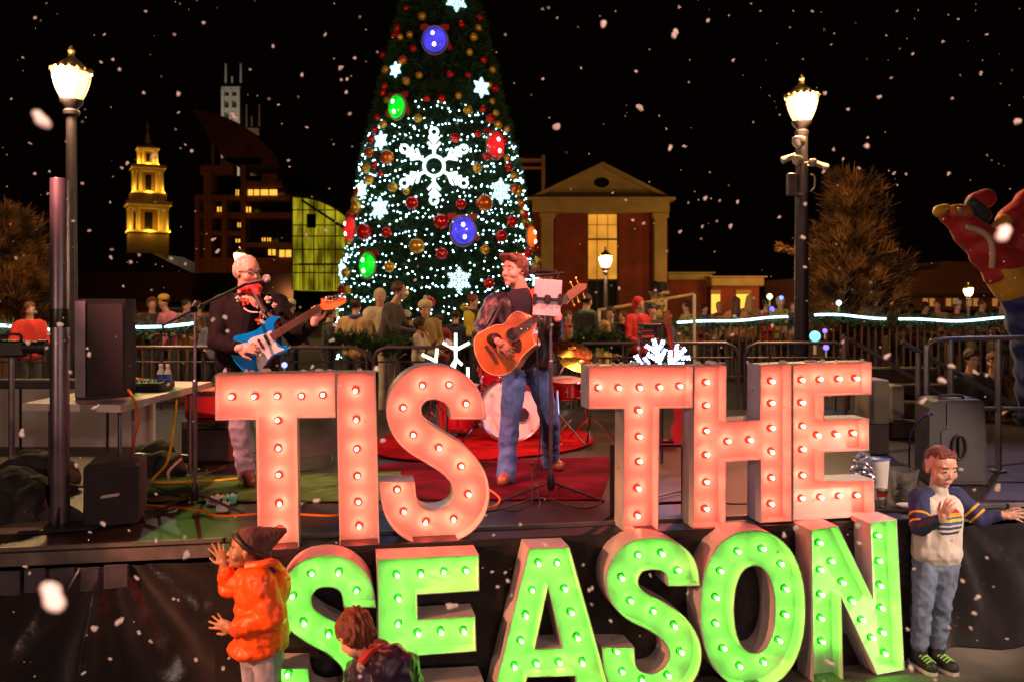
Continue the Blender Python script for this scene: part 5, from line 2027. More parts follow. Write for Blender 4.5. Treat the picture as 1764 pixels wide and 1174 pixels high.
    for a, e, w in ((shR, elR, wrR), (shL, elL, wrL)):
        mb = MB()
        mb.cap(a + Vector((0, 0, .0)), e, .068, .053)
        mb.cap(e, w + (e - w).normalized() * .025, .051, .033)
        mb.cap(a + Vector(((hc.x - a.x) * .45, 0, .022)), a, .05, .064)
        blob('sleeve', mb, m_nav, b, voxel=.006, smooth=3, disp=folds(.006, 18))
        d = (e - a).normalized()
        for t in (.62, .88):
            c_ = a + (e - a) * t
            r_ = .071 - .013 * t
            build('sleeve_band', MB().lathe([(r_, -.007), (r_ + .002, 0), (r_, .007)], c_, 20, d), m_yel, b)
    mb = MB()
    mb.cap(q(1596, 970), q(1626, 970), .078, .078)
    for h, k_, a in ((hipR, knR, anR), (hipL, knL, anL)):
        mb.cap(h, k_, .078, .06)
        mb.cap(k_, a + Vector((0, 0, -.02)), .058, .052)
    blob('jeans', mb, mat('light_blue_denim', (.15, .2, .3), .8, var=.3, scale=8, bump=.5, bscale=300), b, voxel=.006, smooth=3, disp=folds(.009, 15, (1, 1, .9)))
    for a, tp in ((anR, (1604, 1133)), (anL, (1640, 1130))):
        toe = P(tp[0], tp[1], Y - .14)
        toe.z = .04
        s0 = MB()
        base = Vector((a.x, a.y, .045))
        d = (toe - base)
        d.z = 0
        s0.cap(base - d.normalized() * .03, toe, .045, .04)
        s0.cap(Vector((a.x, a.y, .06)), Vector((a.x, a.y, .115)), .048, .045)
        sh1 = blob('shoe', s0, mat('black_trainer', (.02, .02, .022), .6, bump=.3), b, voxel=.005, smooth=3)
        dn = d.normalized()
        sd = Vector((-dn.y, dn.x, 0))
        sl_ = MB()
        l = [base - dn * .075 + sd * .03, base - dn * .075 - sd * .03, base - dn * .03 - sd * .045, toe - sd * .04, toe + dn * .035 - sd * .02, toe + dn * .035 + sd * .02, toe + sd * .04, base - dn * .03 + sd * .045]
        sl_.prism([Vector((p.x, p.y, .002)) for p in l], (0, 0, .022))
        build('sole', sl_, m_white, sh1)
        lc = MB()
        for i in range(5):
            p = base + dn * (.015 + .024 * i) + Vector((0, 0, .05 - .004 * i))
            lc.tube([p + sd * .03 - Vector((0, 0, .012)), p + Vector((0, 0, .004)), p - sd * .03 - Vector((0, 0, .012))], .005, 6, smooth=3)
        build('laces', lc, mat('lime_laces', (.25, .6, .08), .6), sh1)


raglan_boy()


# ---------------------------------------------------------------- the crowd behind the garland fence
CM = {}


def cm(col):
    if col not in CM:
        CM[col] = mat('cloth_%d' % len(CM), col, .8, var=.2, scale=7, bump=.3, bscale=60, sheen=.2)
    return CM[col]


def crowd(px, py, Y, coat, label, hair='brown', turn=0., hat=None, trousers=(.03, .03, .05), wide=1., skin=0, lean=0., kid=False, long=False, hood=None, reach=False, base=ZP):
    """px,py: top of the head in the photo; the figure stands on the plaza below it"""
    top = P(px, py, Y)
    Hh = top.z - base
    k = Hh / 1.75
    hh = .235 * k * (1.25 if kid else 1.)
    d = Vector((math.sin(turn), -math.cos(turn), 0))
    s_ = d.cross(Vector((0, 0, 1))).normalized()
    foot = Vector((top.x, top.y, base)) - d * lean * .5
    ln = d * lean

    def q(x, y, z):
        return foot + s_ * x * k * wide + d * y * k + Vector((0, 0, z * Hh)) + ln * max(0, z - .45)
    hc = q(0, .03, 1) - Vector((0, 0, hh * .52))
    fr = hframe(d, tilt=-.15)
    m_s = (m_skin, m_skin_d)[skin]
    body = MB()
    head_shapes(body, hc, fr, hh)
    body.cap(hc - Vector((0, 0, .08 * k)), q(0, 0, .8), .055 * k, .07 * k)
    body.cap(q(0, .02, .76), q(0, .02, .55), .07 * k, .07 * k)
    ar = []
    rr = random.Random(int(px * 7))
    for sg in (-1, 1):
        sh_ = q(sg * .19, 0, .79)
        if reach:
            el_, w_ = q(sg * .24, .16, .64), q(sg * .12, .42, .62)
        else:
            el_, w_ = q(sg * .27, .0 + .1 * rr.random(), .62), q(sg * (.12 + .1 * rr.random()), .24, .58 + .06 * rr.random())
        ar.append((sh_, el_, w_))
        limb(body, sh_, el_, w_, .04 * k, .034 * k, .026 * k)
        hand_shapes(body, w_, (w_ - el_), (0, 0, -1), .17 * k, side=sg, curl=.4)
    for sg in (-1, 1):
        limb(body, q(sg * .09, 0, .5), q(sg * .1, .02, .27), q(sg * .1, 0, .05), .07 * k, .055 * k, .04 * k)
    b = blob('person', body, m_s, None, Vector((foot.x, foot.y, base)), .014, 1)
    tag(b, label, 'person', 'crowd around the christmas tree behind the stage')
    m_h = {'brown': h_brown, 'dark': h_dark, 'white': h_white, 'auburn': h_auburn, 'blonde': mk_hair((.45, .26, .09), 'blonde_hair')}[hair]
    if kid or Y < 14.6:
        for sg in (-1, 1):
            s2, f2, u2 = fr
            build('eye', MB().ell(hc + (s2 * sg * .135 + f2 * .335 + u2 * .02) * hh, (.03 * hh,) * 3, n=8, m=6), m_iris, b)
    mb = MB()
    s2, f2, u2 = fr
    mb.ell(hc + (u2 * .17 - f2 * .09) * hh, (.4 * hh, .42 * hh, .385 * hh), n=14, m=10)
    if long:
        mb.cap(hc + (-f2 * .2) * hh, hc + (-f2 * .25 - u2 * .95) * hh, .36 * hh, .42 * hh)
    if hood is None:
        blob('hair', mb, m_h, b, voxel=.014, smooth=1, disp=lambda co, n: .01 * noise.noise(co * 30))
    else:
        mb.ell(hc - f2 * .1 * hh, (.42 * hh, .42 * hh, .52 * hh), n=14, m=10)
        blob('hood', mb, cm(hood), b, voxel=.016, smooth=2)
    if hat is not None:
        mb = MB()
        mb.ell(hc + (u2 * .3 - f2 * .05) * hh, (.42 * hh, .44 * hh, .32 * hh), n=14, m=10)
        if hat[3]:
            mb.ell(hc + (u2 * .7 - f2 * .05) * hh, (.13 * hh,) * 3, n=10, m=8)
        blob('hat', mb, cm(tuple(hat[:3])), b, voxel=.014, smooth=1)
    if rr.random() < .45 and hood is None:
        sc = rr.choice(((.5, .4, .3), (.4, .03, .03), (.05, .08, .3), (.02, .02, .02), (.1, .25, .1)))
        cn = q(0, .02, .835)
        mb = MB().tube([cn + (s_ * math.cos(t_) + d * math.sin(t_)) * .088 * k for t_ in [2 * PI * i / 14 for i in range(14)]], .036 * k, 8, True)
        mb.tube([cn + s_ * .05 * k + d * .1 * k, cn + s_ * .07 * k + d * .15 * k - Vector((0, 0, .16 * k)), cn + s_ * .06 * k + d * .15 * k - Vector((0, 0, .32 * k))], .035 * k, 8, smooth=3)
        build('scarf', mb, cm(sc), b)
    mb = MB()
    for a, e, w in ar:
        mb.cap(a, e, .068 * k, .056 * k)
        mb.cap(e, w + (e - w).normalized() * .03, .055 * k, .045 * k)
    mb.cap(q(-.11, 0, .775), q(-.08, 0, .52), .095 * k, .115 * k)
    mb.cap(q(.11, 0, .775), q(.08, 0, .52), .095 * k, .115 * k)
    mb.cap(q(-.15, 0, .8), q(.15, 0, .8), .075 * k, .075 * k)
    mb.cap(q(0, .02, .775), q(0, .02, .52), .12 * k, .135 * k)
    blob('coat', mb, cm(coat), b, voxel=.018, smooth=2, disp=folds(.012, 8))
    mb = MB()
    for sg in (-1, 1):
        mb.cap(q(sg * .08, 0, .52), q(sg * .1, .02, .27), .1 * k, .075 * k)
        mb.cap(q(sg * .1, .02, .27), q(sg * .1, 0, .04), .072 * k, .062 * k)
    blob('trousers', mb, cm(trousers), b, voxel=.02, smooth=2)
    return b


WHT = (.62, .52, .42)
RED = (.55, .02, .02)
BLK = (.015, .013, .016)
NAV = (.02, .025, .08)
crowd(50, 520, 12.2, RED, 'person in a bright red coat at the left edge behind the video camera', turn=.8)
crowd(262, 512, 14.4, (.05, .02, .02), 'person in a dark hood left of the pink jacket', 'dark', turn=.4, hood=(.12, .02, .015))
crowd(286, 508, 13.9, (.75, .22, .35), 'person in a pink jacket and yellow knit hat leaning on the fence', 'dark', turn=-.7, hat=(.7, .42, .05, 0), lean=.2)
crowd(320, 516, 14.2, (.3, .14, .05), 'orange-faced person in a tan coat right of the pink jacket', 'dark', turn=.9)
crowd(228, 530, 14.6, (.3, .12, .03), 'person in an ochre coat left of the dark hood', 'brown', turn=-.3)
crowd(205, 538, 15.2, (.04, .04, .04), 'person in black beside the left loudspeaker', 'dark', turn=.5)
crowd(498, 516, 13.2, (.04, .07, .16), 'person in a blue jacket and cream knit hat behind the electric guitar neck', 'dark', turn=2.6, hat=(.6, .5, .36, 0))
crowd(612, 514, 12.4, (.62, .38, .2), 'black-haired person seen from behind in an orange and cream sweater', 'dark', turn=2.9, wide=1.25)
crowd(654, 497, 13.2, WHT, 'person in a hooded cream coat just behind the man in the grey sweater', 'brown', turn=.4, hood=(.5, .4, .3))
crowd(682, 485, 12., (.075, .05, .055), 'tall man in a dark grey sweater bending towards the children', 'brown', turn=1.35, trousers=(.6, .48, .36), lean=.3, reach=True)
crowd(699, 536, 12.3, BLK, 'child in black with a white knit hat beside the man in the grey sweater', 'dark', turn=-.6, hat=(.6, .55, .48, 0), kid=True)
crowd(732, 518, 12.6, (.4, .27, .1), 'child in a beige bobble hat with ear flaps in front of the tree', 'brown', turn=.3, hat=(.62, .5, .33, 1), kid=True)
crowd(722, 546, 11.9, WHT, 'small dark-haired girl in a cream top reaching right in front of the tree', 'dark', turn=1.4, kid=True, reach=True, skin=1)
crowd(784, 534, 13.4, NAV, 'person in a navy coat in front of the tree left of the singer', 'dark', turn=2.8)
crowd(812, 506, 13.6, (.55, .42, .02), 'red-haired person in a yellow jacket just left of the singer', 'auburn', turn=1.2)
crowd(1008, 505, 12.6, BLK, 'person in a long black coat right of the acoustic guitar headstock', 'dark', turn=2.2)
crowd(978, 535, 13.4, (.3, .2, .12), 'brown-haired person in a tan coat between the singer and the black coat', 'brown', turn=.2)
crowd(1053, 528, 12.9, (.05, .045, .05), 'person with long black hair left of the red hood', 'dark', turn=-.5, long=True)
crowd(1040, 552, 12.1, (.6, .42, .16), 'child in a pale yellow coat below the small street lamp', 'blonde', turn=1.2, kid=True)
crowd(1098, 511, 12.8, (.62, .01, .015), 'person in a bright red hooded coat right of the small street lamp', 'brown', turn=.6, hood=(.62, .01, .015))
crowd(1124, 522, 13.1, BLK, 'orange-faced person in black right of the red hood', 'dark', turn=-.2)
crowd(1184, 519, 16.6, (.55, .4, .12), 'black-haired person in a pale yellow coat behind the lit garland', 'dark', turn=-1.2)
crowd(1268, 512, 16.7, (.5, .24, .1), 'woman with long light brown hair seen from behind at the garland', 'brown', turn=2.9, long=True)
crowd(1292, 508, 17.3, (.3, .16, .07), 'blonde person behind the woman with long light brown hair', 'blonde', turn=2.4, long=True)
crowd(1318, 514, 16.9, (.5, .015, .015), 'person in a red jacket at the garland left of the right street lamp', 'dark', turn=1.1)
crowd(1344, 510, 17.4, (.4, .42, .05), 'person in a yellow-green jacket left of the right street lamp', 'blonde', turn=.2, hood=(.6, .5, .4))
crowd(1367, 518, 16.8, (.5, .3, .2), 'brown-haired person in a beige coat touching the right lamp post', 'auburn', turn=-.3)
crowd(1430, 522, 17.2, (.05, .03, .03), 'person in dark brown right of the right lamp post', 'dark', turn=.3)
crowd(1506, 503, 16.6, (.09, .08, .09), 'person in a grey coat and dark hat under the rusty cypress', 'dark', turn=.5, hat=(.02, .02, .03, 0), wide=1.1)
crowd(1545, 522, 17., (.2, .13, .06), 'person in a tan coat right of the grey coat with the dark hat', 'brown', turn=-.4)
crowd(1592, 520, 17.2, (.04, .03, .03), 'person in black behind the right end of the garland', 'dark', turn=.6)
crowd(1616, 516, 17.6, (.35, .2, .1), 'person in a light brown coat right of the person in black', 'brown', turn=-.6)
crowd(1648, 518, 16.9, (.1, .02, .02), 'person in a maroon coat and white cap near the inflatable', 'dark', turn=.1, hat=(.6, .55, .5, 0))
crowd(1690, 515, 17.3, (.2, .15, .12), 'person in a taupe coat at the far right of the garland', 'brown', turn=.7)
crowd(1725, 520, 17.8, (.1, .08, .06), 'person in dark olive half hidden by the inflatable', 'auburn', turn=-.2)
crowd(1672, 600, 9.9, (.03, .025, .03), 'dark-haired onlooker in black behind the right stage railing', 'dark', turn=.1, base=0.)
crowd(1712, 606, 10.3, (.12, .05, .02), 'onlooker in a brown coat behind the right stage railing', 'brown', turn=-.4, base=0.)

for a in [(130, 532, 13.6, (.25, .05, .03), 'person in a brick red coat just right of the left lamp post', 'dark', .4), (166, 540, 14.2, (.1, .09, .14), 'person in slate blue behind the tall black loudspeaker', 'brown', -.5),
          (243, 540, 15.3, (.5, .3, .08), 'person in a mustard coat left of the pink jacket, further back', 'blonde', 1.), (345, 522, 14.9, (.12, .04, .03), 'person in dark rust left of the blue guitar player', 'dark', -.9),
          (368, 540, 13.4, (.16, .16, .3), 'person in blue denim behind the blue guitar player', 'brown', .3), (565, 530, 12.9, (.03, .03, .04), 'person in black left of the orange and cream sweater', 'dark', 1.9),
          (757, 540, 12.9, (.3, .02, .03), 'child in red between the bobble hat and the navy coat', 'dark', -.4), (835, 540, 13.1, (.5, .4, .3), 'child in a pale coat behind the singer shoulder', 'brown', .7),
          (1148, 536, 13.8, (.06, .05, .08), 'person in charcoal behind the timber light tower', 'dark', .9), (1075, 536, 14.4, (.3, .08, .03), 'person in a rust coat left of the bright red hood', 'brown', -1.),
          (1212, 524, 17.4, (.2, .04, .03), 'person in dark red right of the pale yellow coat at the garland', 'dark', .5), (1240, 520, 17.9, (.5, .36, .25), 'person in a cream coat left of the woman with long hair', 'blonde', -.6),
          (1466, 520, 17.8, (.4, .2, .06), 'person in an ochre coat left of the grey coat under the cypress', 'auburn', .9), (1568, 524, 18., (.35, .05, .04), 'person in a red jacket between the tan coat and the person in black', 'brown', .2)]:
    crowd(a[0], a[1], a[2], a[3], a[4], a[5], turn=a[6])
# ================================================================== STAGE GEAR
def D(px, py):
    return onz(px, py, ZD)


# steel pole on a black base plate at the left
pb = D(103, 905)
pt_z = CH + (HY - 308) * pb.y / F
sp = thing('steel_pole', 'thick bare steel pole standing on a black base plate at the left of the stage', 'pole', pb)
r_ = 15.5 * pb.y / F
build('tube', MB().lathe([(r_, 0), (r_, pt_z - ZD - .005), (r_ * .96, pt_z - ZD)], pb, 32), mat('scuffed_steel', (.16, .13, .16), .38, .75, var=.3, scale=3, bump=.08, bscale=20), sp)
build('collar', MB().lathe([(r_ * 1.01, 0), (r_ * 1.04, .01), (r_ * 1.04, .1), (r_ * 1.01, .11)], pb + Vector((0, 0, 1.18)), 32), m_blackm, sp)
mb = MB()
mb.box(pb + Vector((.02, 0, .012)), (.42, .36, .024), .3, bevel=.01)
for a in range(4):
    mb.prism([pb + Vector((0, 0, .025)), pb + Matrix.Rotation(a * PI / 2 + .3, 3, 'Z') @ Vector((.18, 0, .025)), pb + Vector((0, 0, .16))], Matrix.Rotation(a * PI / 2 + .3, 3, 'Z') @ Vector((0, .012, 0)))
build('base_plate', mb, m_black, sp)
c0_ = D(28, 915)
tag(build('wooden_slab', MB().box(c0_ + Vector((-.02, .03, .02)), (.34, .22, .04), .17, bevel=.01), mat('tan_slab', (.22, .15, .09), .7, bump=.2), None, c0_), 'flat tan slab lying on the deck edge at the far left', 'slab')

# compact subwoofer
m_grille = mat('speaker_grille', (.03, .024, .028), .55, var=.1, bump=1.0, bscale=420)
m_cab = mat('speaker_cabinet', (.022, .018, .022), .6, var=.2, bump=.5, bscale=200)
c = D(165, 908)
cy = c.y + .2
sb = thing('subwoofer', 'squat black bass speaker with a curved grille and small silver badge on the deck', 'speaker', (c.x + .03, cy, ZD))
rz_ = rad(16)
rm = Matrix.Rotation(rz_, 3, 'Z')
bc = Vector((c.x + .03, cy, ZD + .19))
build('cabinet', MB().box(bc + Vector((0, 0, 0)), (.31, .36, .36), M=rm, bevel=.02), m_cab, sb)
pts = []
for i in range(11):
    a = -1 + 2 * i / 10
    pts.append(bc + rm @ Vector((a * .15, -.182 - .035 * (1 - a * a), -.175)))
pts += [bc + rm @ Vector((.15, -.175, -.175)), bc + rm @ Vector((-.15, -.175, -.175))]
build('grille', MB().prism(pts, (0, 0, .34)), m_grille, sb)
bd = [bc + rm @ Vector((x, -.222, z)) for x, z in ((-.055, -.012), (.045, -.002), (.055, .016), (-.045, .006))]
build('badge', MB().prism(bd, rm @ Vector((0, -.004, 0))), mat('silver_badge', (.6, .52, .48), .3, .6), sb)

# folding table with gear
tb = thing('folding_table', 'white folding table of cables and mixers at the left of the stage', 'table', (-2.7, 6.1, ZD))
zt = 1.60
cor = [(-3.06, 5.44), (-2.40, 5.34), (-2.38, 6.9), (-3.04, 7.0)]
m_tt = mat('cream_table_top', (.52, .45, .42), .5, var=.06, bump=.1)
build('top', MB().prism([(x, y, zt - .045) for x, y in cor], (0, 0, .045)), m_tt, tb)
for x, y in ((-2.98, 5.62), (-2.5, 5.55), (-2.48, 6.7), (-2.95, 6.78)):
    build('leg', MB().tube([(x, y, zt - .045), (x, y, ZD + .01)], .013, 8), m_steel, tb)
build('brace', MB().tube([(-2.98, 5.62, 1.05), (-2.5, 5.55, 1.05)], .01, 8).tube([(-2.95, 6.78, 1.05), (-2.48, 6.7, 1.05)], .01, 8), m_steel, tb)

# loudspeaker turned on edge, on the table
sx, sy = P(160, 690, 5.68).x, 5.78
pa = thing('loudspeaker', 'tall black loudspeaker with a pale front strip standing on the white table', 'speaker', (sx, sy, zt))
hgt = CH - (516 - HY) * 5.6 / F - zt
z_ = lambda f_: zt + hgt * f_
fr_ = [(-.155, .02), (-.085, -.16), (-.005, -.18), (.165, .0), (.15, .2), (-.12, .22)]
mb = MB().prism([(sx + x, sy + y, zt + .004) for x, y in fr_], (0, 0, hgt))
build('cabinet', mb, m_cab, pa)
mb = MB()
mb.prism([(sx - .083, sy - .163, zt + .02), (sx - .007, sy - .183, zt + .02), (sx - .007, sy - .19, zt + .02), (sx - .083, sy - .17, zt + .02)], (0, 0, hgt - .03))
build('front_strip', mb, mat('grey_strip', (.22, .19, .22), .5), pa)
build('grille', MB().prism([(sx + .005, sy - .182, zt + .03), (sx + .155, sy - .01, zt + .03), (sx + .16, sy - .022, zt + .03), (sx + .008, sy - .192, zt + .03)], (0, 0, hgt - .06)), m_grille, pa)

# bottles, mixer, boxes on the table
m_bot = mat('clear_bottle', (.5, .6, .85), .08, var=0, trans=.9)
m_lab = mat('blue_label', (.1, .2, .7), .4)
for px, lb in ((277, 'left of two small water bottles at the back of the white table'), (289, 'right of two small water bottles at the back of the white table')):
    p = P(px, 668, 6.35)
    p.z = zt
    w_ = thing('water_bottle', lb, 'bottle', p, 'water bottles on the white table')
    build('body', MB().lathe([(.026, 0), (.03, .01), (.03, .06), (.027, .07), (.03, .08), (.03, .12), (.012, .155), (.012, .165)], p, 16), m_bot, w_)
    build('label', MB().lathe([(.031, .05), (.031, .1)], p, 16, caps=False), m_lab, w_)
    build('cap', MB().lathe([(.014, .16), (.014, .18)], p, 12), m_white, w_)
mx_ = thing('mixer', 'small dark audio mixer lying on the white table behind the loudspeaker', 'mixer', (-2.62, 6.25, zt))
build('case', MB().box((-2.62, 6.25, zt + .03), (.3, .28, .06), bevel=.012), m_black, mx_)
for i in range(5):
    for j in range(4):
        build('knob', MB().lathe([(.008, 0), (.007, .014)], (-2.72 + .05 * i, 6.16 + .05 * j, zt + .061), 8), mat(('red_knob', 'white_knob', 'blue_knob')[(i + j) % 3], ((.5, .03, .02), (.6, .6, .6), (.05, .1, .6))[(i + j) % 3], .4), mx_)
hp = P(390, 0, 6)
tag(build('headphones', MB().tube([(-2.9, 6.1, zt + .02), (-2.88, 6.1, zt + .1), (-2.8, 6.12, zt + .13), (-2.72, 6.14, zt + .1), (-2.7, 6.14, zt + .02)], .008, 6, smooth=5).ell((-2.9, 6.1, zt + .045), (.02, .04, .04)).ell((-2.7, 6.14, zt + .045), (.02, .04, .04)), m_black, None, (-2.8, 6.1, zt)), 'black headphones lying on the white table behind the loudspeaker', 'headphones')
m_red = mat('red_tolex', (.62, .015, .012), .5, bump=.4, bscale=220)


# amps
def amp(px0, px1, py0, py1, Y, mcol, label, facec):
    p0, p1 = P(px0, py1, Y), P(px1, py0, Y)
    c = Vector(((p0.x + p1.x) / 2, Y + .13, p0.z))
    t_ = thing('amplifier', label, 'amplifier', c)
    w, h = p1.x - p0.x, p1.z - p0.z
    build('cabinet', MB().box(c + Vector((0, 0, h / 2)), (w, .26, h - .004), bevel=.012), mcol, t_)
    build('grille', MB().box(c + Vector((0, -.134, h * .42)), (w * .9, .012, h * .7)), facec, t_)
    build('control_panel', MB().box(c + Vector((0, -.134, h * .88)), (w * .9, .014, h * .14)), m_chrome, t_)
    for i in range(6):
        build('knob', MB().cyl(c + Vector((w * (-.35 + .13 * i), -.141, h * .88)), c + Vector((w * (-.35 + .13 * i), -.156, h * .88)), .009, n=10), m_black, t_)
    build('handle', MB().tube([c + Vector((-.06, 0, h)), c + Vector((-.05, 0, h + .02)), c + Vector((.05, 0, h + .02)), c + Vector((.06, 0, h))], .008, 6, smooth=3), m_black, t_)
    return t_


amp(318, 392, 670, 722, 7.2, m_red, 'small red guitar amplifier stacked beside the first letter T', mat('red_grille_cloth', (.45, .01, .01), .8, bump=1, bscale=500))
amp(312, 396, 723, 797, 7.15, mat('maroon_cabinet', (.07, .01, .012), .6, bump=.4, bscale=200), 'dark maroon speaker cabinet under the small red amplifier', m_grille)

# pale wall panel behind the table, black covers, case
wl_ = thing('stage_wall_panel', 'low pale grey wall panel with a dark top rail behind the white table', 'panel', (P(100, 0, 8).x, 8.0, ZD))
x0, x1 = P(-60, 0, 8).x, P(262, 0, 8).x
zt2 = P(0, 668, 8).z
build('panel', MB().box(((x0 + x1) / 2, 8.05, (ZD + zt2) / 2), (x1 - x0, .06, zt2 - ZD)), mat('pale_panel', (.5, .46, .4), .6, var=.15, scale=2, bump=.1), wl_)
build('top_rail', MB().box(((x0 + x1) / 2, 8.04, zt2 + .04), (x1 - x0, .14, .08), bevel=.01), mat('rail_dark', (.06, .05, .05), .5), wl_)
for x in (x0 + .5, x0 + 1.3):
    build('seam', MB().box((x, 8.015, (ZD + zt2) / 2), (.02, .01, zt2 - ZD)), m_blackm, wl_)
for pts_, lb in (([(20, 868, .16), (55, 850, .2), (85, 845, .16), (60, 872, .13)], 'crumpled black cover heaped left of the steel pole'), ([(-30, 910, .17), (5, 900, .2), (40, 905, .1)], 'second black cover lying at the left edge of the deck'),
                 ([(268, 805, .14), (264, 820, .12), (282, 820, .13)], 'black gig bag slumped under the far end of the white table')):
    mb = MB()
    for x, y, r in pts_:
        p = D(x, y)
        mb.ell(p + Vector((0, 0, r * .5)), (r * 1.3, r, r))
    p = D(*pts_[0][:2])
    tag(blob('cloth_cover', mb, mat('black_cloth', (.016, .013, .015), .8, bump=.3), None, p, .015, 3, disp=folds(.03, 6, (1, 1, 1))), lb, 'cover')
# video camera on a tripod column at the left edge
vc = thing('video_camera', 'black video camera on a steel column at the left edge', 'camera', P(18, 790, 6.4))
b0 = P(20, 600, 6.4)
build('body', MB().box(b0 + Vector((0, 0, .0)), (.22, .13, .12), rz=.2, bevel=.015), m_black, vc)
build('lens', MB().lathe([(.04, 0), (.045, .02), (.045, .1), (.055, .11), (.055, .16)], b0 + Vector((.1, -.02, .01)), 18, (1, .1, 0)), m_black, vc)
build('handle', MB().tube([b0 + Vector((-.08, 0, .06)), b0 + Vector((-.07, 0, .1)), b0 + Vector((.06, 0, .1)), b0 + Vector((.07, 0, .06))], .01, 6, smooth=3), m_black, vc)
build('column', MB().tube([b0 - Vector((0, 0, .06)), Vector((b0.x, 6.4, ZD + .0))], .022, 12), m_steel, vc)
build('foot', MB().lathe([(.16, 0), (.16, .015), (.04, .03)], (b0.x, 6.4, ZD + .002), 20), m_blackm, vc)


# microphone stands
def mic(mb, p, d, k=1.):
    d = Vector(d).normalized()
    mb.lathe([(.009, 0), (.012, .02), (.016, .11), (.018, .125), (.02, .13)], p, 14, d)


def tripod(t, base, r, h, angs):
    for a in angs:
        v = Vector((math.cos(a), math.sin(a), 0))
        build('leg', MB().tube([base + Vector((0, 0, h)) + v * .02, base + v * r + Vector((0, 0, .012))], .009, 8), m_blackm, t)
        build('rubber_foot', MB().ell(base + v * r + Vector((0, 0, .012)), .014, n=10, m=6), m_black, t)
    build('hub', MB().lathe([(.018, h - .05), (.026, h - .03), (.026, h + .03), (.016, h + .06)], base, 14), m_blackm, t)


b = D(949, 858)
ms = thing('microphone_stand', 'straight microphone stand with a music tablet in front of the singer', 'microphone stand', b)
tripod(ms, b, .36, .11, (rad(200), rad(-18), rad(75)))
ztop = CH + (HY - 478) * b.y / F
build('pole', MB().lathe([(.013, .05), (.013, .85), (.017, .86), (.017, .93), (.0095, .94), (.0095, ztop - ZD)], b, 12), m_steel, ms)
tp = Vector((b.x - .02, b.y, ztop))
build('boom_bar', MB().tube([tp + Vector((-.09, 0, .01)), tp + Vector((.11, 0, .03))], .011, 8), m_blackm, ms)
tm = thing('microphone', 'black vocal microphone clipped on the stand in front of the singer', 'microphone', tp)
mb = MB()
mic(mb, tp + Vector((.06, .01, .04)), (-1, .25, .05))
build('handle', mb, m_blackm, tm)
build('grille', MB().ell(tp + Vector((-.09, .048, .047)), (.028, .026, .026)), mat('mic_grille', (.1, .09, .1), .4, .8, bump=1, bscale=600), tm)
# tablet and clamp
tc_ = P(943, 513, b.y - .06)
tbm = thing('tablet', 'white tablet clamped to the microphone stand in front of the singer', 'tablet', tc_)
rt = Matrix.Rotation(rad(4), 3, 'Y')
build('case', MB().box(tc_, (.185, .012, .245), M=rt, bevel=.004), mat('tablet_back', (.56, .46, .50), .35), tbm)
build('clamp', MB().box(tc_ + Vector((0, -.012, -.01)), (.2, .02, .022), M=rt, bevel=.004).box(tc_ + Vector((-.085, -.012, -.01)), (.026, .026, .075), M=rt, bevel=.006).box(tc_ + Vector((.085, -.012, -.01)), (.026, .026, .075), M=rt, bevel=.006)
      .box(tc_ + Vector((0, -.018, -.01)), (.04, .03, .06), M=rt, bevel=.008), m_black, tbm)
build('mount', MB().tube([tc_ + Vector((0, .01, -.02)), Vector((b.x, b.y, tc_.z - .02))], .012, 8), m_black, tbm)
tag(build('microphone_cable', MB().tube([tp + Vector((.08, -.01, .03)), P(930, 560, b.y), P(926, 640, b.y), P(931, 740, b.y), P(924, 830, b.y), D(928, 872), D(880, 880), D(845, 868), D(838, 850)], .005, 6, smooth=8), m_black, None, b), 'thin black cable hanging down beside the singer microphone stand', 'cable')

b = D(336, 880)
ms2 = thing('boom_stand', 'microphone boom stand with a long angled arm left of the blue guitar player', 'microphone stand', b)
tripod(ms2, b, .34, .12, (rad(232), rad(-15), rad(100)))
zt3 = CH + (HY - 528) * b.y / F
build('pole', MB().lathe([(.013, .05), (.013, .75), (.017, .76), (.017, .83), (.0095, .84), (.0095, zt3 - ZD)], b, 12), m_steel, ms2)
h0 = Vector((b.x, b.y, zt3))
build('boom_arm', MB().tube([P(281, 560, b.y - .02), P(343, 528, b.y + .02), P(425, 489, 6.05)], .010, 8), m_blackm, ms2)
build('clutch', MB().cyl(h0 + Vector((0, -.02, -.02)), h0 + Vector((0, .04, .02)), .025, n=12), m_blackm, ms2)
tm = thing('microphone', 'black microphone at the end of the boom arm by the glasses of the player', 'microphone', P(425, 489, 6.05))
mb = MB()
mic(mb, P(425, 489, 6.05), (.7, .15, .16))
build('handle', mb, m_black, tm)
build('grille', MB().ell(P(459, 480, 6.08), .03, n=14, m=10), mat('silver_mic_grille', (.55, .5, .6), .35, .7, bump=1, bscale=600), tm)
# singer's second thin stand beside it, low guitar stand, pedals, cables
tag(build('floor_stand', MB().tube([D(917, 868), P(916, 800, 5.98)], .006, 6).ell(P(916, 798, 5.98), .012), m_blackm, None, D(917, 868)), 'short thin black rod standing beside the base of the singer microphone stand', 'rod')
for px, py, cc, lb in ((372, 868, (.45, .45, .48), 'grey effects pedal on the deck behind the child in orange'), (398, 866, (.1, .5, .42), 'teal effects pedal on the deck behind the child in orange'), (384, 880, (.6, .6, .6), 'white effects pedal nearest the stage edge')):
    p = D(px, py)
    t_ = thing('effects_pedal', lb, 'pedal', p, 'effects pedals on the deck')
    build('case', MB().box(p + Vector((0, 0, .03)), (.075, .12, .055), rz=R.uniform(-.4, .4), bevel=.01), mat('pedal_%d' % px, cc, .35), t_)
    for k in (-1, 1):
        build('knob', MB().lathe([(.01, 0), (.008, .016)], p + Vector((k * .02, .03, .058)), 10), m_black, t_)
    build('switch', MB().lathe([(.008, 0), (.008, .014), (.004, .018)], p + Vector((0, -.035, .058)), 10), m_chrome, t_)


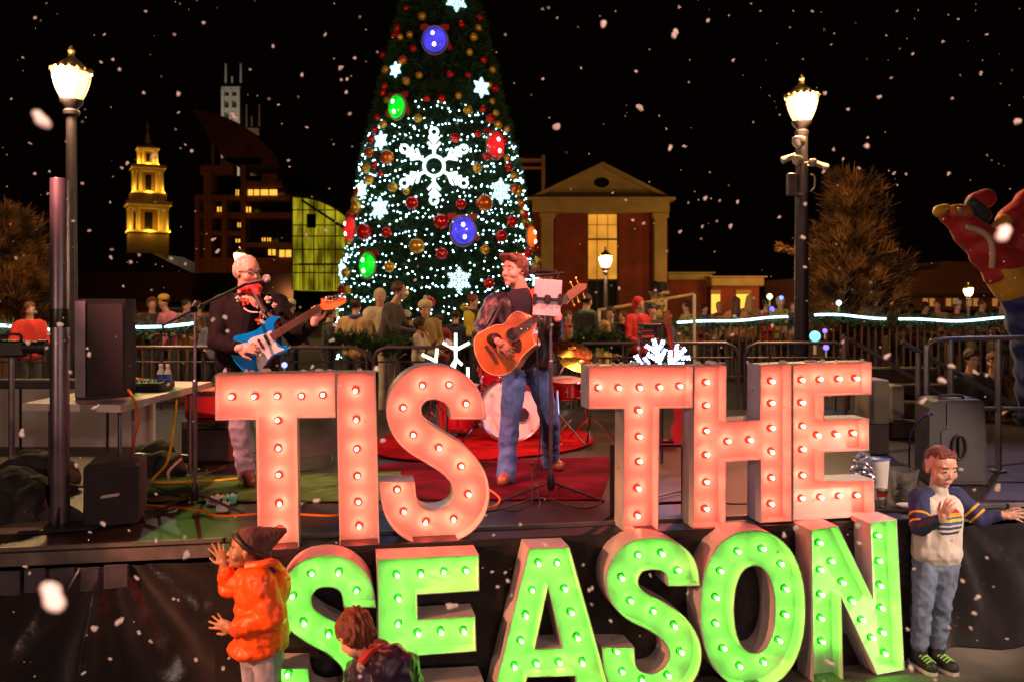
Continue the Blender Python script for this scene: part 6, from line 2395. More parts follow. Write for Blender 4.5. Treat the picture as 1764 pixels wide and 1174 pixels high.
def cable(pts, r, m, label, loose=.0, n=8):
    w = [D(x, y) + Vector((0, 0, r + .013)) if len(p_) == 2 else P(x, y, p_[2]) for p_ in pts for x, y in [p_[:2]]]
    return tag(build('cable', MB().tube(w, r, 6, smooth=n), m, None, w[0]), label, 'cable', 'cables on the stage')


c_or = mat('orange_cable', (.85, .16, .01), .5, var=0)
c_ye = mat('yellow_cable', (.75, .42, .01), .5, var=0)
c_wh = mat('white_cable', (.5, .42, .4), .5, var=0)
cable([(236, 862), (250, 874), (300, 878), (350, 885), (372, 893), (420, 892), (470, 888), (560, 893), (600, 890), (665, 886)], .008, c_or, 'orange cable running along the deck from the bass speaker past the first T')
cable([(822, 832), (838, 844), (860, 862), (852, 876), (828, 880), (800, 884)], .007, c_or, 'orange cable loop right of the letter S')
cable([(302, 672, 6.6), (303, 700, 6.3), (298, 740, 6.2), (288, 795, 6.2), (262, 832), (280, 836), (330, 834), (380, 832), (430, 826)], .010, c_ye, 'yellow cable hanging off the white table and along the turf')
cable([(205, 668, 5.9), (218, 668, 5.85), (232, 690, 5.55), (238, 720, 5.5), (230, 760, 5.6), (225, 800, 5.8)], .009, c_or, 'orange cable hanging down from the near corner of the white table')
cable([(312, 790, 6.4), (300, 800, 6.3), (290, 812, 6.2), (291, 824, 6.1)], .01, c_wh, 'short pale cable bent in the shade under the white table')
cable([(205, 658, 6.3), (235, 652, 6.4), (270, 664, 6.5), (300, 668, 6.6)], .012, c_or, 'orange cable coiled on top of the white table')
rr = random.Random(21)
for k in range(9):
    x, y = rr.uniform(230, 560), rr.uniform(790, 905)
    pts_ = [(x + rr.uniform(-70, 70), min(915, max(780, y + rr.uniform(-25, 25)))) for _ in range(5)]
    cable(pts_, .006, m_black, 'thin black cable tangled on the deck around the boom stand')
cable([(790, 884), (850, 884), (930, 862), (1000, 880), (1035, 872)], .006, m_black, 'black cable on the deck around the base of the singer microphone stand')
cable([(1100, 870), (1180, 850), (1260, 872), (1360, 860)], .006, m_black, 'black cable on the deck behind the letters T and H')

# ---------------------------------------------------------------- drum kit
m_shell_r = mat('red_sparkle_shell', (.4, .01, .02), .2, .3, var=.4, scale=120, coat=.8)
m_head = mat('drum_head', (.62, .58, .56), .45, var=.05)


def drum(t, name, c, r, dep, axis, hoop=.022, lugs=8):
    axis = Vector(axis).normalized()
    d_ = build(name, MB().lathe([(r, 0), (r, dep)], c, 40, axis), m_shell_r, t)
    build('front_head', MB().lathe([(r * .97, -.006), (r * .97, -.002)], c, 40, axis), m_head, d_)
    build('back_head', MB().lathe([(r * .97, dep + .002), (r * .97, dep + .006)], c, 40, axis), m_head, d_)
    a = axis.orthogonal().normalized()
    b_ = axis.cross(a)
    ring = lambda o, rr_: [c + axis * o + (a * math.cos(t_) + b_ * math.sin(t_)) * rr_ for t_ in [2 * PI * i / 36 for i in range(36)]]
    for o_ in (-.008, dep + .008):
        build('hoop', MB().tube(ring(o_, r * 1.01), hoop * .6, 6, True), m_chrome, d_)
    for i in range(lugs):
        t_ = 2 * PI * i / lugs
        v = (a * math.cos(t_) + b_ * math.sin(t_)) * (r + .014)
        mb = MB()
        mb.cyl(c + v + axis * .02, c + v + axis * (dep - .02), .007, n=6)
        mb.ell(c + v + axis * dep * .5, .018, n=8, m=6)
        build('lug', mb, m_chrome, d_)
    return d_


kc = P(881, 709, 8.2)
kt = thing('drum_kit', 'red sparkle drum kit with a white bass drum head behind the singer', 'drum kit', (kc.x, 8.4, ZD))
rb = 55 * 8.2 / F
kc.z = ZD + rb + .02
bd_ = drum(kt, 'bass_drum', kc, rb, .42, (-.12, 1, 0), .03, 10)
build('port_hole', MB().lathe([(.062, -.010), (.062, -.007)], kc + Vector((.095, 0, -.05)), 24, (-.12, 1, 0)), mat('port_black', (.01, .01, .012), .6), bd_)
build('port_ring', MB().tube([kc + Vector((.095 + .066 * math.cos(t), -.011, -.05 + .066 * math.sin(t))) for t in [2 * PI * i / 24 for i in range(24)]], .006, 6, True), m_chrome, bd_)
for sg in (-1, 1):
    build('spur', MB().tube([kc + Vector((sg * rb * .9, .12, -.05)), kc + Vector((sg * (rb + .16), -.05, -kc.z + ZD + .02))], .009, 8), m_chrome, bd_)
drum(kt, 'rack_tom', kc + Vector((-.17, .05, rb + .16)), .15, .2, (.1, .45, -.9), .018, 6)
drum(kt, 'rack_tom', kc + Vector((.2, .05, rb + .16)), .16, .22, (-.1, .45, -.9), .018, 6)
drum(kt, 'floor_tom', kc + Vector((-.52, .35, .18)), .2, .38, (0, .1, -1), .018, 8)
drum(kt, 'snare_drum', kc + Vector((.55, .55, .22)), .18, .14, (0, .15, -1), .018, 8)
m_cym = mat('cymbal_bronze', (.6, .42, .15), .25, 1, var=.1, scale=30)


def cymbal(base, top, r, tilt, label=None):
    c_ = thing('cymbal_stand', label, 'cymbal', base, 'cymbals round the drum kit')
    build('pole', MB().tube([base, top], .011, 8), m_chrome, c_)
    for a in (0.3, 2.4, 4.5):
        v = Vector((math.cos(a), math.sin(a), 0)) * .26
        build('leg', MB().tube([base + Vector((0, 0, .25)), base + v + Vector((0, 0, .012))], .009, 6), m_chrome, c_)
    build('cymbal', MB().lathe([(r, 0), (r * .6, .015), (r * .2, .028), (r * .17, .045), (.006, .055)], top, 30, tilt, caps=False), m_cym, c_)


cymbal(Vector((kc.x + .75, 8.3, ZD)), P(1000, 628, 8.3), .2, (.2, -.3, 1), 'hi-hat cymbal on a chrome stand right of the bass drum')
cymbal(Vector((kc.x - .8, 8.6, ZD)), P(742, 650, 8.6), .22, (-.3, -.3, 1), 'crash cymbal on a chrome stand behind the letter S')
cymbal(Vector((kc.x + .2, 9.0, ZD)), P(985, 604, 9.0), .22, (.2, -.45, 1), 'ride cymbal on a chrome stand behind the singer hip')
# chrome tripod with a long leg seen on the red rug
st = thing('hardware_stand', 'low chrome tripod on the red rug right of the bass drum', 'stand', D(975, 752))
for a, b_ in (((962, 712), (1008, 764)), ((962, 745), (985, 722)), ((940, 700), (966, 752)), ((962, 712), (960, 672))):
    build('leg', MB().tube([P(*a, 7.95), P(*b_, 8.0)], .010, 8), m_chrome, st)
# silver stand column seen through the letter S
tag(build('stool', MB().lathe([(.035, 0), (.035, .42)], D(757, 752), 14).lathe([(.17, .42), (.18, .44), (.18, .5), (.15, .52)], D(757, 752), 24).lathe([(.2, 0), (.2, .02), (.04, .05)], D(757, 752), 20), m_steel, None, D(757, 752)),
    'round stool on a silver column seen through the letter S', 'stool')

# ---------------------------------------------------------------- light-up decorations on the stage
m_mint = mat('mint_tube_light', (.7, 1, .8), .4, var=0, emit=(.6, 1, .72), es=2.4)
fl = thing('snowflake_light', 'mint green tube-light snowflake branches poking up behind the letter S', 'snowflake light', P(775, 640, 7.6))
mb = MB()
for seg in (((785, 574), (785, 622)), ((763, 590), (786, 602)), ((809, 590), (786, 602)), ((786, 618), (778, 630)), ((786, 618), (796, 628)), ((753, 600), (750, 630)), ((727, 610), (752, 622)), ((750, 625), (741, 634)), ((750, 625), (763, 634)),
            ((806, 632), (806, 660)), ((752, 632), (770, 680)), ((785, 622), (770, 680))):
    mb.tube([P(*seg[0], 7.6), P(*seg[1], 7.6)], .013, 8)
build('tube', mb, m_mint, fl)
build('stem', MB().tube([P(770, 680, 7.6), Vector((P(770, 680, 7.6).x, 7.6, ZD))], .012, 6), m_black, fl)
m_bled = mat('ice_blue_led', (.5, .7, 1), .4, var=0, emit=(.45, .62, 1), es=5)
fl = thing('snowflake_light', 'ice blue LED snowflake standing behind the T and H of THE', 'snowflake light', P(1138, 640, 7.2))
cc_ = P(1140, 640, 7.2)
mb = MB()
wr = MB()
rr = random.Random(8)
for k in range(6):
    a = PI / 2 + k * PI / 3 + .25
    d = Vector((math.cos(a), 0, math.sin(a)))
    e = Vector((-math.sin(a), 0, math.cos(a)))
    Rr = .27
    segs = [(d * .05, d * Rr)] + [(d * Rr * t, d * Rr * (t + .28) + e * sg * Rr * .27) for t in (.35, .62) for sg in (-1, 1)]
    for s0, s1 in segs:
        wr.tube([cc_ + s0, cc_ + s1], .005, 5)
        n_ = int((s1 - s0).length / .022) + 1
        for i in range(n_ + 1):
            for o_ in (-.011, .011):
                mb.ell(cc_ + s0.lerp(s1, i / max(1, n_)) + Vector((rr.uniform(-.004, .004), -.012, rr.uniform(-.004, .004))) + (s1 - s0).normalized().cross(Vector((0, 1, 0))) * o_, .0085, n=6, m=4)
build('led', mb, m_bled, fl)
build('frame', wr, m_white, fl)
build('stem', MB().tube([cc_, Vector((cc_.x, 7.2, ZD))], .012, 6), m_black, fl)

# gear behind the T and H: keyboard stack and a red electric guitar
kb = thing('keyboard_stand', 'stack of black stage gear on a stand behind the letter T of THE', 'stand', (P(1120, 600, 8.4).x, 8.4, ZD))
for py, w, px in ((560, 32, 1119), (574, 36, 1116), (585, 30, 1118), (566, 20, 1112)):
    build('module', MB().box(P(px, py, 8.4), (w * 8.4 / F, .22, .03), rz=rad(R.uniform(-10, 10)), bevel=.006), m_black, kb)
for px in (1102, 1130):
    build('upright', MB().tube([P(px, 562, 8.42), Vector((P(px, 562, 8.42).x, 8.42, ZD))], .016, 8), m_steel, kb)
build('foot', MB().box((kb.location.x, 8.42, ZD + .02), (.5, .4, .03), bevel=.008), m_blackm, kb)
eg = thing('electric_guitar', 'dark red electric guitar leaning upright behind the letter T of THE', 'guitar', P(1172, 640, 8.3))
a_, b_ = P(1176, 700, 8.25), P(1150, 560, 8.45)
build('neck', MB().tube([a_, b_], .022, 8), mat('red_neck', (.4, .03, .015), .3), eg)
build('headstock', MB().prism([P(1146, 562, 8.45), P(1155, 562, 8.45), P(1158, 548, 8.45), P(1149, 530, 8.45), P(1143, 546, 8.45)], (0, .02, 0)), mat('orange_maple', (.62, .17, .03), .25), eg)
build('body', MB().prism(spline([P(x, y, 8.2) for x, y in ((1160, 700), (1175, 690), (1192, 698), (1190, 718), (1200, 740), (1190, 765), (1165, 765), (1156, 745), (1163, 722))], 4, True), (0, .05, 0)), mat('cherry_lacquer', (.3, .01, .01), .2, coat=.8), eg)
# light tower of pale timber with a flood lamp
ft = thing('light_tower', 'pale timber tower with a flood lamp on top in front of the brick building', 'tower', (P(1136, 540, 14.4).x, 14.4, ZP))
m_tim = mat('pale_timber', (.42, .3, .14), .7)
for px in (1124, 1146):
    build('upright', MB().box((P(px, 0, 14.4).x, 14.4, (ZP + P(0, 504, 14.4).z) / 2), (.06, .06, P(0, 504, 14.4).z - ZP)), m_tim, ft)
for py in (504, 523, 541):
    build('rail', MB().box(P(1135, py, 14.36), ((34 if py == 504 else 24) * 14.4 / F, .1, .05)), m_tim, ft)
build('inner_post', MB().box(P(1135, 522, 14.4), (.05, .05, .33)), m_tim, ft)
fh = build('lamp_head', MB().box(P(1135, 494, 14.35), (.26, .2, .16), rz=.5, bevel=.03), m_black, ft)
build('lens', MB().lathe([(.08, 0), (.09, .03)], P(1130, 494, 14.22), 16, (-.5, -1, 0)), m_chrome, fh)
hr = thing('ramp_rail', 'pale sloping hand rail crossing in front of the brick building', 'railing', P(1020, 560, 14.8))
build('rail', MB().tube([P(1030, 535, 14.8), P(1110, 522, 14.8), P(1196, 507, 14.8)], .03, 8), m_tim, hr)
for px, py in ((1196, 507), (1110, 522), (1032, 535)):
    build('post', MB().tube([P(px, py, 14.8), Vector((P(px, py, 14.8).x, 14.8, ZP))], .03, 8), m_white, hr)

# ---------------------------------------------------------------- crowd barriers
m_bar = mat('barrier_steel', (.17, .11, .12), .45, .5, var=.25, scale=8)


def barrier(px0, px1, py, Y, label):
    a = P(px0, py, Y)
    w = (px1 - px0) * Y / F
    h = a.z - ZP
    t_ = thing('crowd_barrier', label, 'barrier', (a.x + w / 2, Y, ZP), 'crowd barriers behind the band')
    r = .16
    x0, x1, z0, z1 = a.x, a.x + w, ZP + .14, a.z
    pts_ = [(x0, Y, z0), (x0, Y, z1 - r), (x0 + r * .3, Y, z1 - r * .3), (x0 + r, Y, z1), (x1 - r, Y, z1), (x1 - r * .3, Y, z1 - r * .3), (x1, Y, z1 - r), (x1, Y, z0)]
    build('frame', MB().tube(pts_ + [(x0, Y, z0)], .023, 8), m_bar, t_)
    n = int(w / .16)
    build('bars', MB().tube([(x0, Y, z1 - r - .02), (x1, Y, z1 - r - .02)], .012, 6), m_bar, t_)
    for i in range(1, n):
        x = x0 + w * i / n
        build('bar', MB().tube([(x, Y, z0), (x, Y, z1 - .01 if i in (n // 3, 2 * n // 3) else z1 - r - .02)], .010 if i not in (n // 3, 2 * n // 3) else .016, 6), m_bar, t_)
    for x in (x0 + .25, x1 - .25):
        build('foot', MB().tube([(x, Y, z0), (x, Y - .28, ZP + .02)], .018, 6).tube([(x, Y, z0), (x, Y + .28, ZP + .02)], .018, 6), m_bar, t_)


for a, b_, lb in ((-20, 200, 'crowd barrier at the far left behind the video camera'), (206, 420, 'crowd barrier behind the white table and boom stand'), (430, 632, 'crowd barrier behind the first letters T and I'),
                  (643, 962, 'wide crowd barrier between the two guitarists in front of the tree'), (985, 1272, 'crowd barrier behind the letters T and H of THE'), (1283, 1462, 'crowd barrier behind the letter E of THE')):
    barrier(a, b_, 598 if a < 900 else 591, 10.9, lb)

# ---------------------------------------------------------------- garland fence with a rope light
m_gar = mat('garland_needles', (.012, .035, .01), .7, col2=(.06, .11, .03), scale=6)
m_rope = mat('rope_light', (.7, .95, 1), .4, var=0, emit=(.5, .86, 1), es=4.6)
m_pick = mat('picket_wood', (.13, .06, .03), .7, var=.3)
YG = 16.2


def garland(px0, px1, py, label, seed, YG=16.2):
    rr = random.Random(seed)
    a = P(px0, py, YG)
    w = (px1 - px0) * YG / F
    t_ = thing('garland_fence', label, 'fence', (a.x, YG, ZP), 'fences with lit garlands')
    rl = MB()
    zr = a.z - .06
    rl.tube([(a.x, YG, zr), (a.x + w, YG, zr)], .03, 8)
    rl.tube([(a.x, YG, ZP + .15), (a.x + w, YG, ZP + .15)], .02, 8)
    build('rail', rl, m_pick, t_)
    mb = MB()
    for i in range(int(w / .13)):
        x = a.x + .13 * i
        mb.box((x, YG, (ZP + .1 + zr) / 2), (.03, .02, zr - ZP - .1))
    build('pickets', mb, m_pick, t_)
    lv = MB()
    x = 0
    pts_ = []
    while x < w:
        sag = .05 * math.sin(x * 1.25 + seed) + .015 * math.sin(x * 4.1)
        pts_.append(Vector((a.x + x, YG - .1, a.z + .02 + sag)))
        for _ in range(6):
            tuft(lv, Vector((a.x + x + rr.uniform(-.04, .04), YG - .04 + rr.uniform(-.04, .04), a.z - .02 + sag * .7 + rr.gauss(0, .05))), Vector((rr.gauss(0, 1), rr.gauss(0, 1), rr.gauss(0, 1))), .13, 6, rr, w=.009)
        x += .06
    build('garland', lv, m_gar, t_, fixn=False, ang=180)
    # the rope lies on and dips into the garland, so it shows in runs
    i = 0
    while i < len(pts_) - 6:
        L = rr.randint(22, 60)
        seg = pts_[i:i + L]
        if len(seg) > 3:
            build('rope_light', MB().tube(seg, .021, 7), m_rope, t_)
        i += L + rr.choice((0, 0, 1, 3))


garland(-30, 345, 563, 'left fence with a cool white rope light on a green garland', 3, 12.7)
garland(1165, 1392, 553, 'fence with a glowing rope-light garland left of the right street lamp', 5)
garland(1400, 1748, 549, 'fence with a glowing rope-light garland right of the right street lamp', 8)
gp = thing('pine_garland', 'unlit pine garland heaped on the barriers beside the tree', 'garland', P(640, 592, 11.2))
lv = MB()
rr = random.Random(31)
for px0, px1, py in ((560, 700, 590), (985, 1080, 588)):
    for i in range(330):
        px = rr.uniform(px0, px1)
        tuft(lv, P(px, py + 6 * math.sin(px * .06) + rr.gauss(0, 6), 11.15 + rr.uniform(-.1, .1)), Vector((rr.gauss(0, 1), rr.gauss(0, 1), rr.gauss(0, 1) + .3)), .12, 7, rr, w=.008)
build('needles', lv, m_gar, gp, fixn=False, ang=180)
# little lights scattered in the crowd
for px, py, Y, r, c_, lb in ((1404, 579, 13.6, 9, (.1, .55, 1), 'round cyan glowing toy in front of the barrier right of centre'), (1421, 570, 14, 4, (.15, .1, 1), 'small blue glowing toy right of the cyan one'),
                             (1423, 598, 14, 5, (.15, .1, 1), 'lower small blue glowing toy right of the cyan one'), (1329, 533, 17, 5, (.1, .1, 1), 'blue glowing toy held beside the red jacket at the garland'),
                             (1326, 511, 16.5, 5, (.6, .9, .3), 'yellow-green glowing lamp above the red jacket at the garland'), (1346, 513, 16.5, 3.5, (.1, .2, 1), 'tiny blue light above the yellow-green jacket'),
                             (1379, 528, 16, 4, (.6, .9, 1), 'small white light against the right lamp post'), (1445, 522, 16, 4.5, (.6, 1, .9), 'small mint light right of the right lamp post'),
                             (490, 628, 10.4, 5, (.2, .25, 1), 'small blue light glowing behind the first letter T'), (1262, 537, 17, 0, 0, '')):
    if r:
        p = P(px, py, Y)
        k = r * Y / F
        t_ = thing('glow_toy', lb, 'light', p)
        build('bulb', MB().ell(p, k, n=14, m=10), mat('glow_%d' % px, c_, .4, var=0, emit=c_, es=3.), t_)
        build('stick', MB().cyl(p - Vector((0, 0, k)), p - Vector((0, 0, k * 3.4)), k * .3), m_white, t_)

# ---------------------------------------------------------------- railings, right loudspeaker, stairs
rlg = thing('stage_railing', 'rounded steel stage railing behind the right loudspeaker', 'railing', D(1640, 812))
Yr = 6.84
build('rail', MB().tube([P(1597, 706, Yr), P(1597, 612, Yr), P(1602, 592, Yr), P(1622, 585, Yr), P(1690, 583, Yr), P(1800, 581, Yr)], .021, 10, smooth=4), m_rail, rlg)
build('rail', MB().tube([P(1597, 690, Yr), P(1600, 700, Yr), P(1640, 702, Yr), P(1800, 704, Yr)], .018, 10, smooth=4), m_rail, rlg)
for px, y1 in ((1638, 800), (1720, 812)):
    build('post', MB().tube([P(px, 585, Yr), Vector((P(px, 585, Yr).x, Yr, ZD + .004))], .024, 12), m_rail, rlg)
    build('flange', MB().lathe([(.06, .0), (.06, .012), (.03, .016)], (P(px, 585, Yr).x, Yr, ZD + .004), 18), m_rail, rlg)
r2 = thing('stair_railing', 'sloping steel stair rails descending to the right behind the loudspeaker', 'railing', D(1583, 780))
build('rail', MB().tube([P(1553, 588, 7.3), P(1640, 638, 7.35), P(1790, 722, 7.45)], .022, 10), m_rail, r2)
build('post', MB().tube([P(1582, 605, 7.32), Vector((P(1582, 605, 7.32).x, 7.32, ZD + .004))], .024, 12), m_rail, r2)
r3 = thing('stair_railing', 'dark sloping rail running down behind the top of the letter E', 'railing', D(1460, 740))
build('rail', MB().tube([P(1452, 578, 8.6), P(1500, 605, 8.6), P(1600, 668, 8.6), P(1640, 690, 8.6)], .024, 10), m_bar, r3)
build('post', MB().tube([P(1455, 580, 8.6), Vector((P(1455, 580, 8.6).x, 8.6, ZD + .004))], .024, 10), m_bar, r3)
Yk = 6.3
c = D(1651, 836)
rs = thing('loudspeaker', 'dark grey moulded loudspeaker with a round side handle standing on the right of the stage', 'speaker', c)
w, h = 98 * Yk / F, 146 * Yk / F
l = [(-.5, 0), (.5, 0), (.52, .3), (.5, .6), (.47, .97), (.40, 1.0), (-.34, .99), (-.42, .97), (-.5, .9)]
m_rs = mat('grey_cabinet', (.025, .02, .026), .55, var=.12, bump=.4, bscale=180)
fr2 = [Vector((c.x + x * w, Yk + .02, ZD + .01 + z * h)) for x, z in l]
build('cabinet', MB().prism([p + Vector((0, 0, 0)) for p in fr2], (.05, .34, 0)), m_rs, rs, ang=30)
build('side_panel', MB().prism([Vector((c.x + x * w, Yk + .012, ZD + .01 + z * h)) for x, z in ((-.2, .96), (.42, .96), (.46, .6), (.47, .04), (-.3, .04), (-.3, .62), (-.2, .66))], (0, .009, 0)), mat('grey_panel', (.035, .029, .036), .5, bump=.4, bscale=180), rs)
hc_ = Vector((c.x - .0 * w, Yk + .008, ZD + h * .46))
build('handle', MB().prism([hc_ + Vector((.045 * math.cos(t), 0, .082 * math.sin(t))) for t in [2 * PI * i / 28 for i in range(28)]], (0, .006, 0)), mat('handle_recess', (.008, .007, .008), .5), rs)
build('handle_grip', MB().tube([hc_ + Vector((.05 * math.cos(t), -.006, .087 * math.sin(t))) for t in [2 * PI * i / 28 for i in range(28)]], .010, 8, True).box(hc_ + Vector((-.0, -.012, 0)), (.022, .02, .15), bevel=.006), m_black, rs)
build('top_handle', MB().tube([Vector((c.x - .09, Yk + .12, ZD + h + .004)), Vector((c.x - .07, Yk + .12, ZD + h + .03)), Vector((c.x + .07, Yk + .12, ZD + h + .03)), Vector((c.x + .09, Yk + .12, ZD + h + .004))], .012, 8, smooth=3), m_black, rs)
build('connector', MB().cyl(P(1600, 712, Yk - .0), P(1606, 712, Yk + .02), .012), m_chrome, rs)
tag(build('speaker_cable', MB().tube([P(1600, 712, Yk), P(1585, 722, Yk + .1), P(1570, 745, Yk + .2), P(1566, 780, Yk + .3), D(1568, 810)], .007, 6, smooth=6), mat('purple_cable', (.05, .03, .2), .5), None, P(1600, 712, Yk)), 'dark blue cable drooping from the left of the grey loudspeaker', 'cable')
# white cabinets
m_cabw = mat('white_cabinet', (.42, .36, .3), .6, var=.1)
for px0, px1, py0, py1, Y, lb in ((1496, 1532, 654, 772, 7.6, 'tall pale cabinet just right of the letter E'), (1536, 1558, 664, 728, 8.6, 'narrower pale cabinet behind and right of the tall pale one')):
    p0, p1 = P(px0, py1, Y), P(px1, py0, Y)
    t_ = thing('cabinet', lb, 'cabinet', ((p0.x + p1.x) / 2, Y + .15, ZD))
    build('body', MB().box(((p0.x + p1.x) / 2, Y + .15, (ZD + p1.z) / 2 + .001), (p1.x - p0.x, .3, p1.z - ZD - .002), bevel=.008), m_cabw, t_)
    build('door_gap', MB().box(((p0.x + p1.x) / 2, Y - .003, (ZD + p1.z) / 2 - .06), (p1.x - p0.x - .01, .004, .006)), m_black, t_)
# steps behind
stp = thing('stage_steps', 'dim wooden steps leading off the back right of the stage', 'steps', D(1600, 700))
mb = MB()
for i in range(4):
    mb.box((P(1600, 0, 9).x - .2, 8.6 + .28 * i, ZD + .09 + .15 * i), (.9, .27, .17), bevel=.01)
build('tread', mb, mat('brown_step', (.05, .022, .014), .7, var=.4), stp)
# cups and tubs at the right edge of the stage
Yc = 5.9
m_clear = mat('clear_plastic', (.85, .82, .8), .05, var=0, trans=.92)


def tub(px, pyb, r0, r1, h, m, label, cat='tub', rim=None, name='plastic_tub'):
    p = D(px, pyb)
    t_ = thing(name, label, cat, p)
    build('wall', MB().lathe([(r0, .003), (r1, h), (r1 - .003, h), (r0 - .003, .01), (.004, .01)], p, 24, caps=False).lathe([(r0, .003), (.003, .0031)], p, 24, caps=False), m, t_)
    build('rim', MB().tube([p + Vector((r1 * math.cos(t), r1 * math.sin(t), h)) for t in [2 * PI * i / 24 for i in range(24)]], .005, 6, True), rim or m, t_)
    return t_, p


t_, p = tub(1512, 858, .055, .075, .27, m_white, 'white tub with a blue rim at the right end of the letters', rim=m_lab)
t_, p = tub(1556, 858, .07, .1, .2, m_clear, 'clear plastic tip tub behind the boy in the raglan shirt')
for i in range(7):
    build('banknote', MB().tube([p + Vector((R.uniform(-.05, .05), R.uniform(-.05, .05), .02 + .012 * i)), p + Vector((R.uniform(-.06, .06), R.uniform(-.06, .06), .05 + .016 * i))], .012, 5), mat('note_%d' % (i % 3), ((.2, .3, .15), (.05, .05, .05), (.6, .4, .1))[i % 3], .7), t_)
t_, p = tub(1520, 872, .026, .036, .11, m_clear, 'clear plastic cup with red pattern in front of the white tub', 'cup', name='plastic_cup')
build('red_print', MB().lathe([(.0335, .07), (.036, .095)], p, 20, caps=False), m_red, t_)
fb = D(1488, 866) + Vector((0, .02, 0))
mb = MB()
mb.ell(fb + Vector((.0, 0, .17)), (.085, .04, .17))
tag(blob('foil_bag', mb, mat('silver_foil', (.62, .6, .75), .22, .9, var=.1), None, fb, .006, 1, disp=folds(.018, 18, (1, 1, 1))), 'crumpled silver foil bag leaning beside the white tub', 'bag')
bwl = D(1562, 872)
tag(build('paper_plate', MB().lathe([(.05, .003), (.085, .02), (.083, .022), (.05, .006), (.003, .0065)], bwl - Vector((0, .05, 0)), 24, caps=False), m_white, None, bwl), 'small pale plate in front of the clear tip tub', 'plate')
# black guard rail between the words
gr = thing('guard_rail', 'low black rail with two posts at the stage edge between TIS and THE', 'rail', Vector((.6, 5.4, ZD)))
for px, pt, pb_ in ((1055, 766, 915), (1178, 766, 900)):
    Yq = 5.32 + .17 * (px - CX) / F * 5.4
    q0 = Vector((P(px, 0, Yq).x, Yq, ZD + .004))
    hq_ = P(0, pt, Yq).z - ZD
    build('post', MB().box(q0 + Vector((0, 0, hq_ / 2)), (.032, .032, hq_), bevel=.004), m_blackm, gr)
q0, q1 = [Vector((P(px, 0, 5.32 + .17 * (px - CX) / F * 5.4).x, 5.32 + .17 * (px - CX) / F * 5.4, ZD + .004)) for px in (1055, 1178)]
for z in (P(0, 768, q0.y).z - ZD - .012, .06):
    build('rail', MB().tube([q0 + Vector((.016, .02, z)), q1 + Vector((-.016, .02, z))], .012, 8), m_blackm, gr)

# ---------------------------------------------------------------- inflatable dancer at the right edge
Yi = 9.4
inf = thing('inflatable_figure', 'tall inflatable tube figure in red with yellow cuff and blue body', 'inflatable', Vector((P(1765, 600, Yi).x, Yi, ZP)))


def air(col, n):
    return mat(n, col, .55, var=.06, bump=.1, bscale=12, sheen=.2)


def wr_(co, n):
    return .012 * math.sin(co.z * 26 + 3 * noise.noise(co * 3)) + .01 * noise.noise(co * 9)


mb = MB()
mb.cap((P(1792, 600, Yi).x, Yi, ZP), P(1784, 610, Yi), .2, .22)
mb.cap(P(1784, 610, Yi), P(1750, 500, Yi), .22, .17)
blob('blue_body', mb, air((.01, .02, .16), 'blue_nylon'), inf, voxel=.02, smooth=3, disp=wr_)
mb = MB()
mb.cap(P(1745, 492, Yi), P(1728, 468, Yi), .215, .205)
blob('yellow_cuff', mb, air((.62, .32, .02), 'yellow_nylon'), inf, voxel=.02, smooth=2)
mb = MB()
mb.cap(P(1728, 466, Yi), P(1690, 415, Yi), .21, .2)
mb.cap(P(1690, 415, Yi), P(1640, 372, Yi), .2, .12)
mb.cap(P(1640, 372, Yi), P(1622, 362, Yi), .12, .07)
mb.cap(P(1745, 450, Yi + .2), P(1790, 350, Yi + .3), .24, .2)
mb.cap(P(1720, 430, Yi + .1), P(1740, 372, Yi + .15), .13, .12)
mb.cap(P(1740, 372, Yi + .15), P(1790, 330, Yi + .2), .12, .12)
blob('red_body', mb, air((.42, .012, .015), 'red_nylon'), inf, voxel=.02, smooth=3, disp=wr_)
build('white_stripe', MB().tube([P(1664, 391, Yi - .16), P(1690, 399, Yi - .19), P(1706, 415, Yi - .2), P(1710, 440, Yi - .2), P(1708, 462, Yi - .19)], .032, 8, smooth=5), air((.55, .38, .3), 'cream_nylon'), inf)
mb = MB()
mb.cap(P(1618, 364, Yi - .02), P(1628, 364, Yi), .07, .085)
blob('yellow_tip', mb, air((.62, .32, .02), 'yellow_nylon'), inf, voxel=.016, smooth=2)
mb = MB()
mb.cap(P(1644, 366, Yi - .05), P(1660, 368, Yi - .05), .09, .1)
blob('face_patch', mb, air((.45, .12, .02), 'orange_nylon2'), inf, voxel=.016, smooth=2)
build('eye', MB().ell(P(1653, 362, Yi - .15), (.025, .014, .03)), m_eye, inf)
build('mouth', MB().tube([P(1634, 362, Yi - .13), P(1630, 369, Yi - .13), P(1636, 376, Yi - .12)], .014, 6, smooth=3), mat('deep_red', (.3, .01, .01), .5), inf)
mb = MB()
mb.cap(P(1676, 352, Yi - .02), P(1692, 372, Yi), .09, .1)
blob('dark_hair', mb, air((.02, .02, .025), 'black_nylon'), inf, voxel=.016, smooth=2)
mb = MB()
mb.cap(P(1680, 348, Yi), P(1698, 342, Yi + .02), .1, .11)
blob('red_cap', mb, air((.42, .012, .015), 'red_nylon'), inf, voxel=.016, smooth=2)
mb = MB()
mb.cap(P(1714, 398, Yi - .08), P(1730, 382, Yi - .05), .075, .08)
blob('yellow_cuff', mb, air((.62, .32, .02), 'yellow_nylon'), inf, voxel=.016, smooth=2)

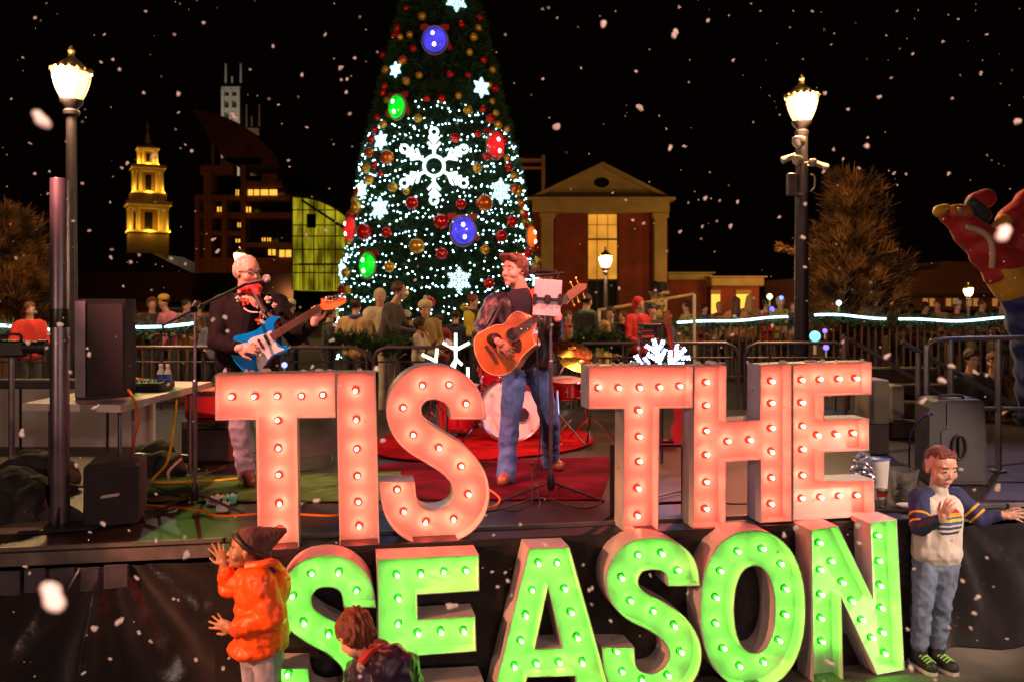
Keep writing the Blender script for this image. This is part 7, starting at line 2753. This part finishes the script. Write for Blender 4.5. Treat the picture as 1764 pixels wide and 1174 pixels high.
# ---------------------------------------------------------------- foam snow
m_snow = mat('foam_snow', (.95, .76, .70), .95, var=.02)
protos = []
for k in range(5):
    mb = MB()
    rr = random.Random(40 + k)
    for _ in range(3 + k % 3):
        mb.ell((rr.uniform(-.5, .5), rr.uniform(-.4, .4), rr.uniform(-.35, .35)), (rr.uniform(.45, .7), rr.uniform(.4, .6), rr.uniform(.35, .55)), n=12, m=8)
    me = blob('snow_flake', mb, m_snow, None, (0, 0, 0), .13, 3, disp=lambda co, n: .06 * noise.noise(co * 2.6 + Vector((k, 0, 0))))
    protos.append(me)
big = '''75 205 19;95 1022 30;1038 39 12;1163 60 14;1103 186 11;960 219 11;587 116 8;610 100 5;598 137 5;529 219 5;404 200 12;1515 166 8;1492 251 8;1634 298 7;1754 207 14;1689 128 6;1220 35 6
1096 122 6;935 137 5;1002 118 4;1170 12 5;1263 105 5;1375 245 9;1388 352 6;1420 160 6;1733 405 17;1215 341 6;1258 389 7;1179 253 6;1154 255 6;1147 222 4;195 103 5;175 108 5;206 121 5;248 161 5;308 162 6
308 193 5;219 280 6;211 290 5;267 268 10;155 397 7;126 380 5;191 444 5;193 430 4;225 452 6;239 440 5;295 445 4;320 455 5;212 493 5;28 445 5;60 300 4;52 247 4;83 333 4;85 296 4;190 349 4;142 316 5
368 413 6;374 434 7;330 260 4;320 250 4;497 276 4;498 288 4;528 405 6;562 397 5;602 197 5;596 160 6;588 138 4;950 560 5;716 482 5;1240 345 4;1270 348 5;1091 379 5;1109 384 5;1067 497 5;1078 345 4;1055 333 4
1172 398 6;1210 390 5;1343 373 5;1540 300 6;1494 237 4;1460 188 5;1535 135 4;1572 93 4;1624 72 4;1650 33 3;1700 60 4;1640 170 4;1385 461 6;1384 408 8;1419 297 5;1436 259 6;1452 273 4;1480 290 4;1560 300 4
388 546 7;392 570 6;367 552 7;452 553 7;434 520 4;575 560 7;572 586 6;588 665 6;649 636 9;538 630 6;776 590 13;700 505 6;630 725 4;1130 500 5;1265 545 5;1262 575 6;1330 560 5;1527 615 10;1640 630 11
1620 655 12;1590 690 8;1680 640 8;1700 645 5;1452 590 5;1655 808 5;1720 842 13;1678 842 4;1640 930 5;1575 980 5;1660 1000 7;1684 1028 8;1680 1055 8;1672 1081 7;1634 1080 6;1563 1082 6;1568 1150 9;1610 1170 6
206 1068 14;240 1089 8;164 1082 10;260 1104 5;336 1136 6;383 1150 6;394 1133 5;145 1158 6;190 1135 5;322 956 13;236 994 7;300 1030 5;306 1032 4;44 975 5;52 986 4;318 925 5;179 902 9;155 915 4;222 913 4;270 850 5
130 800 6;1185 1020 5;1020 1012 5;1005 973 4;1015 1014 6;870 985 6;848 985 5;857 1010 5;882 1025 4;778 1042 12;741 915 5;640 920 5;545 860 10;520 867 5;658 760 10;1120 990 5;1190 1005 5;875 1000 5;1350 920 6
1372 910 10;1478 903 10;1480 935 7;940 937 10;836 886 4;897 903 5;851 920 5;1020 1040 4;700 1100 4;1052 1068 5;560 1083 5;620 1165 6;1430 1140 10;1340 950 4;290 660 5;105 560 9;85 575 5;80 600 5;120 640 5
165 700 7;155 610 6;150 600 5;15 560 5;50 590 7;40 745 9;270 930 5;1100 600 5;1170 575 4;1186 350 4;1545 20 3;1400 20 4;1310 20 3;1060 20 3;960 30 3;870 60 3;470 80 4;430 120 4;350 40 4;300 60 4
250 20 4;180 60 4;60 30 4;40 100 4;20 170 4;1735 1100 5;1700 960 5;1350 700 4;620 30 3;560 60 4;520 130 4;650 90 3;480 180 4'''
rr = random.Random(77)
used = set()
for it in big.replace('\n', ';').split(';'):
    x, y, r = [float(v) for v in it.split()]
    if r >= 17:
        Y = .8 if y > 1000 else 1.0
    elif r >= 9:
        Y = rr.uniform(1.8, 2.8)
    else:
        Y = rr.uniform(1.9, 3.4)
    k = rr.randrange(5)
    o = protos[k] if k not in used else copy_tree(protos[k])
    used.add(k)
    o.location = P(x, y, Y)
    s_ = r * Y / F * (.82 if r < 17 else 1.05)
    o.scale = (s_ * rr.uniform(.8, 1.2), s_, s_ * rr.uniform(.65, .95))
    o.rotation_euler = (rr.uniform(-.5, .5), rr.uniform(0, 6), rr.uniform(-.5, .5))
    tag(o, 'small pale lump of foam snow drifting in the night air', 'snow flake', 'foam snow in the air')
for k in range(5):
    if k not in used:
        bpy.data.objects.remove(protos[k])
# fine specks, too many and too small to count
mb = MB()
rr = random.Random(90)
for i in range(420):
    Y = rr.uniform(1.8, 4.5)
    p = P(rr.uniform(-60, 1830), rr.uniform(-20, 1190) if rr.random() < .5 else rr.uniform(-20, 600), Y)
    if p.z < 1.0 and Y > 3.8 or p.z < .05:
        continue
    dot(mb, p, rr.uniform(.7, 2.0) * Y / F)
tag(build('fine_snow', mb, m_snow, None, (0, 3, 2)), 'fine specks of foam snow scattered through the air', 'snow', kind='stuff')
# snow caught on the letters and the deck
mb = MB()
for i in range(42):
    px = rr.uniform(400, 1500)
    if 660 < px < 1010:
        continue
    Y = 5.0 + .18 * (px - CX) / F * 5 + rr.uniform(.02, .14)
    z = P(px, 641 if px < 660 else 630 - (px - 1010) * .014, 5.0 + .18 * (px - CX) / F * 5).z
    mb.ell((P(px, 0, Y).x, Y, z + .003), (rr.uniform(.008, .03), rr.uniform(.01, .03), rr.uniform(.006, .016)), n=8, m=6)
tag(build('settled_snow', mb, m_snow, None, (0, 5, 1.9)), 'crumbs of foam snow settled on the tops of the red letters', 'snow', kind='stuff')
